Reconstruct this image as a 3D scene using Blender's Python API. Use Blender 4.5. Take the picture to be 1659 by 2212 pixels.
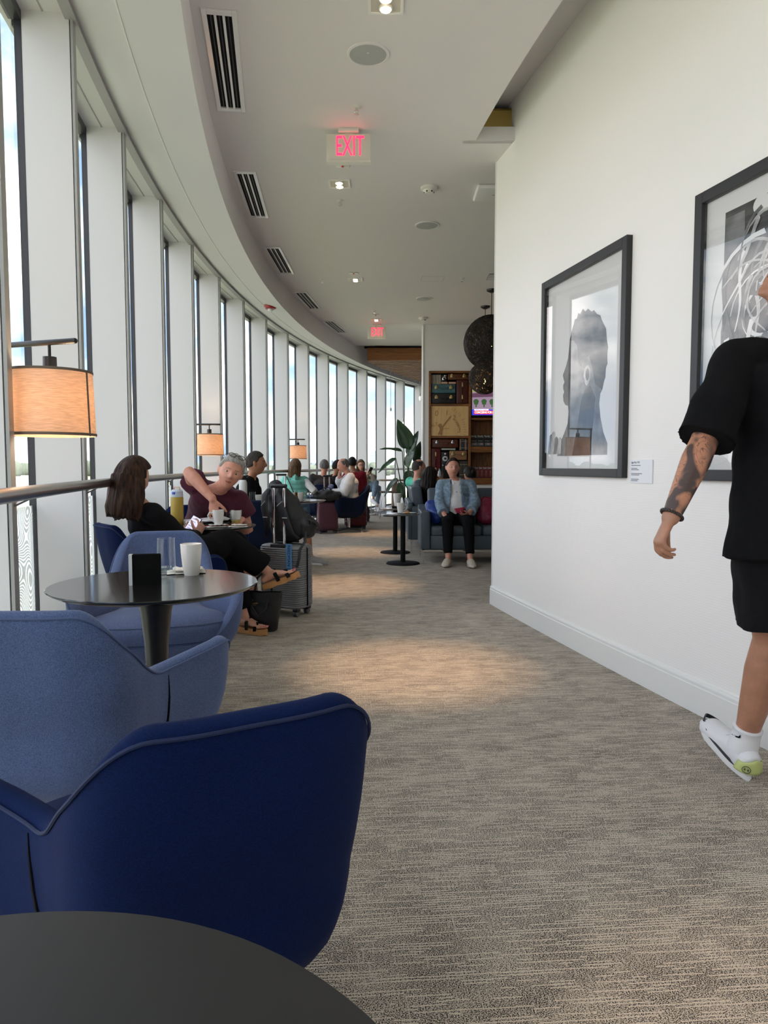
import bpy, bmesh, math, random
import numpy as np
from mathutils import Vector, Matrix, Euler, noise as mnoise
random.seed(7)
PI = math.pi
SC = bpy.context.scene
COL = SC.collection
for o in list(bpy.data.objects):
    bpy.data.objects.remove(o, do_unlink=True)

# ------------------------------------------------------------------ camera
cam_d = bpy.data.cameras.new('camera')
cam = bpy.data.objects.new('camera', cam_d)
COL.objects.link(cam)
cam.location = (0, 0, 1.17)
PITCH = math.atan((1106 - 1005) / 1533.0)
cam.rotation_euler = (PI / 2 - PITCH, 0, 0)
cam_d.sensor_fit = 'VERTICAL'
cam_d.sensor_height = 36.0
cam_d.lens = 36.0 * 1533.0 / 2212.0
cam_d.clip_start = 0.02
cam_d.clip_end = 6000
SC.camera = cam

# ------------------------------------------------------------------ world, sun, exposure
SKY = 1.9
SUN = 4.0
world = bpy.data.worlds.new('sky')
SC.world = world
world.use_nodes = True
wn = world.node_tree.nodes
wl = world.node_tree.links
wn.clear()
w_out = wn.new('ShaderNodeOutputWorld')
w_bg = wn.new('ShaderNodeBackground')
w_tc = wn.new('ShaderNodeTexCoord')
w_map = wn.new('ShaderNodeMapping')
w_map.inputs['Scale'].default_value = (1.0, 1.0, 1.9)
w_map.inputs['Location'].default_value = (0.35, 0.1, 0.25)
w_noise = wn.new('ShaderNodeTexNoise')
w_noise.inputs['Scale'].default_value = 3.6
w_noise.inputs['Detail'].default_value = 9
w_noise.inputs['Roughness'].default_value = 0.56
w_ramp = wn.new('ShaderNodeValToRGB')
w_ramp.color_ramp.elements[0].position = 0.43
w_ramp.color_ramp.elements[0].color = (0.15, 0.235, 0.36, 1)
w_ramp.color_ramp.elements[1].position = 0.58
w_ramp.color_ramp.elements[1].color = (1.0, 0.965, 0.968, 1)
e = w_ramp.color_ramp.elements.new(0.50)
e.color = (0.30, 0.35, 0.40, 1)
w_bg.inputs['Strength'].default_value = SKY
wl.new(w_tc.outputs['Generated'], w_map.inputs['Vector'])
wl.new(w_map.outputs['Vector'], w_noise.inputs['Vector'])
wl.new(w_noise.outputs['Fac'], w_ramp.inputs['Fac'])
wl.new(w_ramp.outputs['Color'], w_bg.inputs['Color'])
wl.new(w_bg.outputs['Background'], w_out.inputs['Surface'])

sun_d = bpy.data.lights.new('sun', 'SUN')
sun_d.energy = SUN
sun_d.angle = 0.02
sun_d.color = (1.0, 0.96, 0.9)
sun = bpy.data.objects.new('sun', sun_d)
COL.objects.link(sun)
sun.rotation_euler = (math.radians(18), math.radians(38), 0)

SC.view_settings.view_transform = 'Standard'
SC.view_settings.look = 'None'
SC.view_settings.gamma = 1.0
SC.view_settings.use_curve_mapping = False
SC.view_settings.exposure = 1.28
SC.cycles.max_bounces = 14
SC.cycles.diffuse_bounces = 7
SC.cycles.glossy_bounces = 5
SC.cycles.transmission_bounces = 8
SC.cycles.transparent_max_bounces = 24
SC.cycles.caustics_reflective = False
SC.cycles.caustics_refractive = False
SC.cycles.sample_clamp_indirect = 6.0

# ------------------------------------------------------------------ helpers: objects
def link(o, parent=None):
    COL.objects.link(o)
    if parent is not None:
        o.parent = parent
    return o

def tag(o, label, cat, group=None):
    o['label'] = label
    o['category'] = cat
    if group:
        o['group'] = group
    return o

def thing(name, label, cat, loc=(0, 0, 0), rotz=0.0, group=None):
    o = bpy.data.objects.new(name, None)
    o.empty_display_size = 0.1
    link(o)
    o.location = loc
    o.rotation_euler = (0, 0, rotz)
    return tag(o, label, cat, group)

def struct(o):
    o['kind'] = 'structure'
    return o

def copy_tree(o, parent=None):
    c = o.copy()
    link(c)
    c.parent = parent
    for ch in list(o.children):
        copy_tree(ch, c)
    return c

# ------------------------------------------------------------------ helpers: materials
def s2l(c):
    return tuple(((v / 255.0) / 12.92 if v / 255.0 <= 0.04045 else ((v / 255.0 + 0.055) / 1.055) ** 2.4) for v in c)

MATS = {}
def mat(name, col=(0.8, 0.8, 0.8), rough=0.5, metal=0.0, var=None, bump=None, sheen=0.0, coat=0.0,
        emit=None, emit_s=0.0, spec=0.5, alpha=None, subsurf=0.0, transl=0.0, stretch=None):
    """col linear rgb; var=(scale, amount) colour mottling; bump=(scale, strength)."""
    if name in MATS:
        return MATS[name]
    m = bpy.data.materials.new(name)
    m.use_nodes = True
    nt = m.node_tree
    b = nt.nodes['Principled BSDF']
    b.inputs['Base Color'].default_value = (*col, 1)
    b.inputs['Roughness'].default_value = rough
    b.inputs['Metallic'].default_value = metal
    b.inputs['Specular IOR Level'].default_value = spec
    if sheen:
        b.inputs['Sheen Weight'].default_value = sheen
        b.inputs['Sheen Roughness'].default_value = 0.5
    if coat:
        b.inputs['Coat Weight'].default_value = coat
        b.inputs['Coat Roughness'].default_value = 0.06
    if subsurf:
        b.inputs['Subsurface Weight'].default_value = subsurf
        b.inputs['Subsurface Radius'].default_value = (0.012, 0.005, 0.003)
        b.inputs['Subsurface Scale'].default_value = 1.0
    if emit:
        b.inputs['Emission Color'].default_value = (*emit, 1)
        b.inputs['Emission Strength'].default_value = emit_s
    tc = None
    def coords(scale):
        nonlocal tc
        if tc is None:
            tc = nt.nodes.new('ShaderNodeTexCoord')
        if stretch is None:
            return tc.outputs['Object']
        mp = nt.nodes.new('ShaderNodeMapping')
        mp.inputs['Scale'].default_value = stretch
        nt.links.new(tc.outputs['Object'], mp.inputs['Vector'])
        return mp.outputs['Vector']
    if var:
        n = nt.nodes.new('ShaderNodeTexNoise')
        n.inputs['Scale'].default_value = var[0]
        n.inputs['Detail'].default_value = 5
        nt.links.new(coords(1), n.inputs['Vector'])
        r = nt.nodes.new('ShaderNodeValToRGB')
        a = var[1]
        r.color_ramp.elements[0].position = 0.3
        r.color_ramp.elements[1].position = 0.7
        r.color_ramp.elements[0].color = (*[max(0, c * (1 - a)) for c in col], 1)
        r.color_ramp.elements[1].color = (*[min(1, c * (1 + a)) for c in col], 1)
        nt.links.new(n.outputs['Fac'], r.inputs['Fac'])
        nt.links.new(r.outputs['Color'], b.inputs['Base Color'])
    if bump:
        n2 = nt.nodes.new('ShaderNodeTexNoise')
        n2.inputs['Scale'].default_value = bump[0]
        n2.inputs['Detail'].default_value = 4
        nt.links.new(coords(1), n2.inputs['Vector'])
        bp = nt.nodes.new('ShaderNodeBump')
        bp.inputs['Strength'].default_value = bump[1]
        bp.inputs['Distance'].default_value = 0.01
        nt.links.new(n2.outputs['Fac'], bp.inputs['Height'])
        nt.links.new(bp.outputs['Normal'], b.inputs['Normal'])
    if transl:
        out = nt.nodes['Material Output']
        t = nt.nodes.new('ShaderNodeBsdfTranslucent')
        t.inputs['Color'].default_value = (*col, 1)
        mx = nt.nodes.new('ShaderNodeMixShader')
        mx.inputs['Fac'].default_value = transl
        nt.links.new(b.outputs['BSDF'], mx.inputs[1])
        nt.links.new(t.outputs['BSDF'], mx.inputs[2])
        nt.links.new(mx.outputs['Shader'], out.inputs['Surface'])
    MATS[name] = m
    return m

def mat_thin_glass(name, tint=(0.93, 0.96, 0.95), gloss=1.0, rough=0.0, ior=1.5):
    """Clear pane: transparent with a Fresnel mirror on top."""
    if name in MATS:
        return MATS[name]
    m = bpy.data.materials.new(name)
    m.use_nodes = True
    nt = m.node_tree
    nt.nodes.remove(nt.nodes['Principled BSDF'])
    out = nt.nodes['Material Output']
    t = nt.nodes.new('ShaderNodeBsdfTransparent')
    t.inputs['Color'].default_value = (*tint, 1)
    g = nt.nodes.new('ShaderNodeBsdfGlossy')
    g.inputs['Roughness'].default_value = rough
    g.inputs['Color'].default_value = (gloss, gloss, gloss, 1)
    fr = nt.nodes.new('ShaderNodeFresnel')
    fr.inputs['IOR'].default_value = ior
    mx = nt.nodes.new('ShaderNodeMixShader')
    gm = nt.nodes.new('ShaderNodeNewGeometry')     # the far face of the pane only transmits
    iv = nt.nodes.new('ShaderNodeMath')
    iv.operation = 'SUBTRACT'
    iv.inputs[0].default_value = 1.0
    nt.links.new(gm.outputs['Backfacing'], iv.inputs[1])
    ml = nt.nodes.new('ShaderNodeMath')
    ml.operation = 'MULTIPLY'
    nt.links.new(fr.outputs['Fac'], ml.inputs[0])
    nt.links.new(iv.outputs[0], ml.inputs[1])
    nt.links.new(ml.outputs[0], mx.inputs['Fac'])
    nt.links.new(t.outputs['BSDF'], mx.inputs[1])
    nt.links.new(g.outputs['BSDF'], mx.inputs[2])
    nt.links.new(mx.outputs['Shader'], out.inputs['Surface'])
    MATS[name] = m
    return m

def mat_wood(name, c1, c2, scale=(1, 1, 12), rough=0.45, rings=3.0):
    if name in MATS:
        return MATS[name]
    m = bpy.data.materials.new(name)
    m.use_nodes = True
    nt = m.node_tree
    b = nt.nodes['Principled BSDF']
    b.inputs['Roughness'].default_value = rough
    tc = nt.nodes.new('ShaderNodeTexCoord')
    mp = nt.nodes.new('ShaderNodeMapping')
    mp.inputs['Scale'].default_value = scale
    nz = nt.nodes.new('ShaderNodeTexNoise')
    nz.inputs['Scale'].default_value = rings
    nz.inputs['Detail'].default_value = 6
    nz.inputs['Distortion'].default_value = 1.2
    r = nt.nodes.new('ShaderNodeValToRGB')
    r.color_ramp.elements[0].position = 0.33
    r.color_ramp.elements[1].position = 0.68
    r.color_ramp.elements[0].color = (*c1, 1)
    r.color_ramp.elements[1].color = (*c2, 1)
    nt.links.new(tc.outputs['Object'], mp.inputs['Vector'])
    nt.links.new(mp.outputs['Vector'], nz.inputs['Vector'])
    nt.links.new(nz.outputs['Fac'], r.inputs['Fac'])
    nt.links.new(r.outputs['Color'], b.inputs['Base Color'])
    MATS[name] = m
    return m

# ------------------------------------------------------------------ helpers: mesh builder
def frame_from(d, hint=None):
    d = Vector(d).normalized()
    h = Vector(hint) if hint is not None else Vector((0, 0, 1))
    if abs(d.dot(h.normalized())) > 0.98:
        h = Vector((1, 0, 0)) if abs(d.x) < 0.9 else Vector((0, 1, 0))
    a = (h - d * h.dot(d)).normalized()
    return a, d.cross(a).normalized()

class MB:
    def __init__(self):
        self.v = []
        self.f = []
    def add(self, vs, fs):
        n = len(self.v)
        self.v.extend([tuple(p) for p in vs])
        self.f.extend([tuple(i + n for i in q) for q in fs])
        return self
    def box(self, c, s, rot=None, taper=1.0):
        hx, hy, hz = s[0] / 2, s[1] / 2, s[2] / 2
        vs = []
        for z in (-1, 1):
            t = taper if z > 0 else 1.0
            for x, y in ((-1, -1), (1, -1), (1, 1), (-1, 1)):
                vs.append(Vector((x * hx * t, y * hy * t, z * hz)))
        if rot is not None:
            R = Euler(rot).to_matrix() if not isinstance(rot, Matrix) else rot
            vs = [R @ p for p in vs]
        vs = [p + Vector(c) for p in vs]
        return self.add(vs, [(3, 2, 1, 0), (4, 5, 6, 7), (0, 1, 5, 4), (1, 2, 6, 5), (2, 3, 7, 6), (3, 0, 4, 7)])
    def rbox(self, c, s, r=0.02, seg=3, rot=None):
        """box with all edges rounded"""
        bm = bmesh.new()
        bmesh.ops.create_cube(bm, size=1.0)
        bmesh.ops.scale(bm, vec=Vector(s), verts=bm.verts)
        r = min(r, min(s) * 0.49)
        bmesh.ops.bevel(bm, geom=bm.edges[:] + bm.verts[:], offset=r, segments=seg, profile=0.5, affect='EDGES')
        R = Matrix.Identity(3)
        if rot is not None:
            R = Euler(rot).to_matrix() if not isinstance(rot, Matrix) else rot
        bm.verts.index_update()
        vs = [R @ v.co + Vector(c) for v in bm.verts]
        fs = [tuple(v.index for v in f.verts) for f in bm.faces]
        bm.free()
        return self.add(vs, fs)
    def lathe(self, prof, c=(0, 0, 0), n=32, axis=None):
        """prof: list of (r, z); closed with poles when r==0"""
        vs, fs = [], []
        rows = []
        for r, z in prof:
            if r < 1e-6:
                rows.append([len(vs)])
                vs.append(Vector((0, 0, z)))
            else:
                rows.append(list(range(len(vs), len(vs) + n)))
                for i in range(n):
                    a = 2 * PI * i / n
                    vs.append(Vector((r * math.cos(a), r * math.sin(a), z)))
        for A, B in zip(rows, rows[1:]):
            for i in range(n):
                j = (i + 1) % n
                if len(A) == 1 and len(B) > 1:
                    fs.append((A[0], B[j], B[i]))
                elif len(B) == 1 and len(A) > 1:
                    fs.append((A[i], A[j], B[0]))
                elif len(A) > 1:
                    fs.append((A[i], A[j], B[j], B[i]))
        if axis is not None:
            q = Vector((0, 0, 1)).rotation_difference(Vector(axis).normalized())
            vs = [q @ p for p in vs]
        vs = [p + Vector(c) for p in vs]
        return self.add(vs, fs)
    def cyl(self, p0, p1, r0, r1=None, n=20):
        r1 = r0 if r1 is None else r1
        p0, p1 = Vector(p0), Vector(p1)
        L = (p1 - p0).length
        return self.lathe([(0, 0), (r0, 0), (r1, L), (0, L)], p0, n, (p1 - p0))
    def sph(self, c, r, n=20, m=12, rot=None):
        rx, ry, rz = (r, r, r) if not hasattr(r, '__len__') else r
        vs, fs = [], []
        R = Matrix.Identity(3)
        if rot is not None:
            R = Euler(rot).to_matrix() if not isinstance(rot, Matrix) else rot
        vs.append((0, 0, -1))
        for j in range(1, m):
            t = -PI / 2 + PI * j / m
            for i in range(n):
                a = 2 * PI * i / n
                vs.append((math.cos(t) * math.cos(a), math.cos(t) * math.sin(a), math.sin(t)))
        vs.append((0, 0, 1))
        for i in range(n):
            fs.append((0, 1 + (i + 1) % n, 1 + i))
        for j in range(m - 2):
            for i in range(n):
                a = 1 + j * n + i
                b_ = 1 + j * n + (i + 1) % n
                fs.append((a, b_, b_ + n, a + n))
        t = len(vs) - 1
        for i in range(n):
            fs.append((1 + (m - 2) * n + i, 1 + (m - 2) * n + (i + 1) % n, t))
        vs = [R @ Vector((p[0] * rx, p[1] * ry, p[2] * rz)) + Vector(c) for p in vs]
        return self.add(vs, fs)
    def loft(self, pts, rad, hint=None, n=16, caps='round', closed=False):
        """tube through pts; rad items: r or (r_hint, r_side)"""
        pts = [Vector(p) for p in pts]
        k = len(pts)
        rr = [(q if hasattr(q, '__len__') else (q, q)) for q in (rad if hasattr(rad, '__len__') and len(rad) == k else [rad] * k)]
        rows, vs, fs = [], [], []
        pa = None
        def ring(c, a, b, ra, rb):
            i0 = len(vs)
            for i in range(n):
                t = 2 * PI * i / n
                vs.append(c + a * (ra * math.cos(t)) + b * (rb * math.sin(t)))
            rows.append(list(range(i0, i0 + n)))
        frames = []
        for i in range(k):
            if closed:
                d = pts[(i + 1) % k] - pts[i - 1]
            else:
                d = pts[min(i + 1, k - 1)] - pts[max(i - 1, 0)]
            h = hint[i] if (hint is not None and hasattr(hint[0], '__len__')) else (hint if hint is not None else pa)
            a, b = frame_from(d, h)
            pa = a
            frames.append((a, b, d.normalized()))
        if closed:
            for i in range(k):
                a, b, d = frames[i]
                ring(pts[i], a, b, *rr[i])
            for A, B in zip(rows, rows[1:] + rows[:1]):
                for i in range(n):
                    j = (i + 1) % n
                    fs.append((A[i], A[j], B[j], B[i]))
            return self.add(vs, fs)
        a, b, d = frames[0]
        ra, rb = rr[0]
        if caps == 'round':
            m = min(ra, rb)
            for s in (80, 55, 28):
                q = math.radians(s)
                ring(pts[0] - d * (m * math.sin(q)), a, b, ra * math.cos(q), rb * math.cos(q))
        for i in range(k):
            a, b, dd = frames[i]
            ring(pts[i], a, b, *rr[i])
        a, b, d = frames[-1]
        ra, rb = rr[-1]
        if caps == 'round':
            m = min(ra, rb)
            for s in (28, 55, 80):
                q = math.radians(s)
                ring(pts[-1] + d * (m * math.sin(q)), a, b, ra * math.cos(q), rb * math.cos(q))
        for A, B in zip(rows, rows[1:]):
            for i in range(n):
                j = (i + 1) % n
                fs.append((A[i], A[j], B[j], B[i]))
        if caps != 'open':
            fs.append(tuple(reversed(rows[0])))
            fs.append(tuple(rows[-1]))
        return self.add(vs, fs)
    def grid(self, P, cu=False, flip=False):
        """P[i][j] points"""
        nu, nv = len(P), len(P[0])
        vs = [p for row in P for p in row]
        fs = []
        for i in range(nu if cu else nu - 1):
            for j in range(nv - 1):
                a, b = i * nv + j, ((i + 1) % nu) * nv + j
                q = (a, b, b + 1, a + 1)
                fs.append(tuple(reversed(q)) if flip else q)
        return self.add(vs, fs)
    def prism(self, poly, d):
        """polygon points (3-D, planar) extruded by vector d"""
        n = len(poly)
        d = Vector(d)
        vs = [Vector(p) for p in poly] + [Vector(p) + d for p in poly]
        fs = [tuple(reversed(range(n))), tuple(range(n, 2 * n))]
        for i in range(n):
            j = (i + 1) % n
            fs.append((i, j, j + n, i + n))
        return self.add(vs, fs)
    def mesh(self, name):
        me = bpy.data.meshes.new(name)
        me.from_pydata([tuple(p) for p in self.v], [], self.f)
        bm = bmesh.new()
        bm.from_mesh(me)
        bmesh.ops.recalc_face_normals(bm, faces=bm.faces)
        bm.to_mesh(me)
        bm.free()
        return me
    def build(self, name, m, parent=None, smooth=True, bevel=0.0, loc=None, angle=40):
        me = self.mesh(name)
        o = bpy.data.objects.new(name, me)
        for q in (m if isinstance(m, (list, tuple)) else [m]):
            me.materials.append(q)
        if smooth:
            me.polygons.foreach_set('use_smooth', [True] * len(me.polygons))
            me.set_sharp_from_angle(angle=math.radians(angle))
        link(o, parent)
        if loc is not None:
            o.location = loc
        if bevel:
            md = o.modifiers.new('bevel', 'BEVEL')
            md.width = bevel
            md.segments = 2
            md.limit_method = 'ANGLE'
            md.angle_limit = math.radians(40)
        return o

def text_mesh(txt, size=1.0, extrude=0.0, align='CENTER', sx=1.0, shear=0.0):
    cu = bpy.data.curves.new('lettering', 'FONT')
    cu.body = txt
    cu.size = size
    cu.extrude = extrude
    cu.align_x = align
    cu.align_y = 'CENTER'
    cu.shear = shear
    cu.resolution_u = 3
    ob = bpy.data.objects.new('lettering', cu)
    COL.objects.link(ob)
    dg = bpy.context.evaluated_depsgraph_get()
    me = bpy.data.meshes.new_from_object(ob.evaluated_get(dg))
    bpy.data.objects.remove(ob, do_unlink=True)
    bpy.data.curves.remove(cu)
    if sx != 1.0:
        me.transform(Matrix.Diagonal((sx, 1, 1, 1)))
    return me

def text_part(name, txt, m, parent, loc, xdir, ydir, size, extrude=0.0005, align='CENTER', sx=1.0, shear=0.0):
    """lettering lying in the plane spanned by xdir (reading direction) and ydir (up)"""
    me = text_mesh(txt, size, extrude, align, sx, shear)
    x = Vector(xdir).normalized()
    y = Vector(ydir)
    y = (y - x * y.dot(x)).normalized()
    z = x.cross(y)
    T = Matrix((x, y, z)).transposed().to_4x4()
    T.translation = Vector(loc)
    me.transform(T)
    me.materials.clear()
    me.materials.append(m)
    o = bpy.data.objects.new(name, me)
    return link(o, parent)

def spot(name, loc, target, power, angle, blend=0.6, col=(1, 0.62, 0.34), rad=0.04, parent=None):
    d = bpy.data.lights.new(name, 'SPOT')
    d.energy = power
    d.spot_size = math.radians(angle)
    d.spot_blend = blend
    d.color = col
    d.shadow_soft_size = rad
    o = bpy.data.objects.new(name, d)
    link(o, parent)
    o.location = loc
    o.rotation_euler = (Vector(target) - Vector(loc)).to_track_quat('-Z', 'Y').to_euler()
    return o

def point(name, loc, power, col=(1, 0.75, 0.5), rad=0.04, parent=None):
    d = bpy.data.lights.new(name, 'POINT')
    d.energy = power
    d.color = col
    d.shadow_soft_size = rad
    o = bpy.data.objects.new(name, d)
    link(o, parent)
    o.location = loc
    return o

# ------------------------------------------------------------------ the plan of the place
CX, CY = 24.0, 8.3            # centre of the curved building
def arc(R, a, z=0.0):
    return (CX - R * math.cos(a), CY + R * math.sin(a), z)
A0, DA = -0.1743, 0.0477      # first window fin in view, angular spacing
R_FIN, R_GLASS = 25.985, 26.24
R_SOF = 25.41
R_WALL = 23.10
R_SLOT = 23.47
ZC, ZS, ZH = 3.62, 3.30, 3.45  # ceiling, soffit edge, window head
A_MIN, A_MAX = A0 - 7 * DA, A0 + 19 * DA
# ================================================================== THE SETTING
def arange(a, b, n):
    return [a + (b - a) * i / (n - 1) for i in range(n)]

def carpet_material():
    m = bpy.data.materials.new('carpet')
    m.use_nodes = True
    nt = m.node_tree
    N, L = nt.nodes, nt.links
    b = N['Principled BSDF']
    b.inputs['Roughness'].default_value = 0.95
    b.inputs['Specular IOR Level'].default_value = 0.1
    tc = N.new('ShaderNodeTexCoord')
    def math_(op, a, b_=None, clamp=False):
        q = N.new('ShaderNodeMath')
        q.operation = op
        q.use_clamp = clamp
        for i, s in enumerate((a, b_)):
            if s is None:
                continue
            if isinstance(s, (int, float)):
                q.inputs[i].default_value = s
            else:
                L.new(s, q.inputs[i])
        return q.outputs[0]
    # carpet laid a few degrees off the corridor axis: long pale yarn lines in rows, speckle between
    rot = N.new('ShaderNodeMapping')
    rot.inputs['Rotation'].default_value = (0, 0, math.radians(-4.5))
    L.new(tc.outputs['Object'], rot.inputs['Vector'])
    sep = N.new('ShaderNodeSeparateXYZ')
    L.new(rot.outputs['Vector'], sep.inputs[0])
    def noise_xy(x, y, sx, sy, detail=1):
        cb = N.new('ShaderNodeCombineXYZ')
        L.new(math_('MULTIPLY', x, sx), cb.inputs[0])
        L.new(math_('MULTIPLY', y, sy), cb.inputs[1])
        n = N.new('ShaderNodeTexNoise')
        n.inputs['Scale'].default_value = 1.0
        n.inputs['Detail'].default_value = detail
        L.new(cb.outputs[0], n.inputs['Vector'])
        return n.outputs['Fac']
    X, Y = sep.outputs['X'], sep.outputs['Y']
    Yw = math_('ADD', Y, math_('MULTIPLY', noise_xy(X, Y, 9, 9), 0.006))
    rows = math_('DIVIDE', Yw, 0.0095)
    idx = math_('FLOOR', rows)
    fr = math_('FRACT', rows)
    inline = math_('LESS_THAN', math_('ABSOLUTE', math_('SUBTRACT', fr, 0.5)), 0.15)
    seg = math_('GREATER_THAN', noise_xy(X, idx, 7, 17.3), 0.52)
    line = math_('MULTIPLY', inline, seg)
    speck = noise_xy(X, Y, 330, 420, 2)
    patch = noise_xy(X, Y, 6, 9, 3)
    sp = math_('ADD', speck, math_('MULTIPLY', math_('SUBTRACT', patch, 0.5), 0.12))
    # shorter pale stitches running the other way
    cols = math_('DIVIDE', math_('ADD', X, math_('MULTIPLY', noise_xy(Y, X, 11, 8), 0.006)), 0.0125)
    incol = math_('LESS_THAN', math_('ABSOLUTE', math_('SUBTRACT', math_('FRACT', cols), 0.5)), 0.14)
    cseg = math_('GREATER_THAN', noise_xy(Y, math_('FLOOR', cols), 34, 13.1), 0.585)
    stitch = math_('MULTIPLY', incol, cseg)
    v = math_('MAXIMUM', sp, math_('MULTIPLY', line, 0.66))
    v = math_('MAXIMUM', v, math_('MULTIPLY', stitch, 0.508))
    ramp = N.new('ShaderNodeValToRGB')
    el = ramp.color_ramp.elements
    el[0].position = 0.445
    el[0].color = (0.020, 0.019, 0.024, 1)
    el[1].position = 0.56
    el[1].color = (0.68, 0.60, 0.50, 1)
    L.new(v, ramp.inputs['Fac'])
    L.new(ramp.outputs['Color'], b.inputs['Base Color'])
    bp = N.new('ShaderNodeBump')
    bp.inputs['Strength'].default_value = 0.25
    bp.inputs['Distance'].default_value = 0.006
    L.new(v, bp.inputs['Height'])
    L.new(bp.outputs['Normal'], b.inputs['Normal'])
    MATS['carpet'] = m
    return m

def wallpaper_material():
    m = bpy.data.materials.new('woven_wallpaper')
    m.use_nodes = True
    nt = m.node_tree
    N, L = nt.nodes, nt.links
    b = N['Principled BSDF']
    b.inputs['Base Color'].default_value = (0.905, 0.885, 0.86, 1)
    b.inputs['Roughness'].default_value = 0.6
    tc = N.new('ShaderNodeTexCoord')
    w = N.new('ShaderNodeTexWave')
    w.wave_type = 'BANDS'
    w.bands_direction = 'Z'
    w.inputs['Scale'].default_value = 26
    w.inputs['Distortion'].default_value = 0.6
    n = N.new('ShaderNodeTexNoise')
    n.inputs['Scale'].default_value = 160
    L.new(tc.outputs['Object'], w.inputs['Vector'])
    L.new(tc.outputs['Object'], n.inputs['Vector'])
    ad = N.new('ShaderNodeMath')
    ad.operation = 'ADD'
    L.new(w.outputs['Fac'], ad.inputs[0])
    L.new(n.outputs['Fac'], ad.inputs[1])
    bp = N.new('ShaderNodeBump')
    bp.inputs['Strength'].default_value = 0.07
    bp.inputs['Distance'].default_value = 0.004
    L.new(ad.outputs[0], bp.inputs['Height'])
    L.new(bp.outputs['Normal'], b.inputs['Normal'])
    MATS['woven_wallpaper'] = m
    return m

M_CARPET = carpet_material()
M_WALLP = wallpaper_material()
M_WHITE = mat('white_paint', (0.78, 0.78, 0.765), 0.6, bump=(60, 0.03))
M_CEIL = mat('ceiling_paint', (0.745, 0.72, 0.72), 0.8)
M_FIN = mat('fin_panel', (0.68, 0.675, 0.68), 0.45)
M_FINEDGE = mat('fin_edge_trim', (0.36, 0.36, 0.35), 0.4)
M_MULL = mat('mullion_dark', (0.035, 0.036, 0.042), 0.35, metal=0.3)
M_GLASS = mat_thin_glass('window_glass', (0.97, 0.97, 0.965))
M_TILE = mat('dark_tile', (0.16, 0.165, 0.17), 0.25, var=(3, 0.15))
M_STEEL = mat('brushed_steel', (0.42, 0.40, 0.38), 0.32, metal=1.0)
M_CHROME = mat('chrome', (0.75, 0.75, 0.76), 0.12, metal=1.0)
M_BLACK = mat('black_satin', (0.012, 0.012, 0.013), 0.35)
M_BLACKM = mat('black_matt', (0.007, 0.007, 0.008), 0.75, spec=0.15)
M_OFFW = mat('offwhite_plastic', (0.78, 0.76, 0.70), 0.4)

# ---- floor (carpet), stopping at the tiled far end
def strip(Ra, Rb, aa, z0, z1=None, thick=None, name=None, m=None, n=120, parent=None, kind=True):
    z1 = z0 if z1 is None else z1
    mb = MB()
    As = arange(aa[0], aa[1], n)
    if thick is None:
        mb.grid([[arc(Ra, a, z0), arc(Rb, a, z1)] for a in As])
    else:
        mb.grid([[arc(Ra, a, z0), arc(Rb, a, z1), arc(Rb, a, z1 + thick), arc(Ra, a, z0 + thick), arc(Ra, a, z0)] for a in As])
        for a in (aa[0], aa[1]):
            mb.add([arc(Ra, a, z0), arc(Rb, a, z1), arc(Rb, a, z1 + thick), arc(Ra, a, z0 + thick)], [(0, 1, 2, 3)])
    o = mb.build(name, m, parent)
    return struct(o) if (kind and parent is None) else o

Y_TILE = 16.45
fl = MB()
As = [a for a in arange(A_MIN, A_MAX, 160)]
outer = [arc(R_GLASS + 0.05, a) for a in As if arc(R_GLASS, a)[1] < Y_TILE]
a_t = math.asin((Y_TILE - CY) / (R_GLASS + 0.05))
outer.append(arc(R_GLASS + 0.05, a_t))
poly = outer + [(8.0, Y_TILE, 0), (8.0, outer[0][1], 0)]
fl.prism(poly, (0, 0, -0.12))
struct(fl.build('floor', M_CARPET, smooth=False))

tile_floor = MB()
far = [arc(R_GLASS + 0.05, a) for a in arange(a_t, A_MAX, 50)]
tile_floor.prism(far + [(8.0, far[-1][1], 0), (8.0, Y_TILE, 0)], (0, 0, -0.12))
tile_floor.v = [(x, y, z - 0.008) for x, y, z in tile_floor.v]
tf = struct(tile_floor.build('floor_tiles', mat('tile_grout', (0.09, 0.09, 0.09), 0.7), smooth=False))
# individual floor tiles in the visible aisle
tile_me = None
for i in range(8):
    for j in range(6):
        x0, y0 = -1.15 + i * 0.605, Y_TILE + 0.01 + j * 0.605
        if x0 < arc(R_FIN, math.asin((y0 - CY) / R_FIN))[0] or x0 > 2.6:
            continue
        if tile_me is None:
            t = MB().box((0, 0, 0), (0.595, 0.595, 0.016)).build('tile', M_TILE, tf, smooth=False)
            tile_me = t.data
        else:
            t = bpy.data.objects.new('tile', tile_me)
            link(t, tf)
        t.location = (x0 + 0.3, y0 + 0.3, -0.006)
thr = MB().box((3.2, Y_TILE, 0.003), (9.4, 0.03, 0.012)).build('trim_1', M_STEEL)
thr.data.transform(Matrix.Identity(4))
struct(thr)

# ---- ceiling: main plate with the slot along the right wall left open
def ceil_xr(a):
    return arc(R_SLOT, a)
Y_SLOT = 5.535
Y_CEND = 14.75
cl = MB()
aJ0, aJ1 = A_MIN, math.asin((Y_CEND - CY) / R_SOF)
left = [arc(R_SOF + 0.03, a, ZC) for a in arange(aJ0, aJ1, 90)]
aS = math.asin((Y_SLOT - CY) / R_SLOT)
slot = [arc(R_SLOT, a, ZC) for a in arange(aJ0, aS, 50)]
poly = left + [(8.0, Y_CEND, ZC), (8.0, Y_SLOT, ZC)] + list(reversed(slot))
cl.prism(poly, (0, 0, 0.10))
ceil = struct(cl.build('ceiling', M_CEIL, smooth=False))
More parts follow.
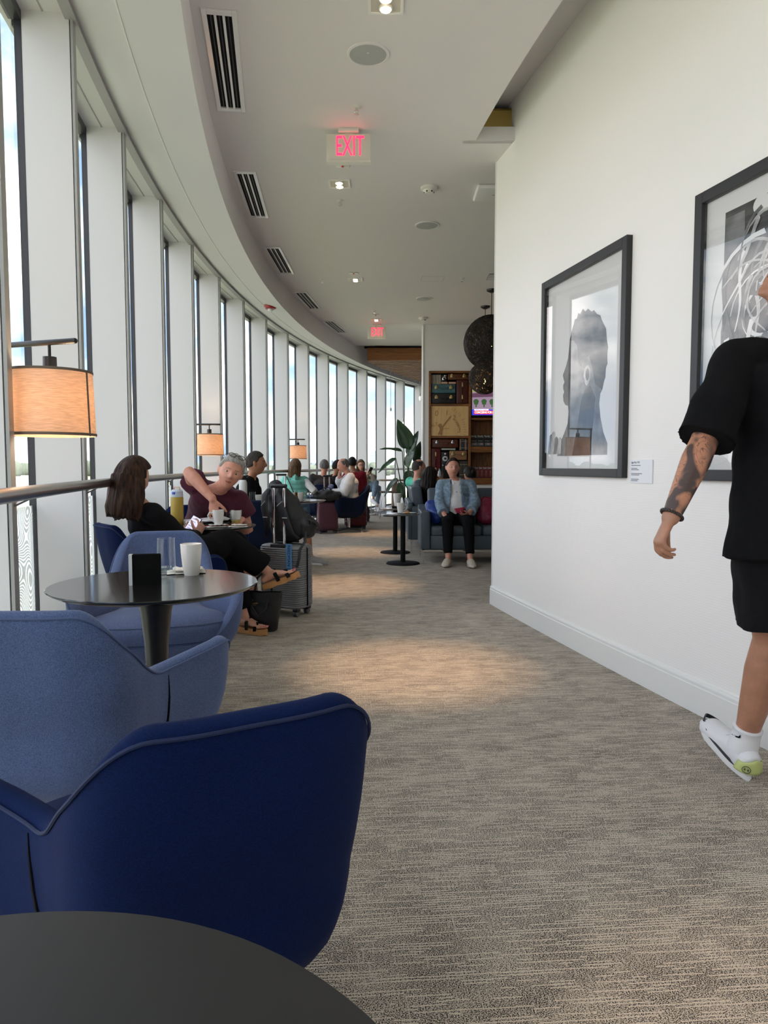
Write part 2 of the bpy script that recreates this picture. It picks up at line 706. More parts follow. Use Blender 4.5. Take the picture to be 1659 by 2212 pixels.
# slot above the picture wall: raised lid and far cheek
strip(R_SLOT + 0.2, R_WALL - 0.4, (A_MIN, aS + 0.03), 3.93, thick=0.05, name='ceiling_slot', m=M_CEIL)
MB().box((1.4, Y_SLOT + 0.03, 3.67), (1.6, 0.05, 0.10)).build('slot_cheek', M_OFFW, ceil)
MB().box((1.4, Y_SLOT + 0.22, 3.80), (1.6, 0.30, 0.20)).build('slot_gold_block', mat('warm_light_gold', (0.55, 0.42, 0.14), 0.3, metal=1.0), ceil, bevel=0.03)  # gold colour stands in for the warm-lit surface deep in the slot
# outer roof, keeps the sun out
rf = MB().prism([arc(R_GLASS + 0.1, a, 4.6) for a in arange(A_MIN, A_MAX, 60)] + [(14, 27, 4.6), (14, -6, 4.6)], (0, 0, 0.2))
struct(rf.build('roof', M_WHITE, smooth=False))

# ---- curved soffit on the window side: fascia, sloping underside in two strips, plenum edge
strip(R_SOF, R_SOF, (A_MIN, A_MAX), ZS, ZC + 0.1, name='soffit_fascia', m=M_CEIL, n=200)
R_L, Z_L = 25.73, 3.384
M_SOF = mat('soffit_paint', (0.60, 0.60, 0.61), 0.7)
strip(R_SOF, R_L - 0.004, (A_MIN, A_MAX), ZS, Z_L, name='soffit', m=M_SOF, n=200)
strip(R_L, R_FIN - 0.01, (A_MIN, A_MAX), Z_L + 0.008, ZH + 0.008, name='soffit_outer', m=M_SOF, n=200)
strip(R_L - 0.006, R_L + 0.003, (A_MIN, A_MAX), Z_L - 0.003, Z_L - 0.003, thick=0.01, name='trim_2', m=M_WHITE, n=200)
strip(R_FIN - 0.02, R_FIN + 0.035, (A_MIN, A_MAX), ZH - 0.02, thick=0.06, name='trim_3', m=M_FINEDGE, n=200)
# window head panels
wl_ = strip(R_FIN, R_GLASS + 0.1, (A_MIN, A_MAX), ZH + 0.01, thick=1.2, name='wall_left', m=M_FIN, n=200)
strip(R_FIN + 0.14, R_FIN + 0.146, (A_MIN, A_MAX), ZH + 0.006, thick=0.008, name='head_joint', m=M_FINEDGE, parent=wl_, n=160)
strip(R_FIN + 0.08, R_GLASS + 0.1, (A_MIN, A_MAX), -0.12, thick=0.20, name='sill', m=M_FIN, parent=wl_, n=160)

# fins, window frames and panes, one bay at a time
fin_t, fin_d = 0.055, R_GLASS - R_FIN - 0.012
fm = MB().box((fin_d / 2 + 0.008, 0, ZH / 2 + 0.005), (fin_d - 0.016, fin_t, ZH + 0.01)).mesh('fin')
fe = MB().box((0.004, 0, ZH / 2 + 0.002), (0.012, fin_t + 0.004, ZH)).mesh('fin_edge')
mu = MB().box((-0.004, 0, ZH / 2), (0.034, 0.058, ZH)).mesh('mullion')
for me_, m_ in ((fm, M_FIN), (fe, M_FINEDGE), (mu, M_MULL)):
    me_.materials.append(m_)
film = bpy.data.materials.new('window_film')
film.use_nodes = True
_nt = film.node_tree
_nt.nodes.remove(_nt.nodes['Principled BSDF'])
_tc = _nt.nodes.new('ShaderNodeTexCoord')
_nz = _nt.nodes.new('ShaderNodeTexNoise')
_nz.inputs['Scale'].default_value = 2.3
_nz.inputs['Detail'].default_value = 1.0
_nt.links.new(_tc.outputs['Object'], _nz.inputs['Vector'])
_ma = _nt.nodes.new('ShaderNodeMath'); _ma.operation = 'MULTIPLY'; _ma.inputs[1].default_value = 330
_nt.links.new(_nz.outputs['Fac'], _ma.inputs[0])
_si = _nt.nodes.new('ShaderNodeMath'); _si.operation = 'SINE'
_nt.links.new(_ma.outputs[0], _si.inputs[0])
_rp = _nt.nodes.new('ShaderNodeValToRGB')
_rp.color_ramp.elements[0].position = 0.15
_rp.color_ramp.elements[0].color = (1, 1, 1, 1)
_rp.color_ramp.elements[1].position = 0.4
_rp.color_ramp.elements[1].color = (0, 0, 0, 1)
_nt.links.new(_si.outputs[0], _rp.inputs['Fac'])
_tr = _nt.nodes.new('ShaderNodeBsdfTransparent')
_tl = _nt.nodes.new('ShaderNodeBsdfTranslucent')
_tl.inputs['Color'].default_value = (0.85, 0.87, 0.88, 1)
_df = _nt.nodes.new('ShaderNodeBsdfDiffuse')
_df.inputs['Color'].default_value = (0.10, 0.11, 0.13, 1)
_m1 = _nt.nodes.new('ShaderNodeMixShader'); _m1.inputs['Fac'].default_value = 0.55
_nt.links.new(_tr.outputs[0], _m1.inputs[1]); _nt.links.new(_tl.outputs[0], _m1.inputs[2])
_m2 = _nt.nodes.new('ShaderNodeMixShader')
_sc = _nt.nodes.new('ShaderNodeMath'); _sc.operation = 'MULTIPLY'; _sc.inputs[1].default_value = 0.35
_nt.links.new(_rp.outputs['Color'], _sc.inputs[0]); _nt.links.new(_sc.outputs[0], _m2.inputs['Fac'])
_nt.links.new(_m1.outputs[0], _m2.inputs[1]); _nt.links.new(_df.outputs[0], _m2.inputs[2])
_nt.links.new(_m2.outputs[0], _nt.nodes['Material Output'].inputs['Surface'])

nwin = 0
for i in range(-7, 20):
    a = A0 + DA * i
    rot = PI - a           # local +X points outward
    for nm, me_, R_ in (('fin', fm, R_FIN), ('fin_edge', fe, R_FIN)):
        o = bpy.data.objects.new(nm, me_)
        link(o, wl_)
        o.location = arc(R_, a)
        o.rotation_euler = (0, 0, rot)
    if i < 19:
        nwin += 1
        w = bpy.data.objects.new('window_%d' % nwin, mu)
        link(w)
        w.location = arc(R_GLASS + 0.01, a)
        w.rotation_euler = (0, 0, rot)
        struct(w)
        p0, p1 = Vector(arc(R_GLASS + 0.02, a)), Vector(arc(R_GLASS + 0.02, a + DA))
        d = (p1 - p0)
        L_ = d.length
        ang = math.atan2(d.y, d.x)
        inv = w.matrix_basis.inverted()
        pane = MB().box((L_ / 2, 0, (ZH + 0.08) / 2), (L_ - 0.06, 0.012, ZH - 0.08)).build('pane', M_GLASS, w, smooth=False)
        pane.matrix_basis = inv @ Matrix.Translation(p0) @ Matrix.Rotation(ang, 4, 'Z')
        fr = MB().box((L_ / 2, 0, ZH - 0.02), (L_ - 0.05, 0.06, 0.05)).box((L_ / 2, 0, 0.10), (L_ - 0.05, 0.06, 0.05)).build('rail', M_MULL, w, smooth=False)
        fr.matrix_basis = pane.matrix_basis
        if -1 <= i <= 3:
            f2 = MB().box((L_ / 2, -0.012, 0.55), (L_ - 0.08, 0.001, 0.82)).build('film', film, w, smooth=False)
            f2.matrix_basis = pane.matrix_basis

# handrail along the windows, on slim brackets
R_RAIL = 25.935
hr = thing('handrail', 'long brushed steel handrail curving along the windows', 'handrail', (0, 0, 0))
rail_pts = [arc(R_RAIL, a, 1.07) for a in arange(A_MIN, A_MAX, 150)]
MB().loft(rail_pts, 0.026, hint=(0, 0, 1), n=14).build('rail_tube', M_STEEL, hr)
for i in range(-7, 20):
    a = A0 + DA * i
    MB().cyl(arc(R_RAIL, a, 1.05), arc(R_FIN + 0.01, a, 1.02), 0.008, n=8).build('bracket', M_STEEL, hr)

# ---- right wall (curved, papered), its end post and skirting
A_WE = math.asin((5.93 - CY) / (R_WALL + 0.10))
def wall_R(a):      # the wall bows slightly away from the concentric arc
    t = max(0.0, min(1.0, (a + 0.25) / (A_WE + 0.25)))
    return 23.06 + 0.15 * t * t
As = arange(A_MIN, A_WE, 90)
wr = MB()
wr.grid([[arc(wall_R(a), a, 0), arc(wall_R(a), a, 4.0), arc(wall_R(a) - 0.16, a, 4.0), arc(wall_R(a) - 0.16, a, 0), arc(wall_R(a), a, 0)] for a in As])
for a in (As[0], As[-1]):
    wr.add([arc(wall_R(a), a, 0), arc(wall_R(a), a, 4.0), arc(wall_R(a) - 0.16, a, 4.0), arc(wall_R(a) - 0.16, a, 0)], [(0, 1, 2, 3)])
wall_right = struct(wr.build('wall_right', M_WALLP))
MB().loft([arc(wall_R(A_WE) + 0.002, A_WE, 0.14), arc(wall_R(A_WE) + 0.002, A_WE, 3.98)], 0.006, n=8).build('corner_bead', M_WHITE, wall_right)
bb = MB()
prof = [(0.0, 0.0), (0.016, 0.0), (0.016, 0.128), (0.013, 0.132), (0.013, 0.146), (0.008, 0.156), (0.0, 0.158)]
As2 = arange(A_MIN, A_WE + 0.0008, 90)
bb.grid([[arc(wall_R(a) + p[0], a, p[1]) for p in prof] for a in As2])
bb.add([arc(wall_R(As2[-1]) + p[0], As2[-1], p[1]) for p in prof], [tuple(range(len(prof)))])
struct(bb.build('baseboard_right', mat('skirting_white', (0.80, 0.80, 0.78), 0.4), angle=25))

# ---- shelf wall facing the camera, with its corner and the lounge side walls
Y_SW = 12.57
sw = MB()
for x0, x1, z0, z1 in ((0.68, 0.785, 0, 3.62), (0.785, 2.8, 0, 0.83), (0.785, 2.8, 2.82, 3.62), (2.8, 8.0, 0, 3.62)):
    sw.box(((x0 + x1) / 2, Y_SW + 0.20, (z0 + z1) / 2), (x1 - x0, 0.40, z1 - z0))
wall_back = struct(sw.build('wall_back', M_WHITE, smooth=False))
MB().box((0.69, Y_SW - 0.006, 1.81), (0.02, 0.012, 3.62)).build('corner_trim', M_FIN, wall_back, smooth=False)
struct(MB().box((8.0, 12, 2.3), (0.2, 34, 4.6)).build('wall_far_right', M_WHITE, smooth=False))
e0, e1 = arc(R_GLASS + 0.1, A_MAX), (8.0, arc(R_GLASS, A_MAX)[1])
struct(MB().box((6.0, 28.3, 2.3), (6.5, 0.2, 4.6)).build('wall_far_end', M_WHITE, smooth=False))
s0 = arc(R_GLASS, A_MIN)
struct(MB().box((s0[0] + 3.6, s0[1] - 0.1, 2.3), (7.6, 0.2, 4.6)).build('wall_behind', M_WHITE, smooth=False))

# ---- far end: dark plenum, timber fascia and slats
_pa = [arc(R_FIN, a, 4.1) for a in arange(math.asin((Y_CEND - CY) / R_FIN), A_MAX, 40)]
struct(MB().prism(_pa + [(8.0, _pa[-1][1], 4.1), (8.0, Y_CEND, 4.1)], (0, 0, 0.1)).build('ceiling_plenum', M_BLACKM, smooth=False))
struct(MB().box((3.45, Y_CEND + 0.02, 3.90), (8.9, 0.06, 0.5)).build('plenum_edge', M_BLACKM, smooth=False))
# ================================================================== CEILING FIXTURES
M_VENTF = mat('vent_frame_white', (0.80, 0.80, 0.78), 0.18, coat=0.6)
def make_vent(first, Y, label):
    a = math.asin((Y - CY) / 25.255)
    loc = arc(25.255, a, ZC)
    rz = PI / 2 - a
    if first is None:
        t = thing('ceiling_vent', label, 'vent', loc, rz, 'slot vents along the soffit')
        L_, W_ = 1.10, 0.19
        fr = MB()
        for y in (-W_ / 2 + 0.014, W_ / 2 - 0.014):
            fr.box((0, y, -0.006), (L_, 0.028, 0.012))
        for x in (-L_ / 2 + 0.02, L_ / 2 - 0.02):
            fr.box((x, 0, -0.006), (0.04, W_ - 0.056, 0.012))
        fr.build('frame', M_VENTF, t, smooth=False, bevel=0.002)
        MB().box((0, 0, -0.001), (L_ - 0.06, W_ - 0.04, 0.002)).build('dark_slot', M_BLACKM, t, smooth=False)
        for y in (-0.023, 0.023):
            MB().box((0, y, -0.006), (L_ - 0.06, 0.014, 0.012)).build('bar', M_VENTF, t, smooth=False)
        for y in (-0.047, 0, 0.047):
            MB().cyl((-L_ / 2 + 0.05, y, -0.004), (L_ / 2 - 0.05, y, -0.004), 0.004, n=6).build('blade', M_BLACK, t)
        return t
    t = copy_tree(first)
    t.location = loc
    t.rotation_euler = (0, 0, rz)
    t['label'] = label
    return t
v0 = None
for Y, lab in ((4.53, 'three-slot ceiling vent nearest the camera, largest and topmost in view'),
               (6.64, 'second three-slot ceiling vent along the soffit, left of the big exit sign'),
               (8.70, 'third three-slot ceiling vent along the soffit'),
               (10.77, 'fourth three-slot ceiling vent, just right of the red fire alarm'),
               (12.77, 'farthest three-slot ceiling vent, left of the small exit sign')):
    v = make_vent(v0, Y, lab)
    v0 = v0 or v

M_RED = mat('exit_red', (0.9, 0.02, 0.05), 0.4, emit=(1.0, 0.015, 0.06), emit_s=1.6)
M_SIGN = mat('exit_housing', (0.74, 0.72, 0.64), 0.4)
def exit_sign(x, y, z, label):
    t = thing('exit_sign', label, 'exit sign', (x, y, z), 0, 'exit signs')
    MB().rbox((0, 0, 0), (0.322, 0.045, 0.20), 0.006).build('housing', M_SIGN, t)
    MB().box((0, -0.010, -0.102), (0.322, 0.055, 0.012)).build('bottom_lip', M_SIGN, t, smooth=False)
    MB().rbox((0, 0, ZC - z - 0.012), (0.15, 0.10, 0.026), 0.006).build('ceiling_canopy', M_OFFW, t)
    MB().box((0, 0, (ZC - z + 0.09) / 2), (0.06, 0.03, max(0.02, ZC - z - 0.09))).build('stem', M_OFFW, t, smooth=False)
    text_part('lettering', 'EXIT', M_RED, t, (0.01, -0.0235, 0.005), (1, 0, 0), (0, 0, 1), 0.205, 0.0012, sx=0.50)
    return t
exit_sign(-0.26, 5.38, 3.49, 'large near ceiling sign reading EXIT in glowing red letters')
exit_sign(-0.126, 12.55, 3.475, 'small far ceiling sign reading EXIT, in front of the timber slats')

M_LAMP = mat('lamp_disc', (1, 0.9, 0.7), 0.4, emit=(1.0, 0.80, 0.50), emit_s=14)
M_TRIM = mat('downlight_trim', (0.55, 0.52, 0.47), 0.35)
def downlight(x, y, label, power, tgt=None, rotz=0.0):
    t = thing('downlight', label, 'ceiling light', (x, y, ZC), rotz, 'recessed twin downlights')
    fr = MB()
    s = 0.19
    for q in (-1, 1):
        fr.box((q * (s / 2 - 0.008), 0, -0.004), (0.016, s, 0.008)).box((0, q * (s / 2 - 0.008), -0.004), (s - 0.032, 0.016, 0.008))
    fr.build('frame', M_WHITE, t, smooth=False)
    MB().box((0, 0, -0.0015), (s - 0.02, s - 0.02, 0.003)).build('reflector', M_TRIM, t, smooth=False)
    for q in (-1, 1):
        g = MB().lathe([(0, 0.0), (0.036, 0.0), (0.036, -0.012), (0.030, -0.014)], (0, q * 0.040, -0.002), 20).build('gimbal', M_OFFW, t)
        MB().lathe([(0, -0.001), (0.029, -0.001), (0.027, -0.006), (0, -0.010)], (0, q * 0.040, -0.013), 20).build('lamp', M_LAMP, g)
    spot('downlight_beam', (0, 0, -0.04), tgt or (0, 0, -3.0), power, 27, 0.95, parent=t)
    return t
DL = 150
downlight(0.009, 3.93, 'twin downlight cut by the top edge of the picture', DL * 1.15, (0.15, 0.1, -3.6))
downlight(-0.389, 6.36, 'twin downlight just beyond the large exit sign', DL, (0.0, 0.5, -3.6))
downlight(-0.376, 9.55, 'twin downlight in mid ceiling between exit signs', DL * 0.8)
downlight(-0.129, 12.15, 'small far twin downlight right above the small exit sign', DL * 0.8)
downlight(0.9, 1.2, 'unseen twin downlight added overhead for fill light', DL * 0.3)  # unseen lamp carrying the row on, added for fill light
downlight(1.7, -1.4, 'unseen twin downlight added behind the camera for fill light', DL * 0.5)  # also added out of view, as fill from behind

M_SPK = mat('speaker_grille', (0.42, 0.43, 0.42), 0.6)
for x, y, lab in ((-0.095, 4.41, 'largest round ceiling speaker grille, near the top of the picture'),
                  (0.443, 7.44, 'round ceiling speaker beyond the nearer smoke detector'),
                  (0.597, 10.64, 'farthest round ceiling speaker, before the shelf wall')):
    t = thing('ceiling_speaker', lab, 'speaker', (x, y, ZC), 0, 'round ceiling speakers')
    MB().lathe([(0.110, 0), (0.128, 0), (0.126, -0.006), (0.112, -0.008), (0.108, -0.002)], n=40).build('rim', M_CEIL, t)
    MB().lathe([(0, -0.010), (0.06, -0.009), (0.109, -0.005), (0.109, 0), (0, 0)], n=40).build('grille', M_SPK, t)
    MB().box((0, -0.03, -0.010), (0.012, 0.008, 0.002)).build('badge', M_OFFW, t, smooth=False)

for x, y, lab in ((-0.189, 5.04, 'pendent sprinkler head in front of the large exit sign'),
                  (-0.406, 6.76, 'pendent sprinkler head behind the second downlight'),
                  (-0.815, 9.55, 'sprinkler head left of the middle downlight'),
                  (-0.153, 11.42, 'sprinkler head above the far downlight'),
                  (1.024, 9.50, 'sprinkler head right of the ceiling hatch')):
    t = thing('sprinkler_head', lab, 'sprinkler', (x, y, ZC), 0, 'ceiling sprinklers')
    MB().lathe([(0, -0.006), (0.022, -0.006), (0.036, 0), (0, 0)], n=24).build('escutcheon', M_OFFW, t)
    b_ = MB().cyl((0, 0, -0.006), (0, 0, -0.022), 0.010, 0.008, 12).build('body', M_CHROME, t)
    MB().loft([(-0.010, 0, -0.02), (-0.014, 0, -0.03), (0, 0, -0.042)], 0.0025, n=6).loft([(0.010, 0, -0.02), (0.014, 0, -0.03), (0, 0, -0.042)], 0.0025, n=6).build('yoke', M_CHROME, t)
    MB().lathe([(0, -0.042), (0.016, -0.044), (0.016, -0.046), (0, -0.046)], n=16).build('deflector', M_CHROME, t)

for x, y, lab in ((0.399, 6.45, 'cream dome smoke detector nearest the camera'),
                  (0.652, 12.0, 'small far smoke detector before the shelf wall')):
    t = thing('smoke_detector', lab, 'smoke detector', (x, y, ZC), 0, 'smoke detectors')
    MB().lathe([(0, 0), (0.075, 0), (0.075, -0.018), (0.062, -0.024), (0, -0.024)], n=32).build('base', M_OFFW, t)
    MB().lathe([(0.055, -0.024), (0.040, -0.046), (0.036, -0.050), (0, -0.052)], n=32).build('dome', M_OFFW, t)
    for k in range(6):
        q = 2 * PI * k / 6
        MB().box((0.043 * math.cos(q), 0.043 * math.sin(q), -0.042), (0.006, 0.014, 0.008), rot=(0, 0, q)).build('vent_slot', M_BLACKM, t, smooth=False)

for x, y, lab in ((-0.339, 5.98, 'tiny white sensor plate with a red dot under the large exit sign'),
                  (-0.387, 9.24, 'tiny white sensor plate in front of the middle downlight'),
                  (-0.136, 11.75, 'tiny white sensor plate in front of the far downlight')):
    t = thing('sensor_plate', lab, 'sensor', (x, y, ZC), 0, 'ceiling sensor plates')
    MB().rbox((0, 0, -0.004), (0.11, 0.07, 0.008), 0.003).build('plate', M_OFFW, t)
    MB().lathe([(0, -0.012), (0.009, -0.010), (0.010, 0), (0, 0)], (0, 0, -0.006), 12).build('button', mat('sensor_red', (0.6, 0.02, 0.03), 0.4), t)

t = thing('fire_alarm', 'red dome fire alarm strobe under the white soffit', 'fire alarm', arc(25.62, math.asin((9.95 - CY) / 25.62), 3.352))
MB().lathe([(0, 0.03), (0.085, 0.02), (0.085, -0.01), (0.07, -0.03), (0.04, -0.034), (0, -0.034)], n=36).build('base', mat('alarm_red', (0.30, 0.012, 0.015), 0.35), t)
MB().lathe([(0.036, -0.032), (0.034, -0.056), (0.02, -0.066), (0, -0.068)], n=24).build('strobe_lens', mat('strobe_white', (0.85, 0.85, 0.85), 0.15), t)

t = thing('access_point', 'white rounded wireless access point half hidden by the picture wall', 'access point', (0.98, 6.53, ZC))
MB().rbox((0, 0, -0.018), (0.33, 0.33, 0.036), 0.016, 4).build('shell', mat('ap_white', (0.8, 0.8, 0.8), 0.35), t)
MB().lathe([(0, -0.038), (0.012, -0.037), (0.013, -0.034)], n=16).build('status_light', M_SPK, t)

t = thing('ceiling_hatch', 'flush square access hatch outline in the ceiling near the shelf wall', 'hatch', (0.64, 9.53, ZC))
hm = MB()
for q in (-1, 1):
    hm.box((q * 0.147, 0, -0.0008), (0.004, 0.25, 0.0016)).box((0, q * 0.122, -0.0008), (0.288, 0.004, 0.0016))
hm.build('gap', M_SPK, t, smooth=False)
MB().box((0, 0, -0.0005), (0.284, 0.236, 0.001)).build('panel', M_CEIL, t, smooth=False)

t = thing('ceiling_grille', 'small louvred ceiling grille beside the wall edge', 'vent', (1.50, 9.43, ZC))
MB().box((0, 0, -0.002), (0.30, 0.30, 0.004)).build('dark_slot', M_BLACKM, t, smooth=False)
for k in range(6):
    MB().box((0, -0.125 + k * 0.05, -0.006), (0.30, 0.022, 0.010)).build('slat', M_VENTF, t, smooth=False)

# ---- timber slat ceiling at the far end
M_OAK = mat_wood('oak_slat', s2l((120, 72, 34)), s2l((166, 108, 58)), (0.7, 8, 14), 0.5)
M_OAKS = mat_wood('oak_slat_edge', s2l((150, 112, 82)), s2l((190, 152, 118)), (0.7, 10, 10), 0.55)
def xl(y):
    return arc(R_SOF - 0.06, math.asin((y - CY) / R_SOF))[0]
t = thing('timber_fascia', 'deep oak fascia beam fronting the slatted ceiling', 'beam', (0, 14.95, 3.345))
MB().box(((xl(14.95) + 0.12 + 3.0) / 2, 0, 0.128), (3.0 - xl(14.95) - 0.12, 0.045, 0.256)).build('board', M_OAK, t, smooth=False)
sl = thing('slatted_ceiling', 'suspended ceiling of thin parallel oak slats at the far end', 'ceiling slats', (0, 15.1, 3.345))
for k in range(18):
    y = 15.15 + k * 0.225
    x0 = xl(y) + 0.06
    MB().box(((x0 + 3.4) / 2, y - 15.1, 0.009), (3.4 - x0, 0.060, 0.018)).build('slat', M_OAKS, sl, smooth=False)
t = thing('ceiling_track', 'dark metal track with small fittings above the oak fascia', 'track', (0, 14.87, 3.63))
MB().box((1.2, 0, 0.03), (3.0, 0.04, 0.05)).build('channel', mat('track_grey', (0.14, 0.14, 0.14), 0.5), t, smooth=False)
t = thing('plenum_vent', 'black slotted return vent left of the oak fascia', 'vent', (0, 14.82, ZC))
for k in range(4):
    MB().box((xl(14.9) + 0.28, 0.02 + k * 0.07, -0.004), (0.42, 0.035, 0.008)).build('blade', M_BLACKM, t, smooth=False)

# ---- small glass pendants by the far windows
M_CORD = mat('cord_grey', (0.25, 0.25, 0.26), 0.6)
M_PGL = mat_thin_glass('pendant_glass', (0.95, 0.96, 0.96), 0.9)
for x, y, zb, zt, lab in ((0.143, 15.2, 2.22, 3.36, 'left glass tube pendant hanging before the far windows'),
                          (0.432, 16.2, 2.06, 3.36, 'middle glass tube pendant, lowest of the three'),
                          (0.772, 15.4, 2.56, 3.36, 'right glass tube pendant beside the wall corner, highest of the three')):
    t = thing('glass_pendant', lab, 'pendant lamp', (x, y, zb), 0, 'glass tube pendants')
    MB().cyl((0, 0, 0.16), (0, 0, zt - zb), 0.0045, n=6).build('cord', M_CORD, t)
    MB().lathe([(0, 0.17), (0.017, 0.165), (0.020, 0.11), (0.014, 0.10), (0, 0.10)], n=16).build('socket', mat('socket_white', (0.75, 0.74, 0.72), 0.4), t)
    MB().lathe([(0.018, 0.15), (0.024, 0.12), (0.026, 0.0), (0.022, -0.005)], n=16).build('glass_tube', M_PGL, t)
    MB().sph((0, 0, 0.045), (0.014, 0.014, 0.045), 12, 8).build('bulb', mat('pendant_bulb', (1, 0.8, 0.5), 0.4, emit=(1, 0.72, 0.4), emit_s=3), t)

# ---- woven ball pendants
M_WEAVE = mat('black_fibre', (0.016, 0.014, 0.013), 0.6)
def ball_pendant(c, r, label, n_loops, seed, power):
    rnd = random.Random(seed)
    t = thing('woven_pendant', label, 'pendant lamp', c, 0, 'black woven ball pendants')
    mb = MB()
    for k in range(n_loops):
        # wandering fibre on the sphere
        ax = Vector((rnd.gauss(0, 1), rnd.gauss(0, 1), rnd.gauss(0, 1))).normalized()
        u = ax.orthogonal().normalized()
        w = ax.cross(u)
        off = rnd.uniform(-0.75, 0.75)
        ph = [rnd.uniform(0, 6.28) for _ in range(3)]
        rr = r * rnd.uniform(0.965, 1.0)
        pts = []
        N_ = 30
        for i in range(N_):
            q = 2 * PI * i / N_
            o_ = off + 0.12 * math.sin(2 * q + ph[0]) + 0.08 * math.sin(3 * q + ph[1])
            o_ = max(-0.95, min(0.95, o_))
            s_ = math.sqrt(1 - o_ * o_)
            pts.append((ax * o_ + (u * math.cos(q) + w * math.sin(q)) * s_) * rr)
        mb.loft(pts, 0.0035, n=3, closed=True)
    o = mb.build('woven_shade', M_WEAVE, t, smooth=False)
    o['kind'] = 'stuff'
    h = ZC - c[2]
    MB().cyl((0, 0, 0.03), (0, 0, h - 0.02), 0.005, n=8).build('cord', M_BLACK, t)
    MB().lathe([(0, h), (0.075, h), (0.070, h - 0.02), (0.02, h - 0.045), (0, h - 0.045)], n=28).build('ceiling_rose', M_BLACK, t)
    MB().cyl((0, 0, -0.01), (0, 0, 0.06), 0.022, 0.016, 14).build('socket', M_CHROME, t)
    MB().sph((0, 0, -0.07), 0.06, 20, 14).build('globe_bulb', mat_thin_glass('bulb_amber', (1.0, 0.86, 0.62), 0.9), t)
    MB().loft([(0, 0, -0.02), (0.015, 0, -0.06), (-0.012, 0.01, -0.09), (0, 0, -0.11)], 0.007, n=6).build('filament', mat('filament', (1, 0.7, 0.3), 0.5, emit=(1.0, 0.55, 0.18), emit_s=40), t)
    point('bulb_light', (0, 0, -0.07), power, (1, 0.62, 0.3), 0.05, t)
    return t
ball_pendant((1.505, 10.1, 2.885), 0.385, 'large black woven ball pendant cut by the wall edge', 460, 3, 8)
ball_pendant((1.565, 11.15, 2.52), 0.25, 'small black woven ball pendant below and behind the large one', 230, 5, 7)
# ================================================================== OUTSIDE THE WINDOWS
ZG = -5.2
def ground_material():
    m = bpy.data.materials.new('airfield_ground')
    m.use_nodes = True
    nt = m.node_tree
    N, L = nt.nodes, nt.links
    b = N['Principled BSDF']
    b.inputs['Roughness'].default_value = 0.9
    tc = N.new('ShaderNodeTexCoord')
    mp = N.new('ShaderNodeMapping')
    mp.inputs['Rotation'].default_value = (0, 0, 0.5)
    mp.inputs['Scale'].default_value = (0.012, 0.002, 1)
    n = N.new('ShaderNodeTexNoise')
    n.inputs['Scale'].default_value = 1.0
    n.inputs['Detail'].default_value = 3
    L.new(tc.outputs['Object'], mp.inputs['Vector'])
    L.new(mp.outputs['Vector'], n.inputs['Vector'])
    r = N.new('ShaderNodeValToRGB')
    r.color_ramp.interpolation = 'CONSTANT'
    el = r.color_ramp.elements
    el[0].position = 0.0
    el[0].color = (0.46, 0.45, 0.42, 1)
    el[1].position = 0.53
    el[1].color = (0.30, 0.32, 0.20, 1)
    e2 = el.new(0.57)
    e2.color = (0.38, 0.37, 0.35, 1)
    L.new(n.outputs['Fac'], r.inputs['Fac'])
    L.new(r.outputs['Color'], b.inputs['Base Color'])
    return m
g = MB()
g.lathe([(0, 0), (60, 0), (400, 0), (1500, 0), (4000, 0)], (0, 0, ZG), 48)
struct(g.build('ground', ground_material(), smooth=False))

rnd = random.Random(12)
tl = MB()
for k in range(170):
    az = math.radians(-62 + 74 * k / 169.0 + rnd.uniform(-0.3, 0.3))
    d = rnd.uniform(430, 560)
    h = rnd.uniform(4.5, 7.5)
    tl.sph((d * math.sin(az), d * math.cos(az), ZG + h * 0.55), (rnd.uniform(4, 7), rnd.uniform(4, 6), h * 0.75), 8, 6)
o = tl.build('tree_line', mat('distant_foliage', (0.15, 0.18, 0.13), 0.9, var=(0.2, 0.3)))
o['kind'] = 'stuff'
tag(o, 'low band of distant green trees on the horizon beyond the airfield', 'trees')

M_TOWER = mat('tower_haze_blue', (0.36, 0.47, 0.60), 0.35)  # pale blue of distance haze, put into the base colour
M_TOWER2 = mat('tower_haze_grey', (0.55, 0.60, 0.66), 0.6)  # greyer tone, with the same distance haze in its colour
def tower(px0, px1, py, D, label, m, style=0):
    x0, x1 = (px0 - 829.5) / 1533 * D, (px1 - 829.5) / 1533 * D
    top = 1.17 + (1005 - py) / 1533 * D
    w = x1 - x0
    t = thing('tower_block', label, 'building', ((x0 + x1) / 2, D, ZG), 0, 'distant skyline towers')
    h = top - ZG
    mb = MB()
    if style == 0:
        mb.box((0, 0, h * 0.46), (w, w, h * 0.92)).box((w * 0.05, 0, h * 0.96), (w * 0.7, w * 0.7, h * 0.08))
    else:
        mb.box((0, 0, h / 2), (w, w * 0.8, h)).box((-w * 0.6, 0, h * 0.34), (w * 0.5, w * 0.8, h * 0.68))
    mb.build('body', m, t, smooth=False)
    fb = MB()
    for k in range(6):
        fb.box((0, -w * 0.5 - 0.2, h * (0.12 + 0.125 * k)), (w * 0.96, 0.6, h * 0.03))
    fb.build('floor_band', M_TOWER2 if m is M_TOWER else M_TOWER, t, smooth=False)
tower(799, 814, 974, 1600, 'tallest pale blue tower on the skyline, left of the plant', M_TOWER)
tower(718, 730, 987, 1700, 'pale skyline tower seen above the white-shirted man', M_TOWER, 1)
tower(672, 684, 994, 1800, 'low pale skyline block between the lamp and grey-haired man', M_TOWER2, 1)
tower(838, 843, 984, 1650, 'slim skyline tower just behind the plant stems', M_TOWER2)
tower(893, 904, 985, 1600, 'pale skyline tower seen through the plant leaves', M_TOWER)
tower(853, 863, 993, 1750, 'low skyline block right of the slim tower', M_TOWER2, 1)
tower(788, 795, 990, 1500, 'thin skyline tower beside the tallest one', M_TOWER2)
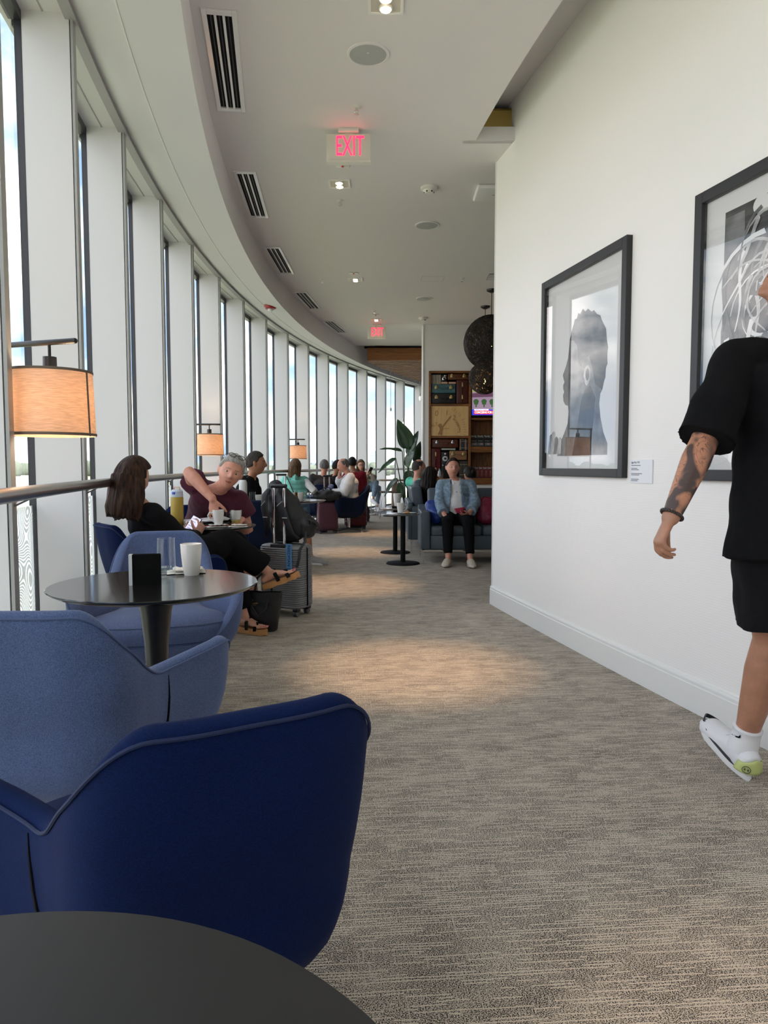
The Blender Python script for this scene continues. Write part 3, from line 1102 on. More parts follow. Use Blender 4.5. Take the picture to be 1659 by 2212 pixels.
tower(584, 592, 996, 1500, 'small skyline block behind the dark-haired man', M_TOWER2)
# ================================================================== FURNITURE
def fabric(name, c, spk, bump=0.25, sheen=0.2):
    """woven upholstery: fine two-tone weave"""
    if name in MATS:
        return MATS[name]
    m = bpy.data.materials.new(name)
    m.use_nodes = True
    nt = m.node_tree
    N, L = nt.nodes, nt.links
    b = N['Principled BSDF']
    b.inputs['Roughness'].default_value = 0.9
    b.inputs['Specular IOR Level'].default_value = 0.15
    b.inputs['Sheen Weight'].default_value = sheen
    b.inputs['Sheen Roughness'].default_value = 0.4
    tc = N.new('ShaderNodeTexCoord')
    n = N.new('ShaderNodeTexNoise')
    n.inputs['Scale'].default_value = 420
    n.inputs['Detail'].default_value = 2
    n2 = N.new('ShaderNodeTexNoise')
    n2.inputs['Scale'].default_value = 5
    L.new(tc.outputs['Object'], n.inputs['Vector'])
    L.new(tc.outputs['Object'], n2.inputs['Vector'])
    ad = N.new('ShaderNodeMath')
    ad.operation = 'MULTIPLY_ADD'
    ad.inputs[1].default_value = 0.25
    L.new(n2.outputs['Fac'], ad.inputs[0])
    L.new(n.outputs['Fac'], ad.inputs[2])
    r = N.new('ShaderNodeValToRGB')
    r.color_ramp.elements[0].position = 0.45
    r.color_ramp.elements[1].position = 0.82
    r.color_ramp.elements[0].color = (*[v * (1 - spk) for v in c], 1)
    r.color_ramp.elements[1].color = (*[min(1, v * (1 + spk)) for v in c], 1)
    L.new(ad.outputs[0], r.inputs['Fac'])
    L.new(r.outputs['Color'], b.inputs['Base Color'])
    bp = N.new('ShaderNodeBump')
    bp.inputs['Strength'].default_value = bump
    bp.inputs['Distance'].default_value = 0.003
    L.new(n.outputs['Fac'], bp.inputs['Height'])
    L.new(bp.outputs['Normal'], b.inputs['Normal'])
    MATS[name] = m
    return m

M_LBLUE = fabric('light_blue_weave', (0.095, 0.135, 0.27), 0.35)
M_DBLUE = fabric('deep_blue_weave', (0.0020, 0.0105, 0.060), 0.30, sheen=0.02)
M_NAVY = fabric('navy_weave', (0.006, 0.012, 0.036), 0.30, sheen=0.05)
M_LPIPE = mat('light_blue_piping', (0.075, 0.11, 0.23), 0.8)
M_DPIPE = mat('deep_blue_piping', (0.004, 0.014, 0.062), 0.8)
M_NPIPE = mat('navy_piping', (0.008, 0.015, 0.045), 0.8)
M_ALU = mat('dark_aluminium', (0.16, 0.16, 0.165), 0.35, metal=0.9)

def sstep(x, a, b):
    t = max(0.0, min(1.0, (x - a) / (b - a)))
    return t * t * (3 - 2 * t)

def lerp_tab(tab, x):
    if x <= tab[0][0]:
        return tab[0][1]
    for (x0, y0), (x1, y1) in zip(tab, tab[1:]):
        if x <= x1:
            t = (x - x0) / (x1 - x0)
            return y0 + (y1 - y0) * t
    return tab[-1][1]

ZB = 0.25
def shell_top(t):                      # height of the rim, t = degrees from the middle of the back
    if t < 66:
        return 0.82 - 0.215 * sstep(t, 20, 66)
    if t < 110:
        return 0.605 + 0.025 * sstep(t, 68, 112)
    return 0.630 - 0.265 * sstep(t, 108, 150)
PROF = [(0.25, 0.50), (0.27, 0.64), (0.30, 0.765), (0.34, 0.86), (0.39, 0.925), (0.45, 0.965), (0.53, 0.99), (0.62, 1.0), (0.85, 1.0)]
# half plan of the shell: narrow back, arms swinging outward, shallow front
PLAN = [(0, 0.0, -0.315), (15, 0.105, -0.312), (30, 0.190, -0.283), (42, 0.232, -0.230), (55, 0.250, -0.145), (68, 0.268, -0.050), (82, 0.308, 0.040), (96, 0.356, 0.120),
        (108, 0.388, 0.190), (119, 0.382, 0.245), (133, 0.325, 0.298), (150, 0.215, 0.338), (167, 0.085, 0.353), (180, 0.0, 0.355)]
def _plan(t):
    n = len(PLAN)
    for i in range(n - 1):
        if t <= PLAN[i + 1][0]:
            break
    def g(k):
        if k < 0:
            return (-PLAN[1][0], -PLAN[1][1], PLAN[1][2])
        if k >= n:
            return (360 - PLAN[n - 2][0], -PLAN[n - 2][1], PLAN[n - 2][2])
        return PLAN[k]
    p0, p1, p2, p3 = g(i - 1), g(i), g(i + 1), g(i + 2)
    u = (t - p1[0]) / (p2[0] - p1[0])
    out = []
    for k in (1, 2):
        m1 = (p2[k] - p0[k]) / (p2[0] - p0[0]) * (p2[0] - p1[0])
        m2 = (p3[k] - p1[k]) / (p3[0] - p1[0]) * (p2[0] - p1[0])
        h = (2 * u ** 3 - 3 * u ** 2 + 1) * p1[k] + (u ** 3 - 2 * u ** 2 + u) * m1 + (-2 * u ** 3 + 3 * u ** 2) * p2[k] + (u ** 3 - u ** 2) * m2
        out.append(h)
    return out
_plan_cache = {}
def shell_pt(phi, z, inset=0.0):
    key = round(math.degrees(phi), 4)
    if key not in _plan_cache:
        t = abs(key)
        x, y = _plan(t)
        x2, y2 = _plan(min(180.0, t + 1.0)) if t < 179 else (x - 0.005, y)
        x1, y1 = _plan(max(0.0, t - 1.0)) if t > 1 else (x - 0.005, y)
        n = Vector((y2 - y1, -(x2 - x1)))
        n = n.normalized() if n.length > 1e-6 else Vector((0, -1))
        sg = -1 if phi < 0 else 1
        if t < 1:
            n = Vector((0, -1))
        if t > 179:
            n = Vector((0, 1))
        _plan_cache[key] = (sg * x, y, sg * n.x, n.y)
    x, y, nx, ny = _plan_cache[key]
    k = lerp_tab(PROF, z)
    x, y = x * k - nx * inset, y * k - ny * inset
    up = max(0.0, z - 0.50)
    w = sstep(-ny, -0.35, 0.55)
    y -= (0.26 * up - 0.20 * up * up) * w
    return Vector((x, y, z))

def make_tub_chair(m_fab, m_pipe):
    parts = {}
    NU, NV, TH = 144, 16, 0.05
    P, rim = [], []
    for i in range(NU):
        phi = -PI + 2 * PI * i / NU
        T = shell_top(abs(math.degrees(phi)))
        row = [Vector((0, 0, ZB - 0.012)), shell_pt(phi, ZB, 0.07)]
        for j in range(NV + 1):
            row.append(shell_pt(phi, ZB + (T - 0.018 - ZB) * j / NV))
        mid = shell_pt(phi, T, TH / 2)
        out = shell_pt(phi, T - 0.018)
        inn = shell_pt(phi, T - 0.018, TH)
        for k in range(1, 8):
            q = PI * k / 8
            row.append((out + inn) / 2 + (out - inn) / 2 * math.cos(q) + Vector((0, 0, 0.020 * math.sin(q))))
        row.append(inn)
        zlow = 0.36
        for j in range(1, 7):
            z = (T - 0.018) + (min(zlow, T - 0.03) - (T - 0.018)) * j / 6
            row.append(shell_pt(phi, z, TH))
        row.append(Vector((0, 0, 0.36)))
        P.append(row)
        rim.append(shell_pt(phi, T - 0.012, -0.002))
    parts['shell'] = MB().grid(P, cu=True)
    parts['piping'] = MB().loft(rim, 0.0032, n=6, closed=True)
    seams = []
    for sg in (-1, 1):
        phi = math.radians(70) * sg
        pts = [shell_pt(phi, z, -0.001) for z in arange(0.30, 0.575, 9)]
        seams.append(MB().loft(pts, [0.0008 + 0.0032 * math.sin(PI * k / 8) for k in range(9)], n=6))
    # cushion: puffed superellipse
    Q = []
    for i in range(64):
        q = 2 * PI * i / 64
        s, c = math.sin(q), math.cos(q)
        px_, py_ = _plan(abs(math.degrees(q - PI)))
        sgx = 1 if q < PI else -1
        row = [Vector((0, 0.03, 0.36))]
        for rr, z in ((0.55, 0.36), (0.93, 0.368), (0.985, 0.395), (1.0, 0.425), (0.985, 0.452), (0.90, 0.476), (0.65, 0.492), (0.35, 0.497)):
            row.append(Vector((sgx * px_ * rr * 0.83, 0.03 + py_ * rr * 0.86, z)))
        row.append(Vector((0, 0.03, 0.499)))
        Q.append(row)
    cushion = MB().grid(Q, cu=True)
    cpipe = MB().loft([Q[i][5] for i in range(64)], 0.003, n=6, closed=True)
    return parts['shell'], parts['piping'], seams, cushion, cpipe

_tub = {}
def tub_chair(name, label, loc, face, kind, group=None, base=True):
    """face = compass angle of the direction the seat looks to, degrees from +Y towards -X"""
    m_fab, m_pipe = {'light': (M_LBLUE, M_LPIPE), 'deep': (M_DBLUE, M_DPIPE), 'navy': (M_NAVY, M_NPIPE)}[kind]
    if kind in _tub:
        t = copy_tree(_tub[kind])
        t.location = loc
        t.rotation_euler = (0, 0, math.radians(face))
        t['label'] = label
        if group:
            t['group'] = group
        return t
    t = thing(name, label, 'chair', loc, math.radians(face), group)
    sh, pp, seams, cu, cp = make_tub_chair(m_fab, m_pipe)
    s_o = sh.build('shell', m_fab, t)
    pp.build('piping', m_pipe, s_o)
    for q in seams:
        q.build('seam', M_BLACKM, s_o)
    c_o = cu.build('seat_cushion', m_fab, t)
    cp.build('cushion_piping', m_pipe, c_o)
    MB().cyl((0, 0, 0.05), (0, 0, 0.25), 0.026, n=18).build('column', M_CHROME, t)
    hub = MB().lathe([(0, 0.035), (0.045, 0.035), (0.045, 0.06), (0.03, 0.075), (0, 0.075)], n=24).build('hub', M_ALU, t)
    for k in range(4):
        q = PI / 4 + k * PI / 2
        d = Vector((math.cos(q), math.sin(q), 0))
        lg = MB().loft([d * 0.03 + Vector((0, 0, 0.055)), d * 0.17 + Vector((0, 0, 0.045)), d * 0.31 + Vector((0, 0, 0.026))], [(0.016, 0.022), (0.013, 0.018), (0.010, 0.015)], hint=(0, 0, 1), n=10).build('leg', M_ALU, t)
        MB().cyl(d * 0.30 + Vector((0, 0, 0.0)), d * 0.30 + Vector((0, 0, 0.024)), 0.016, n=12).build('glide', M_CHROME, lg)
    _tub[kind] = t
    return t

GT = 'blue tub chairs'
tub_chair('tub_chair', 'deep blue tub chair in the foreground, seen from behind', (-0.368, 1.295, 0), 30, 'deep', GT)
tub_chair('tub_chair', 'light blue tub chair seen from behind, at the left edge of the picture', (-0.885, 2.03, 0), 1, 'light', GT)
tub_chair('tub_chair', 'light blue tub chair facing the camera behind the round black table', (-1.09, 3.42, 0), 194, 'light', GT)
tub_chair('tub_chair', 'deep blue tub chair in which the brown-haired woman sits', (-1.40, 4.44, 0), -50, 'deep', GT)
tub_chair('tub_chair', 'deep blue tub chair under the man in the maroon T-shirt', (-1.58, 5.95, 0), 205, 'deep', GT)
tub_chair('tub_chair', 'navy tub chair with its back to the camera, behind the backpack', (-1.36, 7.42, 0), 5, 'navy', GT)

# ---- round black pedestal tables
M_TTOP = mat('black_table_top', (0.010, 0.010, 0.011), 0.16, coat=0.3)
M_TTOPN = mat('black_table_top_dull', (0.016, 0.016, 0.017), 0.42)
def pedestal_table(label, loc, r=0.372, h=0.735, m=None):
    t = thing('pedestal_table', label, 'table', loc, 0, 'round black pedestal tables')
    MB().lathe([(0, h - 0.024), (r - 0.045, h - 0.024), (r - 0.012, h - 0.014), (r - 0.002, h - 0.006), (r, h - 0.003), (r - 0.003, h), (0, h)], n=96).build('table_top', m or M_TTOP, t, angle=25)
    MB().lathe([(0, 0), (0.24, 0), (0.24, 0.006), (0.20, 0.016), (0.10, 0.034), (0.058, 0.07), (0.042, 0.14), (0.036, 0.25), (0.037, 0.38), (0.044, 0.52), (0.056, 0.63), (0.072, h - 0.03), (0.075, h - 0.024), (0, h - 0.024)], n=48).build('stem', M_BLACK, t)
    return t
pedestal_table('round black table top cut by the bottom left corner of the picture', (-0.30, 0.29, 0), 0.380, 0.735, M_TTOPN)
pedestal_table('round black pedestal table with glass and white cup on it', (-0.845, 2.60, 0))
pedestal_table('round black pedestal table between the woman and the maroon-shirted man', (-1.30, 5.13, 0), 0.365)
pedestal_table('round black pedestal table of the dark-haired man, behind the backpack', (-1.50, 7.98, 0), 0.30)
pedestal_table('round black table carrying cups, in front of the woman in the mint vest', (-1.10, 8.85, 0))

# ---- floor lamps in the window bays
M_SHADE = bpy.data.materials.new('linen_shade')
M_SHADE.use_nodes = True
_nt = M_SHADE.node_tree
_b = _nt.nodes['Principled BSDF']
_b.inputs['Base Color'].default_value = (0.74, 0.58, 0.45, 1)
_b.inputs['Roughness'].default_value = 0.9
_tc = _nt.nodes.new('ShaderNodeTexCoord')
_mp = _nt.nodes.new('ShaderNodeMapping')
_mp.inputs['Scale'].default_value = (25, 25, 320)
_nz = _nt.nodes.new('ShaderNodeTexNoise')
_nz.inputs['Scale'].default_value = 1.0
_nz.inputs['Detail'].default_value = 3
_nt.links.new(_tc.outputs['Object'], _mp.inputs['Vector'])
_nt.links.new(_mp.outputs['Vector'], _nz.inputs['Vector'])
_rp = _nt.nodes.new('ShaderNodeValToRGB')
_rp.color_ramp.elements[0].position = 0.35
_rp.color_ramp.elements[0].color = (0.60, 0.47, 0.36, 1)
_rp.color_ramp.elements[1].position = 0.7
_rp.color_ramp.elements[1].color = (0.82, 0.66, 0.53, 1)
_nt.links.new(_nz.outputs['Fac'], _rp.inputs['Fac'])
_tl = _nt.nodes.new('ShaderNodeBsdfTranslucent')
_mx = _nt.nodes.new('ShaderNodeMixShader')
_mx.inputs['Fac'].default_value = 0.45
_nt.links.new(_rp.outputs['Color'], _b.inputs['Base Color'])
_nt.links.new(_rp.outputs['Color'], _tl.inputs['Color'])
_nt.links.new(_b.outputs['BSDF'], _mx.inputs[1])
_nt.links.new(_tl.outputs['BSDF'], _mx.inputs[2])
_nt.links.new(_mx.outputs['Shader'], _nt.nodes['Material Output'].inputs['Surface'])
M_SHTRIM = mat('shade_trim', (0.16, 0.12, 0.09), 0.8)

_lamp = None
def floor_lamp(loc, rz, label):
    """pole stands at local x=-0.20, arm runs along +x, shade hangs under the arm"""
    global _lamp
    if _lamp is not None:
        t = copy_tree(_lamp)
        t.location = loc
        t.rotation_euler = (0, 0, rz)
        t['label'] = label
        return t
    t = thing('floor_lamp', label, 'floor lamp', loc, rz, 'floor lamps in the window bays')
    ZA = 1.640
    MB().lathe([(0, 0), (0.14, 0), (0.14, 0.012), (0.03, 0.02), (0, 0.02)], (-0.20, 0, 0), 32).build('base', M_BLACK, t)
    MB().cyl((-0.20, 0, 0.01), (-0.20, 0, ZA + 0.01), 0.011, n=14).build('pole', M_BLACK, t)
    MB().loft([(-0.215, 0, ZA), (0.12, 0, ZA)], 0.011, n=14).build('arm', M_BLACK, t)
    MB().cyl((0, 0, ZA - 0.065), (0, 0, ZA), 0.006, n=10).build('stem', M_BLACK, t)
    MB().lathe([(0, ZA - 0.055), (0.025, ZA - 0.055), (0.026, ZA - 0.10), (0, ZA - 0.102)], n=20).build('lamp_holder', M_BLACK, t)
    R0, R1, zt, zb = 0.152, 0.160, ZA - 0.11, ZA - 0.358
    sh = MB().lathe([(R0, zt), (R1, zb), (R1 - 0.003, zb), (R0 - 0.003, zt), (R0, zt)], n=56).build('lamp_shade', M_SHADE, t)
    for z, r in ((zt - 0.003, R0 + 0.0005), (zb + 0.006, R1 + 0.0005)):
        MB().lathe([(r, z - 0.005), (r + 0.002, z - 0.004), (r + 0.002, z + 0.004), (r, z + 0.005), (r - 0.003, z)], n=56).build('shade_trim', M_SHTRIM, sh)
    for q in (0.15, PI + 0.15):
        p0 = Vector((math.cos(q) * (R0 + 0.001), math.sin(q) * (R0 + 0.001), zt))
        p1 = Vector((math.cos(q) * (R1 + 0.001), math.sin(q) * (R1 + 0.001), zb))
        MB().loft([p0, p1], [(0.0015, 0.006)] * 2, hint=(math.cos(q), math.sin(q), 0), n=8).build('shade_seam', M_SHTRIM, sh)
    rg = MB()
    for k in range(3):
        q = k * 2 * PI / 3
        rg.loft([(0, 0, zt + 0.012), (math.cos(q) * (R0 - 0.004), math.sin(q) * (R0 - 0.004), zt - 0.005)], 0.002, n=6)
    rg.build('spider', M_CHROME, t)
    MB().sph((0, 0, zt - 0.10), 0.035, 16, 10).build('bulb', mat('lamp_bulb', (1, 0.85, 0.6), 0.5, emit=(1, 0.66, 0.36), emit_s=16), t)
    point('lamp_light', (0, 0, zt - 0.11), 8, (1, 0.74, 0.50), 0.04, t)
    _lamp = t
    return t
floor_lamp((-1.285, 2.76, 0), math.radians(-18), 'largest floor lamp, with glowing drum shade, at the left edge')
floor_lamp((-2.02, 8.25, 0), math.radians(5), 'middle floor lamp with drum shade, above the maroon-shirted man')
floor_lamp((-1.57, 13.0, 0), math.radians(10), 'smallest far floor lamp, above the woman in the mint vest')

# ---- slate blue leather seats
M_LEATH = mat('slate_leather', (0.060, 0.082, 0.105), 0.42, bump=(90, 0.12), var=(4, 0.12))
def leather_sofa(name, label, loc, face, width, n_cush, group, pillow=False):
    t = thing(name, label, 'sofa' if n_cush > 1 else 'armchair', loc, math.radians(face), group)
    w = width
    D = 0.74
    aw = 0.115
    for s in (-1, 1):
        MB().rbox((s * (w / 2 - aw / 2), 0.02, 0.395), (aw, D, 0.45), 0.018).build('arm', M_LEATH, t)
    MB().rbox((0, 0.01, 0.255), (w - 2 * aw + 0.01, D - 0.04, 0.17), 0.015).build('seat_base', M_LEATH, t)
    cw = (w - 2 * aw) / n_cush
    for k in range(n_cush):
        x = -w / 2 + aw + cw * (k + 0.5)
        MB().rbox((x, 0.04, 0.39), (cw - 0.006, D - 0.06, 0.12), 0.035, 4).build('seat_cushion', M_LEATH, t)
        MB().rbox((x, -0.235, 0.65), (cw - 0.006, 0.15, 0.46), 0.03, 4, rot=(math.radians(9), 0, 0)).build('back_cushion', M_LEATH, t)
    MB().rbox((0, -0.345, 0.42), (w, 0.07, 0.50), 0.018).build('back_panel', M_LEATH, t)
    if pillow:
        MB().rbox((0.0, -0.20, 0.86), (0.40, 0.16, 0.20), 0.06, 4, rot=(0.3, 0, 0)).build('head_pillow', M_LEATH, t)
    for s in (-1, 1):
        fr = MB().box((s * (w / 2 - 0.03), 0.02, 0.155), (0.022, D - 0.02, 0.022)).build('side_rail', M_CHROME, t, smooth=False)
        for y in (-0.33, 0.36):
            MB().box((s * (w / 2 - 0.03), y, 0.073), (0.016, 0.022, 0.146)).build('leg', M_CHROME, fr, smooth=False)
    for y in (-0.33, 0.36):
        MB().box((0, y, 0.155), (w - 0.06, 0.022, 0.022)).build('cross_rail', M_CHROME, t, smooth=False)
    return t
leather_sofa('leather_sofa', 'slate blue leather sofa on which the woman in the denim jacket sits', (1.165, 8.75, 0), 180, 1.46, 2, 'slate leather seats')
leather_sofa('leather_sofa', 'slate blue leather sofa turned sideways, under the green-shirted man', (0.70, 10.26, 0), -90, 1.50, 2, 'slate leather seats', True)
tub_chair('tub_chair', 'navy tub chair beyond the sofa, partly hidden by the picture wall', (2.05, 10.3, 0), 120, 'navy', GT)

# ---- slim round side tables
def side_table(label, loc, h=0.60):
    t = thing('side_table', label, 'side table', loc, 0, 'slim black side tables')
    MB().lathe([(0, h - 0.02), (0.18, h - 0.02), (0.198, h - 0.008), (0.20, h - 0.004), (0.197, h), (0, h)], n=48).build('table_top', mat('grey_laminate', (0.20, 0.20, 0.195), 0.25, coat=0.3), t, angle=25)
    MB().cyl((0, 0, 0.01), (0, 0, h - 0.02), 0.030, n=22).build('column', M_BLACKM, t)
    MB().lathe([(0, 0), (0.20, 0), (0.20, 0.008), (0.19, 0.016), (0.05, 0.022), (0, 0.022)], n=48).build('foot', M_BLACKM, t)
    return t
side_table('slim black side table with cup and plate beside the sofa arm', (0.225, 8.40, 0))
side_table('slim black side table behind the first, carrying the tall white cup', (0.15, 9.46, 0))
# ================================================================== SHELF WALL
Y_SF = 12.55
M_SHELFW = mat_wood('walnut_shelf', s2l((92, 54, 22)), s2l((140, 90, 42)), (1.2, 1.2, 14), 0.4)
M_SHELFB = mat_wood('cedar_back', s2l((100, 60, 26)), s2l((150, 98, 48)), (9, 1.2, 1.2), 0.5)
M_PLY = mat_wood('birch_panel', s2l((205, 168, 110)), s2l((220, 186, 130)), (6, 1, 1.0), 0.5)
M_ENGR = mat('engraving', s2l((158, 122, 76)), 0.6)
t = thing('built_in_shelf', 'built-in walnut display shelf full of vintage cases and magazines', 'shelf', (0, Y_SF, 0))
def board(nm, x0, x1, z0, z1, y0=0.0, y1=0.34, m=M_SHELFW, par=None):
    return MB().box(((x0 + x1) / 2, (y0 + y1) / 2, (z0 + z1) / 2), (x1 - x0, y1 - y0, z1 - z0)).build(nm, m, par or t, smooth=False, bevel=0.003)
board('side_panel', 0.787, 0.825, 0.83, 2.815, -0.02)
board('top_panel', 0.825, 2.78, 2.777, 2.815, -0.02)
board('mid_post', 1.487, 1.527, 0.94, 2.777, -0.02)
board('bottom_panel', 0.825, 2.78, 0.83, 0.94, -0.02)
board('side_panel', 2.74, 2.78, 0.83, 2.777, -0.02)
board('back_panel', 0.825, 1.487, 0.94, 2.777, 0.30, 0.34, M_BLACKM)
board('back_panel', 1.527, 2.74, 0.94, 2.777, 0.30, 0.34, M_SHELFB)
board('shelf_board', 0.825, 1.487, 2.210, 2.248)
board('shelf_board', 0.825, 1.487, 1.645, 1.683)
board('shelf_board', 1.527, 2.74, 1.962, 2.002)
board('shelf_board', 1.527, 2.74, 1.398, 1.500)
pn = board('engraved_panel', 0.827, 1.485, 1.686, 2.206, 0.0, 0.02, M_PLY)
# the engraved altimeter dial on the panel
PX, PZ = 1.010, 1.815                     # pivot of the hands
_fk = [0]
def flat(poly, nm, m=M_ENGR, par=pn, y=None):
    _fk[0] += 1
    y = -0.0012 - 0.0004 * (_fk[0] % 7)
    return MB().prism([(x, y, z) for x, z in poly], (0, 0.002, 0)).build(nm, m, par, smooth=False)
def hand(ang, L_, w0, w1, nm):
    a = math.radians(ang)
    d = Vector((math.sin(a), math.cos(a)))
    n = Vector((d.y, -d.x))
    b = Vector((PX, PZ))
    pts = [b - d * 0.04 + n * w0, b + d * L_ * 0.85 + n * w1, b + d * L_, b + d * L_ * 0.85 - n * w1, b - d * 0.04 - n * w0]
    flat([tuple(p) for p in pts], nm)
hand(38, 0.29, 0.016, 0.014, 'dial_hand')
hand(92, 0.145, 0.004, 0.004, 'dial_hand')
hand(182, 0.125, 0.02, 0.022, 'dial_hand')
hand(205, 0.13, 0.014, 0.016, 'dial_hand')
hand(-25, 0.09, 0.022, 0.035, 'dial_hand')
for txt, x, z, s in (('0', 0.925, 2.075, 0.13), ('1', 1.105, 2.085, 0.12), ('2', 1.235, 2.0, 0.125), ('3', 1.32, 1.78, 0.125), ('ALT', 0.882, 1.875, 0.08)):
    text_part('dial_lettering', txt, M_ENGR, pn, (x, -0.0012, z), (1, 0, -0.12) if txt != 'ALT' else (1, 0, 0.35), (0, 0, 1), s, 0.001)
for k in range(24):
    q = math.radians(-28 + k * 6.2)
    r0, r1 = 0.385, (0.43 if k % 5 else 0.45)
    if k in (8, 14):
        continue
    p0, p1 = (PX + r0 * math.sin(q), PZ - 0.02 + r0 * math.cos(q)), (PX + r1 * math.sin(q), PZ - 0.02 + r1 * math.cos(q))
    if p1[0] > 1.475 or p1[1] > 2.2 or p1[0] < 0.835:
        continue
    nx, nz = 0.003 * math.cos(q), -0.003 * math.sin(q)
    flat([(p0[0] - nx, p0[1] - nz), (p1[0] - nx, p1[1] - nz), (p1[0] + nx, p1[1] + nz), (p0[0] + nx, p0[1] + nz)], 'dial_tick')
for k, (x, z, r) in enumerate(((1.275, 1.92, 0.5), (1.29, 1.89, 0.5), (1.305, 1.86, 0.5))):
    text_part('dial_lettering', ('FEET', '1000', '100')[k], M_ENGR, pn, (x, -0.0012, z), (0.55, 0, -0.8), (0.8, 0, 0.55), 0.05, 0.001)

GC = 'vintage cases on the shelf'
M_BRASS = mat('case_brass', (0.60, 0.46, 0.20), 0.3, metal=1.0)
def suitcase(label, x0, x1, z0, z1, col, rough=0.4, vertical=False, d=0.24, metal=M_BRASS, name='vintage_suitcase'):
    m = mat('case_%d_%d' % (int(x0 * 1000), int(z0 * 1000)), col, rough, var=(9, 0.18))
    c = thing(name, label, 'suitcase', ((x0 + x1) / 2, Y_SF + 0.02, z0), 0, GC)
    w, h = x1 - x0, z1 - z0
    MB().rbox((0, d / 2, h / 2), (w, d, h), 0.016).build('body', m, c)
    if vertical:
        MB().box((0, -0.0015, h / 2), (0.004, 0.003, h * 0.98)).build('seam', M_BLACKM, c, smooth=False)
        for s in (0.28, 0.8):
            MB().rbox((0, -0.006, h * s), (0.022, 0.012, 0.075), 0.004).build('latch', metal, c)
        MB().loft([(0.01, -0.004, h * 0.42), (-0.02, -0.03, h * 0.47), (-0.02, -0.03, h * 0.56), (0.01, -0.004, h * 0.62)], 0.007, n=8).build('handle', m, c)
    else:
        MB().box((0, -0.0015, h * 0.62), (w * 0.985, 0.003, 0.004)).build('seam', M_BLACKM, c, smooth=False)
        for s in (-1, 1):
            l_ = MB().rbox((s * w * 0.30, -0.006, h * 0.60), (0.055, 0.012, 0.045), 0.004).build('latch', metal, c)
            MB().rbox((s * w * 0.30, -0.010, h * 0.60 + 0.03), (0.035, 0.008, 0.02), 0.003).build('hasp', metal, l_)
        MB().loft([(-w * 0.13, -0.006, h * 0.52), (-w * 0.11, -0.028, h * 0.44), (w * 0.11, -0.028, h * 0.44), (w * 0.13, -0.006, h * 0.52)], 0.008, n=8).build('handle', m, c)
    return c
suitcase('teal hard suitcase stacked on the black one, top bay', 0.832, 1.258, 2.432, 2.592, s2l((64, 104, 112)))
suitcase('black briefcase with brass locks at the bottom of the top bay', 0.832, 1.265, 2.249, 2.431, s2l((24, 25, 28)))
suitcase('dark red leather case standing upright in the top bay', 1.272, 1.484, 2.249, 2.665, s2l((72, 24, 18)), vertical=True)
suitcase('flat brown suitcase lying at the top right of the top bay', 1.118, 1.480, 2.668, 2.768, s2l((96, 52, 24)))
suitcase('brown leather suitcase with steel locks in the lower bay', 0.842, 1.308, 1.478, 1.630, s2l((92, 44, 28)), metal=M_CHROME)
suitcase('oxblood suitcase standing upright at the left of the lower bay', 0.830, 1.002, 0.942, 1.470, s2l((96, 26, 24)), vertical=True)
suitcase('tan suitcase with brass latches in the lower bay', 1.157, 1.467, 1.262, 1.426, s2l((146, 104, 72)))

def small_box(name, label, cat, x0, x1, z0, z1, col, d=0.2, group=None, y=0.03):
    c = thing(name, label, cat, ((x0 + x1) / 2, Y_SF + y, z0), 0, group)
    w, h = x1 - x0, z1 - z0
    m = mat(name + '_%d_%d' % (int(x0 * 1000), int(z0 * 1000)), col, 0.6, var=(20, 0.15))
    MB().box((0, d / 2, h / 2), (w, d, h)).build('cover', m, c, smooth=False, bevel=0.002)
    MB().box((0, -0.0006, h / 2), (w * 0.9, 0.0012, h * 0.55)).build('page_block', mat('page_cream', (0.55, 0.50, 0.42), 0.9), c, smooth=False)
    return c
for k in range(2):
    small_box('flat_book', ('orange box lying flat under the folding camera', 'orange box lying flat left of the dark red case')[k], 'book', (1.002, 1.135)[k], (1.118, 1.262)[k], 2.594, 2.632, s2l(((176, 96, 50), (186, 104, 60))[k]))
small_box('flat_book', 'teal book lying flat above the film projector', 'book', 1.010, 1.265, 1.437, 1.470, s2l((96, 130, 118)))
# upright books
def upright_books(x0, x1, z0, z1, n, cols, lab, group):
    w = (x1 - x0) / n
    for k in range(n):
        nm = ('leftmost', 'second from left', 'third from left', 'fourth from left', 'fifth from left', 'sixth from left', 'seventh from left', 'eighth from left', 'ninth from left')[k]
        c = thing('book', '%s of the %s' % (nm, lab), 'book', (x0 + w * (k + 0.5), Y_SF + 0.05, z0), 0, group)
        h = (z1 - z0) * (0.985 - 0.02 * (k % 3 == 1))
        m = mat('spine_%d' % int((x0 + z0 * 7 + k) * 1000), cols[k % len(cols)], 0.6)
        MB().box((0, 0.08, h / 2), (w * 0.90, 0.16, h)).build('cover', m, c, smooth=False, bevel=0.002)
        for q in (0.2, 0.8):
            MB().box((0, -0.0008, h * q), (w * 0.8, 0.0016, 0.008)).build('spine_band', mat('gilt', (0.45, 0.38, 0.22), 0.5), c, smooth=False)
upright_books(0.832, 0.998, 2.594, 2.762, 9, [s2l((170, 165, 152)), s2l((150, 146, 136)), s2l((182, 178, 165))], 'pale grey upright books in the top bay', 'pale grey books')
upright_books(1.337, 1.478, 1.437, 1.636, 6, [s2l((150, 120, 90)), s2l((40, 56, 66)), s2l((34, 48, 60)), s2l((44, 58, 62))], 'dark blue upright books in the lower bay', 'dark blue books')
upright_books(1.337, 1.479, 0.942, 1.250, 7, [s2l((60, 56, 48)), s2l((72, 66, 52)), s2l((48, 46, 42))], 'dark upright books below the tan suitcase', 'dark brown books')
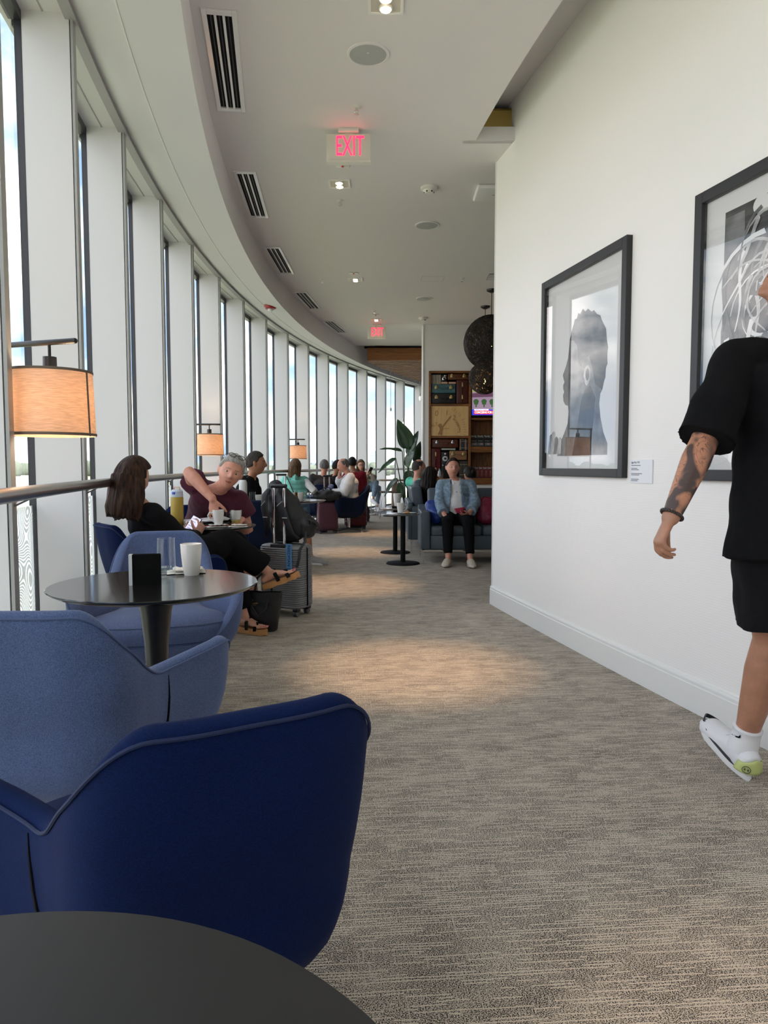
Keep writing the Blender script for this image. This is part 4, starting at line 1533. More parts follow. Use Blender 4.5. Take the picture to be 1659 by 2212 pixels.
# folding camera and film projector
c = thing('folding_camera', 'old black folding camera with chrome lens ring in the top bay', 'camera', (1.055, Y_SF + 0.03, 2.633))
MB().rbox((0, 0.05, 0.065), (0.095, 0.08, 0.128), 0.008).build('body', M_BLACK, c)
MB().lathe([(0.020, 0), (0.034, 0), (0.034, 0.015), (0.020, 0.018), (0.018, 0.006)], (0, 0.012, 0.055), 24, (0, -1, 0)).build('lens_ring', M_CHROME, c)
MB().lathe([(0, 0.010), (0.019, 0.008), (0.019, 0), (0, 0)], (0, 0.012, 0.055), 20, (0, -1, 0)).build('lens', M_BLACK, c)
MB().rbox((0.02, 0.006, 0.105), (0.045, 0.02, 0.02), 0.003).build('viewfinder', M_CHROME, c)
MB().box((-0.03, 0.005, 0.03), (0.015, 0.012, 0.05)).build('side_plate', M_CHROME, c, smooth=False)
c = thing('film_projector', 'old black film projector with pale round lens plate, lower bay', 'projector', (1.080, Y_SF + 0.03, 0.942))
MB().rbox((0, 0.09, 0.235), (0.135, 0.16, 0.47), 0.01).build('body', M_BLACK, c)
MB().lathe([(0, 0.008), (0.045, 0.006), (0.048, 0)], (0, 0.008, 0.345), 28, (0, -1, 0)).build('lens_plate', mat('lens_plate', (0.55, 0.56, 0.58), 0.3), c)
MB().lathe([(0, 0.02), (0.018, 0.018), (0.02, 0)], (0, 0.004, 0.345), 20, (0, -1, 0)).build('lens', M_BLACK, c)
MB().box((0, 0.008, 0.43), (0.03, 0.006, 0.025)).build('top_plate', M_OFFW, c, smooth=False)
MB().lathe([(0, 0.012), (0.014, 0.010), (0.015, 0)], (-0.035, 0.008, 0.225), 16, (0, -1, 0)).build('knob', M_CHROME, c)
MB().lathe([(0, 0.012), (0.012, 0.010), (0.013, 0)], (0.03, 0.008, 0.20), 16, (0, -1, 0)).build('knob', M_CHROME, c)

# television in the right bay
c = thing('television', 'flat television showing a news broadcast with red headline banner', 'television', (2.06, Y_SF + 0.03, 2.03))
MB().rbox((0, 0.03, 0.345), (1.05, 0.05, 0.69), 0.006).build('casing', M_BLACK, c)
def scr(nm, poly, col, s=1.0, y=0.0):
    return MB().prism([(x, y, z) for x, z in poly], (0, 0.002, 0)).build(nm, mat('screen_' + nm, col, 0.3, emit=col, emit_s=s), c, smooth=False)
scr('picture_sky', [(-0.51, 0.10), (0.51, 0.10), (0.51, 0.672), (-0.51, 0.672)], s2l((150, 128, 150)), 0.35, 0.003)
scr('picture_blue', [(-0.51, 0.63), (0.51, 0.63), (0.51, 0.672), (-0.51, 0.672)], s2l((30, 50, 150)), 0.7, 0.0022)
hills = [(-0.51 + 1.02 * k / 16, 0.50 + 0.03 * math.sin(k * 1.3) + 0.02 * math.sin(k * 2.9)) for k in range(17)]
scr('picture_dark_band', hills + [(0.51, 0.63), (-0.51, 0.63)], s2l((52, 52, 62)), 0.5, 0.0018)
scr('picture_field', [(-0.51, 0.42), (0.51, 0.46), (0.51, 0.53), (-0.1, 0.50), (-0.51, 0.46)], s2l((150, 150, 90)), 0.4, 0.0014)
scr('picture_ridge', [(-0.51, 0.33), (0.51, 0.36), (0.51, 0.42), (0.1, 0.39), (-0.3, 0.42), (-0.51, 0.40)], s2l((92, 62, 84)), 0.4, 0.0012)
for k in range(6):
    x = -0.44 + k * 0.14
    scr('picture_palm', [(x - 0.05, 0.27), (x - 0.03, 0.20), (x - 0.012, 0.21), (x - 0.012, 0.16), (x + 0.012, 0.16), (x + 0.012, 0.21), (x + 0.03, 0.20), (x + 0.05, 0.27), (x + 0.02, 0.30), (x - 0.02, 0.30)], s2l((54, 84, 50)), 0.4, 0.001)
scr('banner_blue', [(-0.51, 0.022), (0.51, 0.022), (0.51, 0.118), (-0.51, 0.118)], s2l((24, 50, 190)), 0.8, 0.001)
scr('banner_white', [(-0.47, 0.10), (-0.22, 0.10), (-0.22, 0.128), (-0.47, 0.128)], s2l((205, 205, 225)), 0.7, 0.0004)
scr('banner_red', [(-0.48, 0.035), (0.50, 0.035), (0.50, 0.10), (-0.48, 0.10)], s2l((170, 16, 30)), 0.8, 0.0002)
M_TXTW = mat('screen_text_white', (0.9, 0.9, 0.9), 0.5, emit=(1, 1, 1), emit_s=0.9)
M_TXTN = mat('screen_text_navy', (0.1, 0.05, 0.2), 0.5, emit=(0.2, 0.05, 0.2), emit_s=0.3)
text_part('headline', 'CONCERNS FOR DRINKING', M_TXTW, c, (-0.465, -0.002, 0.067), (1, 0, 0), (0, 0, 1), 0.056, 0.0004, 'LEFT', 0.72)
text_part('headline', 'BREAKING NEWS', M_TXTN, c, (-0.45, -0.002, 0.113), (1, 0, 0), (0, 0, 1), 0.030, 0.0004, 'LEFT', 0.9)
# magazines standing face out
M_WTXT = mat('masthead_white', (0.75, 0.73, 0.68), 0.6)
def magazine(x, z, h, col, lab, lower, k):
    w = 0.125
    c = thing('magazine', lab, 'magazine', (x, Y_SF + 0.06 + 0.012 * k, z), 0, 'face-out magazines, %s shelf' % ('lower' if lower else 'upper'))
    R = Euler((math.radians(-8), 0, 0)).to_matrix()
    m = mat('cover_%s_%d' % ('b' if lower else 'a', k % 2), col, 0.35, var=(14, 0.5))
    MB().box(R @ Vector((0, 0.004, h / 2)), (w, 0.008, h), rot=R).build('cover', m, c, smooth=False)
    p = R @ Vector((0, -0.0015, h * 0.86))
    text_part('masthead', 'TRAVEL', M_WTXT, c, p, (1, 0, 0), R @ Vector((0, 0, 1)), 0.05, 0.0004, sx=0.62)
    if lower:
        MB().box(R @ Vector((0.012, -0.001, h * 0.42)), (w * 0.35, 0.002, h * 0.5), rot=R).build('cover_photo', mat('cover_photo_b', s2l((150, 90, 84)), 0.5, var=(30, 0.6)), c, smooth=False)
    else:
        MB().box(R @ Vector((0.01, -0.001, h * 0.20)), (w * 0.85, 0.002, h * 0.26), rot=R).build('cover_photo', mat('cover_photo_a', s2l((96, 112, 112)), 0.5), c, smooth=False)
        MB().sph(R @ Vector((0.02, -0.002, h * 0.20)), (0.026, 0.002, 0.018), 12, 6).build('cover_motif', mat('cover_motif', s2l((190, 120, 126)), 0.5), c)
        text_part('cover_line', 'The Edge of', M_WTXT, c, R @ Vector((0, -0.0015, h * 0.48)), (1, 0, 0), R @ Vector((0, 0, 1)), 0.018, 0.0004)
pos = ('leftmost', 'second', 'third', 'fourth', 'fifth', 'sixth', 'seventh')
for k in range(4):
    magazine(1.59 + 0.118 * k, 1.503, 0.205, s2l((26, 30, 32)), '%s dark travel magazine face out on the upper right shelf' % pos[k], False, k % 2)
for k in range(6):
    magazine(1.593 + 0.074 * k, 0.942, 0.205, s2l((104, 44, 44)), '%s red travel magazine face out on the bottom right shelf' % pos[k], True, 5 - k)
# ================================================================== PICTURES ON THE RIGHT WALL
M_FRAME = mat('black_frame', (0.018, 0.019, 0.021), 0.45)
M_PAPER = mat('print_paper', (0.80, 0.80, 0.80), 0.7)
M_PGLASS = mat_thin_glass('picture_glass', (0.97, 0.97, 0.97), 1.0, ior=1.62)
def ink(name, lo, hi, scale):
    return mat(name, lo, 0.7, var=(scale, hi))
M_INK1 = ink('print_grey_dark', (0.045, 0.045, 0.047), 0.75, 7)
M_INK2 = ink('print_grey_mid', (0.16, 0.16, 0.165), 0.5, 9)
M_INK3 = ink('print_grey_light', (0.45, 0.45, 0.45), 0.4, 14)
def wall_picture(a0, a1, z0, z1, label):
    """hangs on the curved wall between arc angles a0 (far) and a1 (near)"""
    p0 = Vector(arc(wall_R(a0) + 0.012, a0, z0))      # left edge as seen from the room
    p1 = Vector(arc(wall_R(a1) + 0.012, a1, z0))
    d = p1 - p0
    w = d.length
    t = thing('framed_picture', label, 'picture', (p0 + p1) / 2, math.atan2(d.y, d.x), 'framed prints on the curved wall')
    h = z1 - z0
    fw, fd = 0.05, 0.045                               # local -y faces the room
    for nm, c, s in (('frame_side', (-w / 2 + fw / 2, 0, h / 2), (fw, fd, h)), ('frame_side', (w / 2 - fw / 2, 0, h / 2), (fw, fd, h)),
                     ('frame_rail', (0, 0, fw / 2), (w - 2 * fw, fd, fw)), ('frame_rail', (0, 0, h - fw / 2), (w - 2 * fw, fd, fw))):
        MB().box(c, s).build(nm, M_FRAME, t, smooth=False, bevel=0.004)
    MB().box((0, 0.012, h / 2), (w - 2 * fw + 0.01, 0.006, h - 2 * fw + 0.01)).build('backing_paper', M_PAPER, t, smooth=False)
    MB().box((0, -0.010, h / 2), (w - 2 * fw + 0.006, 0.003, h - 2 * fw + 0.006)).build('pane', M_PGLASS, t, smooth=False)
    return t, w, h
def ink_poly(t, nm, poly, m, y=0.0085):
    return MB().prism([(x, y, z) for x, z in poly], (0, 0.0006, 0)).build(nm, m, t, smooth=False)

pic1, w, h = wall_picture(-0.1455, -0.1915, 1.10, 2.408, 'framed portrait print of a head in profile, left of the two pictures')
def hx(u): return -w / 2 + u * w
def hz(v): return v * h
# generic profile of a head looking left, bust below (u to the right, v upward)
prof = [(0.20, 0.10), (0.245, 0.17), (0.295, 0.215), (0.335, 0.26), (0.345, 0.315), (0.335, 0.345), (0.30, 0.352), (0.275, 0.372),
        (0.268, 0.400), (0.282, 0.418), (0.270, 0.432), (0.268, 0.450), (0.285, 0.466), (0.272, 0.480), (0.262, 0.502), (0.300, 0.540), (0.325, 0.575),
        (0.335, 0.61), (0.345, 0.66), (0.37, 0.705), (0.405, 0.74), (0.45, 0.765), (0.50, 0.772), (0.545, 0.765), (0.60, 0.752), (0.66, 0.735), (0.715, 0.70),
        (0.755, 0.655), (0.775, 0.60), (0.78, 0.54), (0.77, 0.485), (0.755, 0.43), (0.735, 0.39), (0.715, 0.375), (0.705, 0.33), (0.72, 0.27), (0.755, 0.20), (0.80, 0.15), (0.80, 0.10)]
ink_poly(pic1, 'printed_figure', [(hx(u), hz(v)) for u, v in prof], M_INK2)
ink_poly(pic1, 'printed_hair', [(hx(u), hz(v)) for u, v in [(0.345, 0.66), (0.37, 0.705), (0.395, 0.735), (0.405, 0.752), (0.43, 0.752), (0.445, 0.775), (0.47, 0.767), (0.50, 0.785), (0.53, 0.768), (0.56, 0.776), (0.60, 0.756),
         (0.63, 0.757), (0.66, 0.735), (0.70, 0.722), (0.715, 0.70), (0.762, 0.655), (0.775, 0.60), (0.788, 0.57), (0.78, 0.54), (0.785, 0.50), (0.77, 0.485), (0.765, 0.44), (0.745, 0.42), (0.735, 0.39), (0.66, 0.42), (0.62, 0.50), (0.585, 0.555), (0.53, 0.56), (0.49, 0.52), (0.455, 0.54), (0.44, 0.62), (0.40, 0.65)]], M_INK1, 0.0078)
ear = [(0.565 + 0.042 * math.cos(q) * (1.0 if math.sin(q) > 0 else 0.8), 0.470 + 0.047 * math.sin(q)) for q in arange(0, 2 * PI * 15 / 16, 16)]
ink_poly(pic1, 'printed_ear', [(hx(u), hz(v)) for u, v in ear], M_INK3, 0.0072)
ear2 = [(0.570 + 0.022 * math.cos(q), 0.474 + 0.028 * math.sin(q)) for q in arange(0, 2 * PI * 11 / 12, 12)]
ink_poly(pic1, 'printed_ear_hollow', [(hx(u), hz(v)) for u, v in ear2], M_INK1, 0.0066)
ink_poly(pic1, 'printed_neck_shade', [(hx(u), hz(v)) for u, v in [(0.40, 0.10), (0.45, 0.22), (0.50, 0.36), (0.545, 0.41), (0.60, 0.42), (0.66, 0.36), (0.64, 0.24), (0.61, 0.10)]], M_INK1, 0.0070)
# the raised hand at the lower left
for k, (u0, v0, u1, v1, r) in enumerate(((0.09, 0.11, 0.115, 0.215, 0.022), (0.125, 0.11, 0.15, 0.228, 0.022), (0.175, 0.11, 0.19, 0.20, 0.022), (0.215, 0.11, 0.24, 0.195, 0.02))):
    pts = [(hx(u0 - r), hz(v0)), (hx(u1 - r), hz(v1 - 0.01)), (hx(u1), hz(v1)), (hx(u1 + r), hz(v1 - 0.01)), (hx(u0 + r + 0.02), hz(v0))]
    ink_poly(pic1, 'printed_finger', pts, (M_INK2, M_INK3)[k % 2], 0.0075 - 0.0004 * k)

pic2, w, h = wall_picture(-0.2155, -0.2615, 1.10, 2.408, 'framed print of swirling rope-like hair, behind the walking man')
ink_poly(pic2, 'printed_background', [(hx(u), hz(v)) for u, v in ((0.16, 0.10), (0.84, 0.10), (0.84, 0.90), (0.16, 0.90))], M_INK1)
ink_poly(pic2, 'printed_panel', [(hx(u), hz(v)) for u, v in ((0.16, 0.35), (0.30, 0.35), (0.27, 0.88), (0.16, 0.88))], M_INK2, 0.0078)
ell = [(0.36 + 0.045 * math.cos(q), 0.875 + 0.03 * math.sin(q)) for q in arange(0, 2 * PI * 15 / 16, 16)]
ink_poly(pic2, 'printed_lamp', [(hx(u), hz(v)) for u, v in ell], M_PAPER, 0.0072)
rnd = random.Random(4)
for k in range(46):
    # one lock of hair: a curved, tapering strip sweeping round the head
    q0 = rnd.uniform(1.2, 4.6)
    r0 = rnd.uniform(0.10, 0.30)
    cu, cv = 0.52, 0.56
    L_ = rnd.uniform(0.7, 1.6)
    w0 = rnd.uniform(0.006, 0.014)
    inn, out = [], []
    for i in range(10):
        s = i / 9
        q = q0 + L_ * s
        r = r0 + 0.06 * math.sin(3 * s + k) + 0.05 * s
        ww = w0 * (1 - 0.75 * s)
        inn.append((hx(cu + (r - ww) * math.cos(q) * 1.15), hz(cv + (r - ww) * math.sin(q))))
        out.append((hx(cu + (r + ww) * math.cos(q) * 1.15), hz(cv + (r + ww) * math.sin(q))))
    ink_poly(pic2, 'printed_lock', inn + out[::-1], (M_INK3, M_INK2, M_INK3, M_PAPER)[k % 4], 0.0070 - 0.00012 * k)
for k in range(5):
    pts = []
    b0, b1 = Vector((0.40, 0.62)), Vector((0.50 + 0.05 * k, 0.80 + 0.01 * k))
    inn, out = [], []
    for i in range(9):
        s = i / 8
        c_ = b0.lerp(b1, s) + Vector((0.03 * math.sin(5 * s + k), 0.0))
        ww = 0.012 * (1 - 0.7 * s)
        inn.append((hx(c_.x - ww), hz(c_.y)))
        out.append((hx(c_.x + ww), hz(c_.y)))
    ink_poly(pic2, 'printed_lock', inn + out[::-1], M_INK3, 0.0014)

# caption card between the pictures
a = -0.1975
p = Vector(arc(wall_R(a) + 0.004, a, 1.075))
q = Vector(arc(wall_R(a - 0.006) + 0.004, a - 0.006, 1.075)) - p
c = thing('caption_card', 'small white printed caption card beside the profile portrait', 'sign', p, math.atan2(q.y, q.x))
MB().box((0, 0, 0.062), (0.20, 0.006, 0.124)).build('card', mat('card_white', (0.82, 0.83, 0.88), 0.35), c, smooth=False)
M_PRN = mat('card_print', (0.06, 0.06, 0.07), 0.7)
text_part('heading', 'Iggy Pop 1991', M_PRN, c, (-0.09, -0.0035, 0.110), (1, 0, 0), (0, 0, 1), 0.014, 0.0002, 'LEFT')
for z, L_ in ((0.094, 0.085), (0.078, 0.055), (0.071, 0.07), (0.050, 0.10), (0.043, 0.075), (0.020, 0.07), (0.012, 0.06)):
    MB().box((-0.09 + L_ / 2, -0.0033, z), (L_, 0.0006, 0.003)).build('print_line', M_PRN, c, smooth=False)
# ================================================================== PEOPLE
def voxel_mesh(mb, name, vox, smooth=4, mats=(), wr=0.0, wr_scale=9.0, seed=0.0, keep=1.0):
    """join overlapping closed shapes into one continuous skin"""
    me = mb.mesh(name)
    ob = bpy.data.objects.new(name, me)
    COL.objects.link(ob)
    md = ob.modifiers.new('r', 'REMESH')
    md.mode = 'VOXEL'
    md.voxel_size = vox
    md.use_smooth_shade = True
    if smooth:
        ms = ob.modifiers.new('s', 'SMOOTH')
        ms.factor = 0.5
        ms.iterations = smooth
    if keep < 1.0:
        dc = ob.modifiers.new('d', 'DECIMATE')
        dc.ratio = keep
    dg = bpy.context.evaluated_depsgraph_get()
    out = bpy.data.meshes.new_from_object(ob.evaluated_get(dg))
    bpy.data.objects.remove(ob, do_unlink=True)
    bpy.data.meshes.remove(me)
    out.name = name
    out.materials.clear()
    for m in mats:
        out.materials.append(m)
    n = len(out.vertices)
    if wr:
        co = np.empty(n * 3)
        out.vertices.foreach_get('co', co)
        co = co.reshape(-1, 3)
        no = np.empty(n * 3)
        out.vertices.foreach_get('normal', no)
        no = no.reshape(-1, 3)
        amp = np.array([mnoise.noise(Vector((p[0] * wr_scale + seed, p[1] * wr_scale, p[2] * wr_scale * 1.6)))
                        + 0.5 * mnoise.noise(Vector((p[0] * wr_scale * 2.3, p[1] * wr_scale * 2.3 + seed, p[2] * wr_scale * 1.4))) for p in co])
        co += no * (amp * wr)[:, None]
        out.vertices.foreach_set('co', co.ravel())
    out.polygons.foreach_set('use_smooth', [True] * len(out.polygons))
    return out

def ik(a, b, l1, l2, hint):
    a, b = Vector(a), Vector(b)
    d = b - a
    D = d.length
    if D > (l1 + l2) * 0.999:
        k = D / (l1 + l2) * 1.002
        l1, l2 = l1 * k, l2 * k
    u = d.normalized()
    h = Vector(hint)
    h = (h - u * h.dot(u))
    h = h.normalized() if h.length > 1e-5 else u.orthogonal().normalized()
    x = (l1 * l1 - l2 * l2 + D * D) / (2 * D)
    y = math.sqrt(max(0.0, l1 * l1 - x * x))
    return a + u * x + h * y

HW, HD, HH = 0.0765, 0.097, 0.120     # half width, depth, height of a head
def g2(a, s):
    return math.exp(-(a / s) ** 2)
def head_pt(d, fem=0.0, jaw=1.0):
    x, y, z = d
    px, py, pz = x * HW, y * HD, z * HH
    if z < 0:
        q = (-z) ** 1.4
        px *= 1 - (0.26 + 0.06 * fem) * q * jaw
        if y < 0:
            py *= 1 - 0.30 * q
        else:
            py *= 1 - 0.05 * q
    else:
        px *= 1 + 0.02 * math.sin(PI * z)
        if y < 0:
            py *= 1.03
    if y > 0:
        u, w = px / HW, z
        fr = sstep(y, 0.15, 0.55)
        dy = 0.0
        nz = 0.0
        if -0.36 < w < 0.30:
            nz = 0.026 * g2(u, 0.13 + 0.10 * sstep(-w, -0.05, 0.22)) * sstep(w, 0.28, -0.20) * sstep(w, -0.36, -0.22) if False else 0.0
        up = 1 - sstep(w, -0.16, 0.26)
        lo = sstep(w, -0.34, -0.22)
        dy += (0.027 - 0.004 * fem) * g2(u, 0.12 + 0.09 * (1 - sstep(w, -0.22, 0.02))) * up * lo
        dy += 0.006 * g2(w - 0.20, 0.10) * math.exp(-(u / 0.75) ** 4) * (1 - 0.5 * fem)
        dy -= 0.012 * g2(abs(u) - 0.42, 0.22) * g2(w - 0.05, 0.12)
        dy += 0.005 * g2(abs(u) - 0.55, 0.25) * g2(w + 0.20, 0.20)
        dy += 0.0052 * g2(u, 0.30) * (g2(w + 0.465, 0.045) + g2(w + 0.565, 0.05)) - 0.003 * g2(u, 0.30) * g2(w + 0.512, 0.025)
        dy += 0.009 * g2(u, 0.36) * g2(w + 0.86, 0.15)
        py += dy * fr
    return Vector((px, py, pz))

def head_shape(mb, M, fem=0.0, jaw=1.0):
    n, m = 64, 44
    vs, fs = [], []
    vs.append(head_pt((0, 0, -1), fem, jaw))
    for j in range(1, m):
        t = -PI / 2 + PI * j / m
        for i in range(n):
            a = 2 * PI * i / n
            vs.append(head_pt((math.cos(t) * math.cos(a), math.cos(t) * math.sin(a), math.sin(t)), fem, jaw))
    vs.append(head_pt((0, 0, 1), fem, jaw))
    for i in range(n):
        fs.append((0, 1 + (i + 1) % n, 1 + i))
    for j in range(m - 2):
        for i in range(n):
            a, b = 1 + j * n + i, 1 + j * n + (i + 1) % n
            fs.append((a, b, b + n, a + n))
    t = len(vs) - 1
    for i in range(n):
        fs.append((1 + (m - 2) * n + i, 1 + (m - 2) * n + (i + 1) % n, t))
    mb.add([M @ p for p in vs], fs)
    R3 = M.to_3x3()
    for s in (-1, 1):
        mb.sph(M @ Vector((s * (HW + 0.005), -0.008, 0.002)), (0.009, 0.018, 0.031), 12, 8, rot=R3 @ Euler((0.15, 0, s * 0.35)).to_matrix())
        mb.sph(M @ Vector((s * (HW + 0.009), -0.013, 0.010)), (0.006, 0.014, 0.022), 10, 8, rot=R3 @ Euler((0.15, 0, s * 0.5)).to_matrix())

def hair_cap(M, style, thick=0.012, seed=0.0, fem=0.0):
    n, m = 88, 56
    P = []
    for i in range(n):
        a = 2 * PI * i / n
        row = []
        for j in range(m + 1):
            t = -PI / 2 + PI * j / m
            d = (math.cos(t) * math.cos(a), math.cos(t) * math.sin(a), math.sin(t))
            y, z = d[1], d[2]
            tab = {'short': [(-1, -0.42), (-0.35, -0.25), (-0.05, 0.02), (0.22, 0.18), (0.42, 0.50), (0.75, 0.62), (1, 0.66)],
                   'buzz': [(-1, -0.35), (-0.35, -0.20), (-0.05, 0.05), (0.22, 0.18), (0.40, 0.46), (0.75, 0.58), (1, 0.60)],
                   'back': [(-1, -0.55), (-0.4, -0.35), (-0.05, 0.12), (0.25, 0.36), (0.45, 0.58), (0.75, 0.70), (1, 0.74)],
                   'bald': [(-1, -0.40), (-0.35, -0.25), (-0.05, 0.0), (0.18, 0.14), (0.32, 0.40), (0.5, 0.9), (1, 1.2)]}[style]
            f = z - lerp_tab(tab, y)
            k = sstep(f, -0.05, 0.09)
            if style == 'bald':
                k *= 1 - sstep(z, 0.62, 0.86) * sstep(y, -0.75, -0.2)
            p = head_pt(d, fem)
            nrm = Vector((d[0] / HW, d[1] / HD, d[2] / HH)).normalized()
            nz = mnoise.noise(Vector((d[0] * 14 + seed, d[1] * 5, d[2] * 5)))
            r = (thick + thick * 0.35 * nz + (0.006 * max(0, z) if style != 'buzz' else 0)) * k - 0.010 * (1 - k)
            row.append(M @ (p + nrm * r))
        P.append(row)
    return MB().grid(P, cu=True)

def hair_long(M, length=0.24, width=0.12, depth=0.115, seed=1.0, wave=0.010, fwd=0.0, taper=0.85):
    """full hair: crown cap flowing into a hanging mass behind and beside the face"""
    n, m = 96, 44
    P = []
    for i in range(n):
        a = 2 * PI * i / n
        ca, sa = math.cos(a), math.sin(a)
        row = []
        for j in range(m + 1):
            v = j / m
            if v < 0.42:                         # the crown, over the skull
                t = PI / 2 * (1 - v / 0.42)
                x, y, z = math.cos(t) * ca * (HW + 0.026), math.cos(t) * sa * (HD + 0.024), math.sin(t) * (HH + 0.022)
                drop = 0
            else:
                q = (v - 0.42) / 0.58
                ww = lerp_tab([(0, HW + 0.026), (0.35, width), (0.75, width * 1.03), (1, width * taper)], q)
                dd = lerp_tab([(0, HD + 0.024), (0.35, depth), (0.75, depth), (1, depth * taper)], q)
                x, y = ca * ww, sa * dd
                z = -q * length * (1.0 + 0.10 * mnoise.noise(Vector((ca * 3 + seed, sa * 3, 0))))
            # keep the face free: pull the front edge back over brow and cheeks
            if sa > 0:
                hl = lerp_tab([(-1, 0.80), (0.0, 0.74), (0.55, 0.30), (0.80, -0.02), (1.0, -0.05)], z / HH) if z < HH else 1.0
                lim = HD * max(0.10 + fwd, 0.0) if z < 0.055 else HD * (0.35 + 0.9 * sstep(z, 0.055, 0.125))
                y = min(y, lim + 0.008 * mnoise.noise(Vector((ca * 6, z * 20, seed))))
            y -= 0.012 if z < 0 else 0.0
            rd = math.sqrt(x * x + y * y) + 1e-6
            rip = wave * (mnoise.noise(Vector((ca * 9 + seed, sa * 9, z * 7))) + 0.6 * mnoise.noise(Vector((ca * 34, sa * 34 + seed, z * 6)))) * sstep(v, 0.12, 0.5)
            x += x / rd * rip
            y += y / rd * rip
            row.append(M @ Vector((x, y, z)))
        row.append(M @ Vector((0, -0.02, -length * 0.93)))
        P.append(row)
    return MB().grid(P, cu=True)

def hair_mat(name, c, hi=0.6):
    return mat(name, c, 0.55, var=(7.0, hi), bump=(40, 0.25), stretch=(9, 9, 1.0), spec=0.2)

def hand_shape(mb, W, d, n, side, curl=0.5, s=1.0, spread=1.0, thumb=(0.62, 0.66, 0.30), mitt=False):
    """W wrist, d finger direction, n palm normal, side +1 right hand / -1 left hand"""
    W = Vector(W)
    d = Vector(d).normalized()
    n = Vector(n)
    n = (n - d * n.dot(d)).normalized()
    l = d.cross(n) * side                       # towards the thumb
    mb.loft([W - d * 0.02 * s, W + d * 0.015 * s, W + d * 0.05 * s, W + d * 0.088 * s],
            [(0.019 * s, 0.025 * s), (0.017 * s, 0.027 * s), (0.015 * s, 0.037 * s), (0.012 * s, 0.040 * s)], hint=n, n=14)
    tips = []
    for k, (off, ln, r, c) in enumerate(((0.031, 0.072, 0.0088, 0.9), (0.0105, 0.080, 0.0090, 1.0), (-0.0105, 0.074, 0.0086, 1.05), (-0.030, 0.058, 0.0078, 1.1))):
        b = W + d * (0.086 - 0.004 * abs(k - 1)) * s + l * off * s
        dd = (d + l * (0.10 * (1.3 - k) * spread)).normalized()
        pts = [b - dd * 0.012 * s, b]
        ang = 0.0
        for seg, fr in enumerate((0.45, 0.31, 0.24)):
            ang += curl * c * (0.75, 0.95, 0.6)[seg]
            pts.append(pts[-1] + (dd * math.cos(ang) + n * math.sin(ang)) * ln * fr * s)
        mb.loft(pts, [r * s * 1.08, r * s * 1.05, r * s, r * s * 0.94, r * s * 0.80], n=10)
        tips.append(pts[-1])
    tb = W + d * 0.022 * s + l * 0.022 * s + n * 0.004 * s
    td = (d * thumb[0] + l * thumb[1] + n * thumb[2]).normalized()
    t2 = (d * (thumb[0] + 0.35) + l * (thumb[1] - 0.35) + n * (thumb[2] + 0.25)).normalized()
    p1 = tb + td * 0.038 * s
    p2 = p1 + (td * 0.6 + t2 * 0.4).normalized() * 0.032 * s
    p3 = p2 + t2 * 0.024 * s
    mb.loft([tb, p1, p2, p3], [0.0150 * s, 0.0125 * s, 0.0105 * s, 0.0085 * s], n=10)
    return tips, p3

def foot_shape(mb, A, toe, s=1.0):
    """bare foot from ankle A along toe direction, sole about 0.075 below the ankle"""
    A = Vector(A)
    f = Vector(toe).normalized()
    up = Vector((0, 0, 1))
    up = (up - f * up.dot(f)).normalized()
    def q(a, b):
        return A + f * a * s - up * b * s
    mb.loft([q(-0.045, 0.050), q(-0.01, 0.035), q(0.04, 0.035), q(0.09, 0.050), q(0.135, 0.060), q(0.165, 0.064)],
            [(0.026 * s, 0.026 * s), (0.040 * s, 0.030 * s), (0.034 * s, 0.034 * s), (0.022 * s, 0.042 * s), (0.014 * s, 0.044 * s), (0.011 * s, 0.040 * s)], hint=up, n=14)
    sd = f.cross(up)
    for k, (o, L_, r) in enumerate(((-0.030, 0.030, 0.0125), (-0.008, 0.028, 0.009), (0.009, 0.023, 0.0085), (0.025, 0.017, 0.008), (0.039, 0.010, 0.0078))):
        b = q(0.160, 0.066) + sd * o * s * 1.0
        mb.loft([b - f * 0.01, b + f * L_ * s], [r * s, r * s * 0.9], n=8)

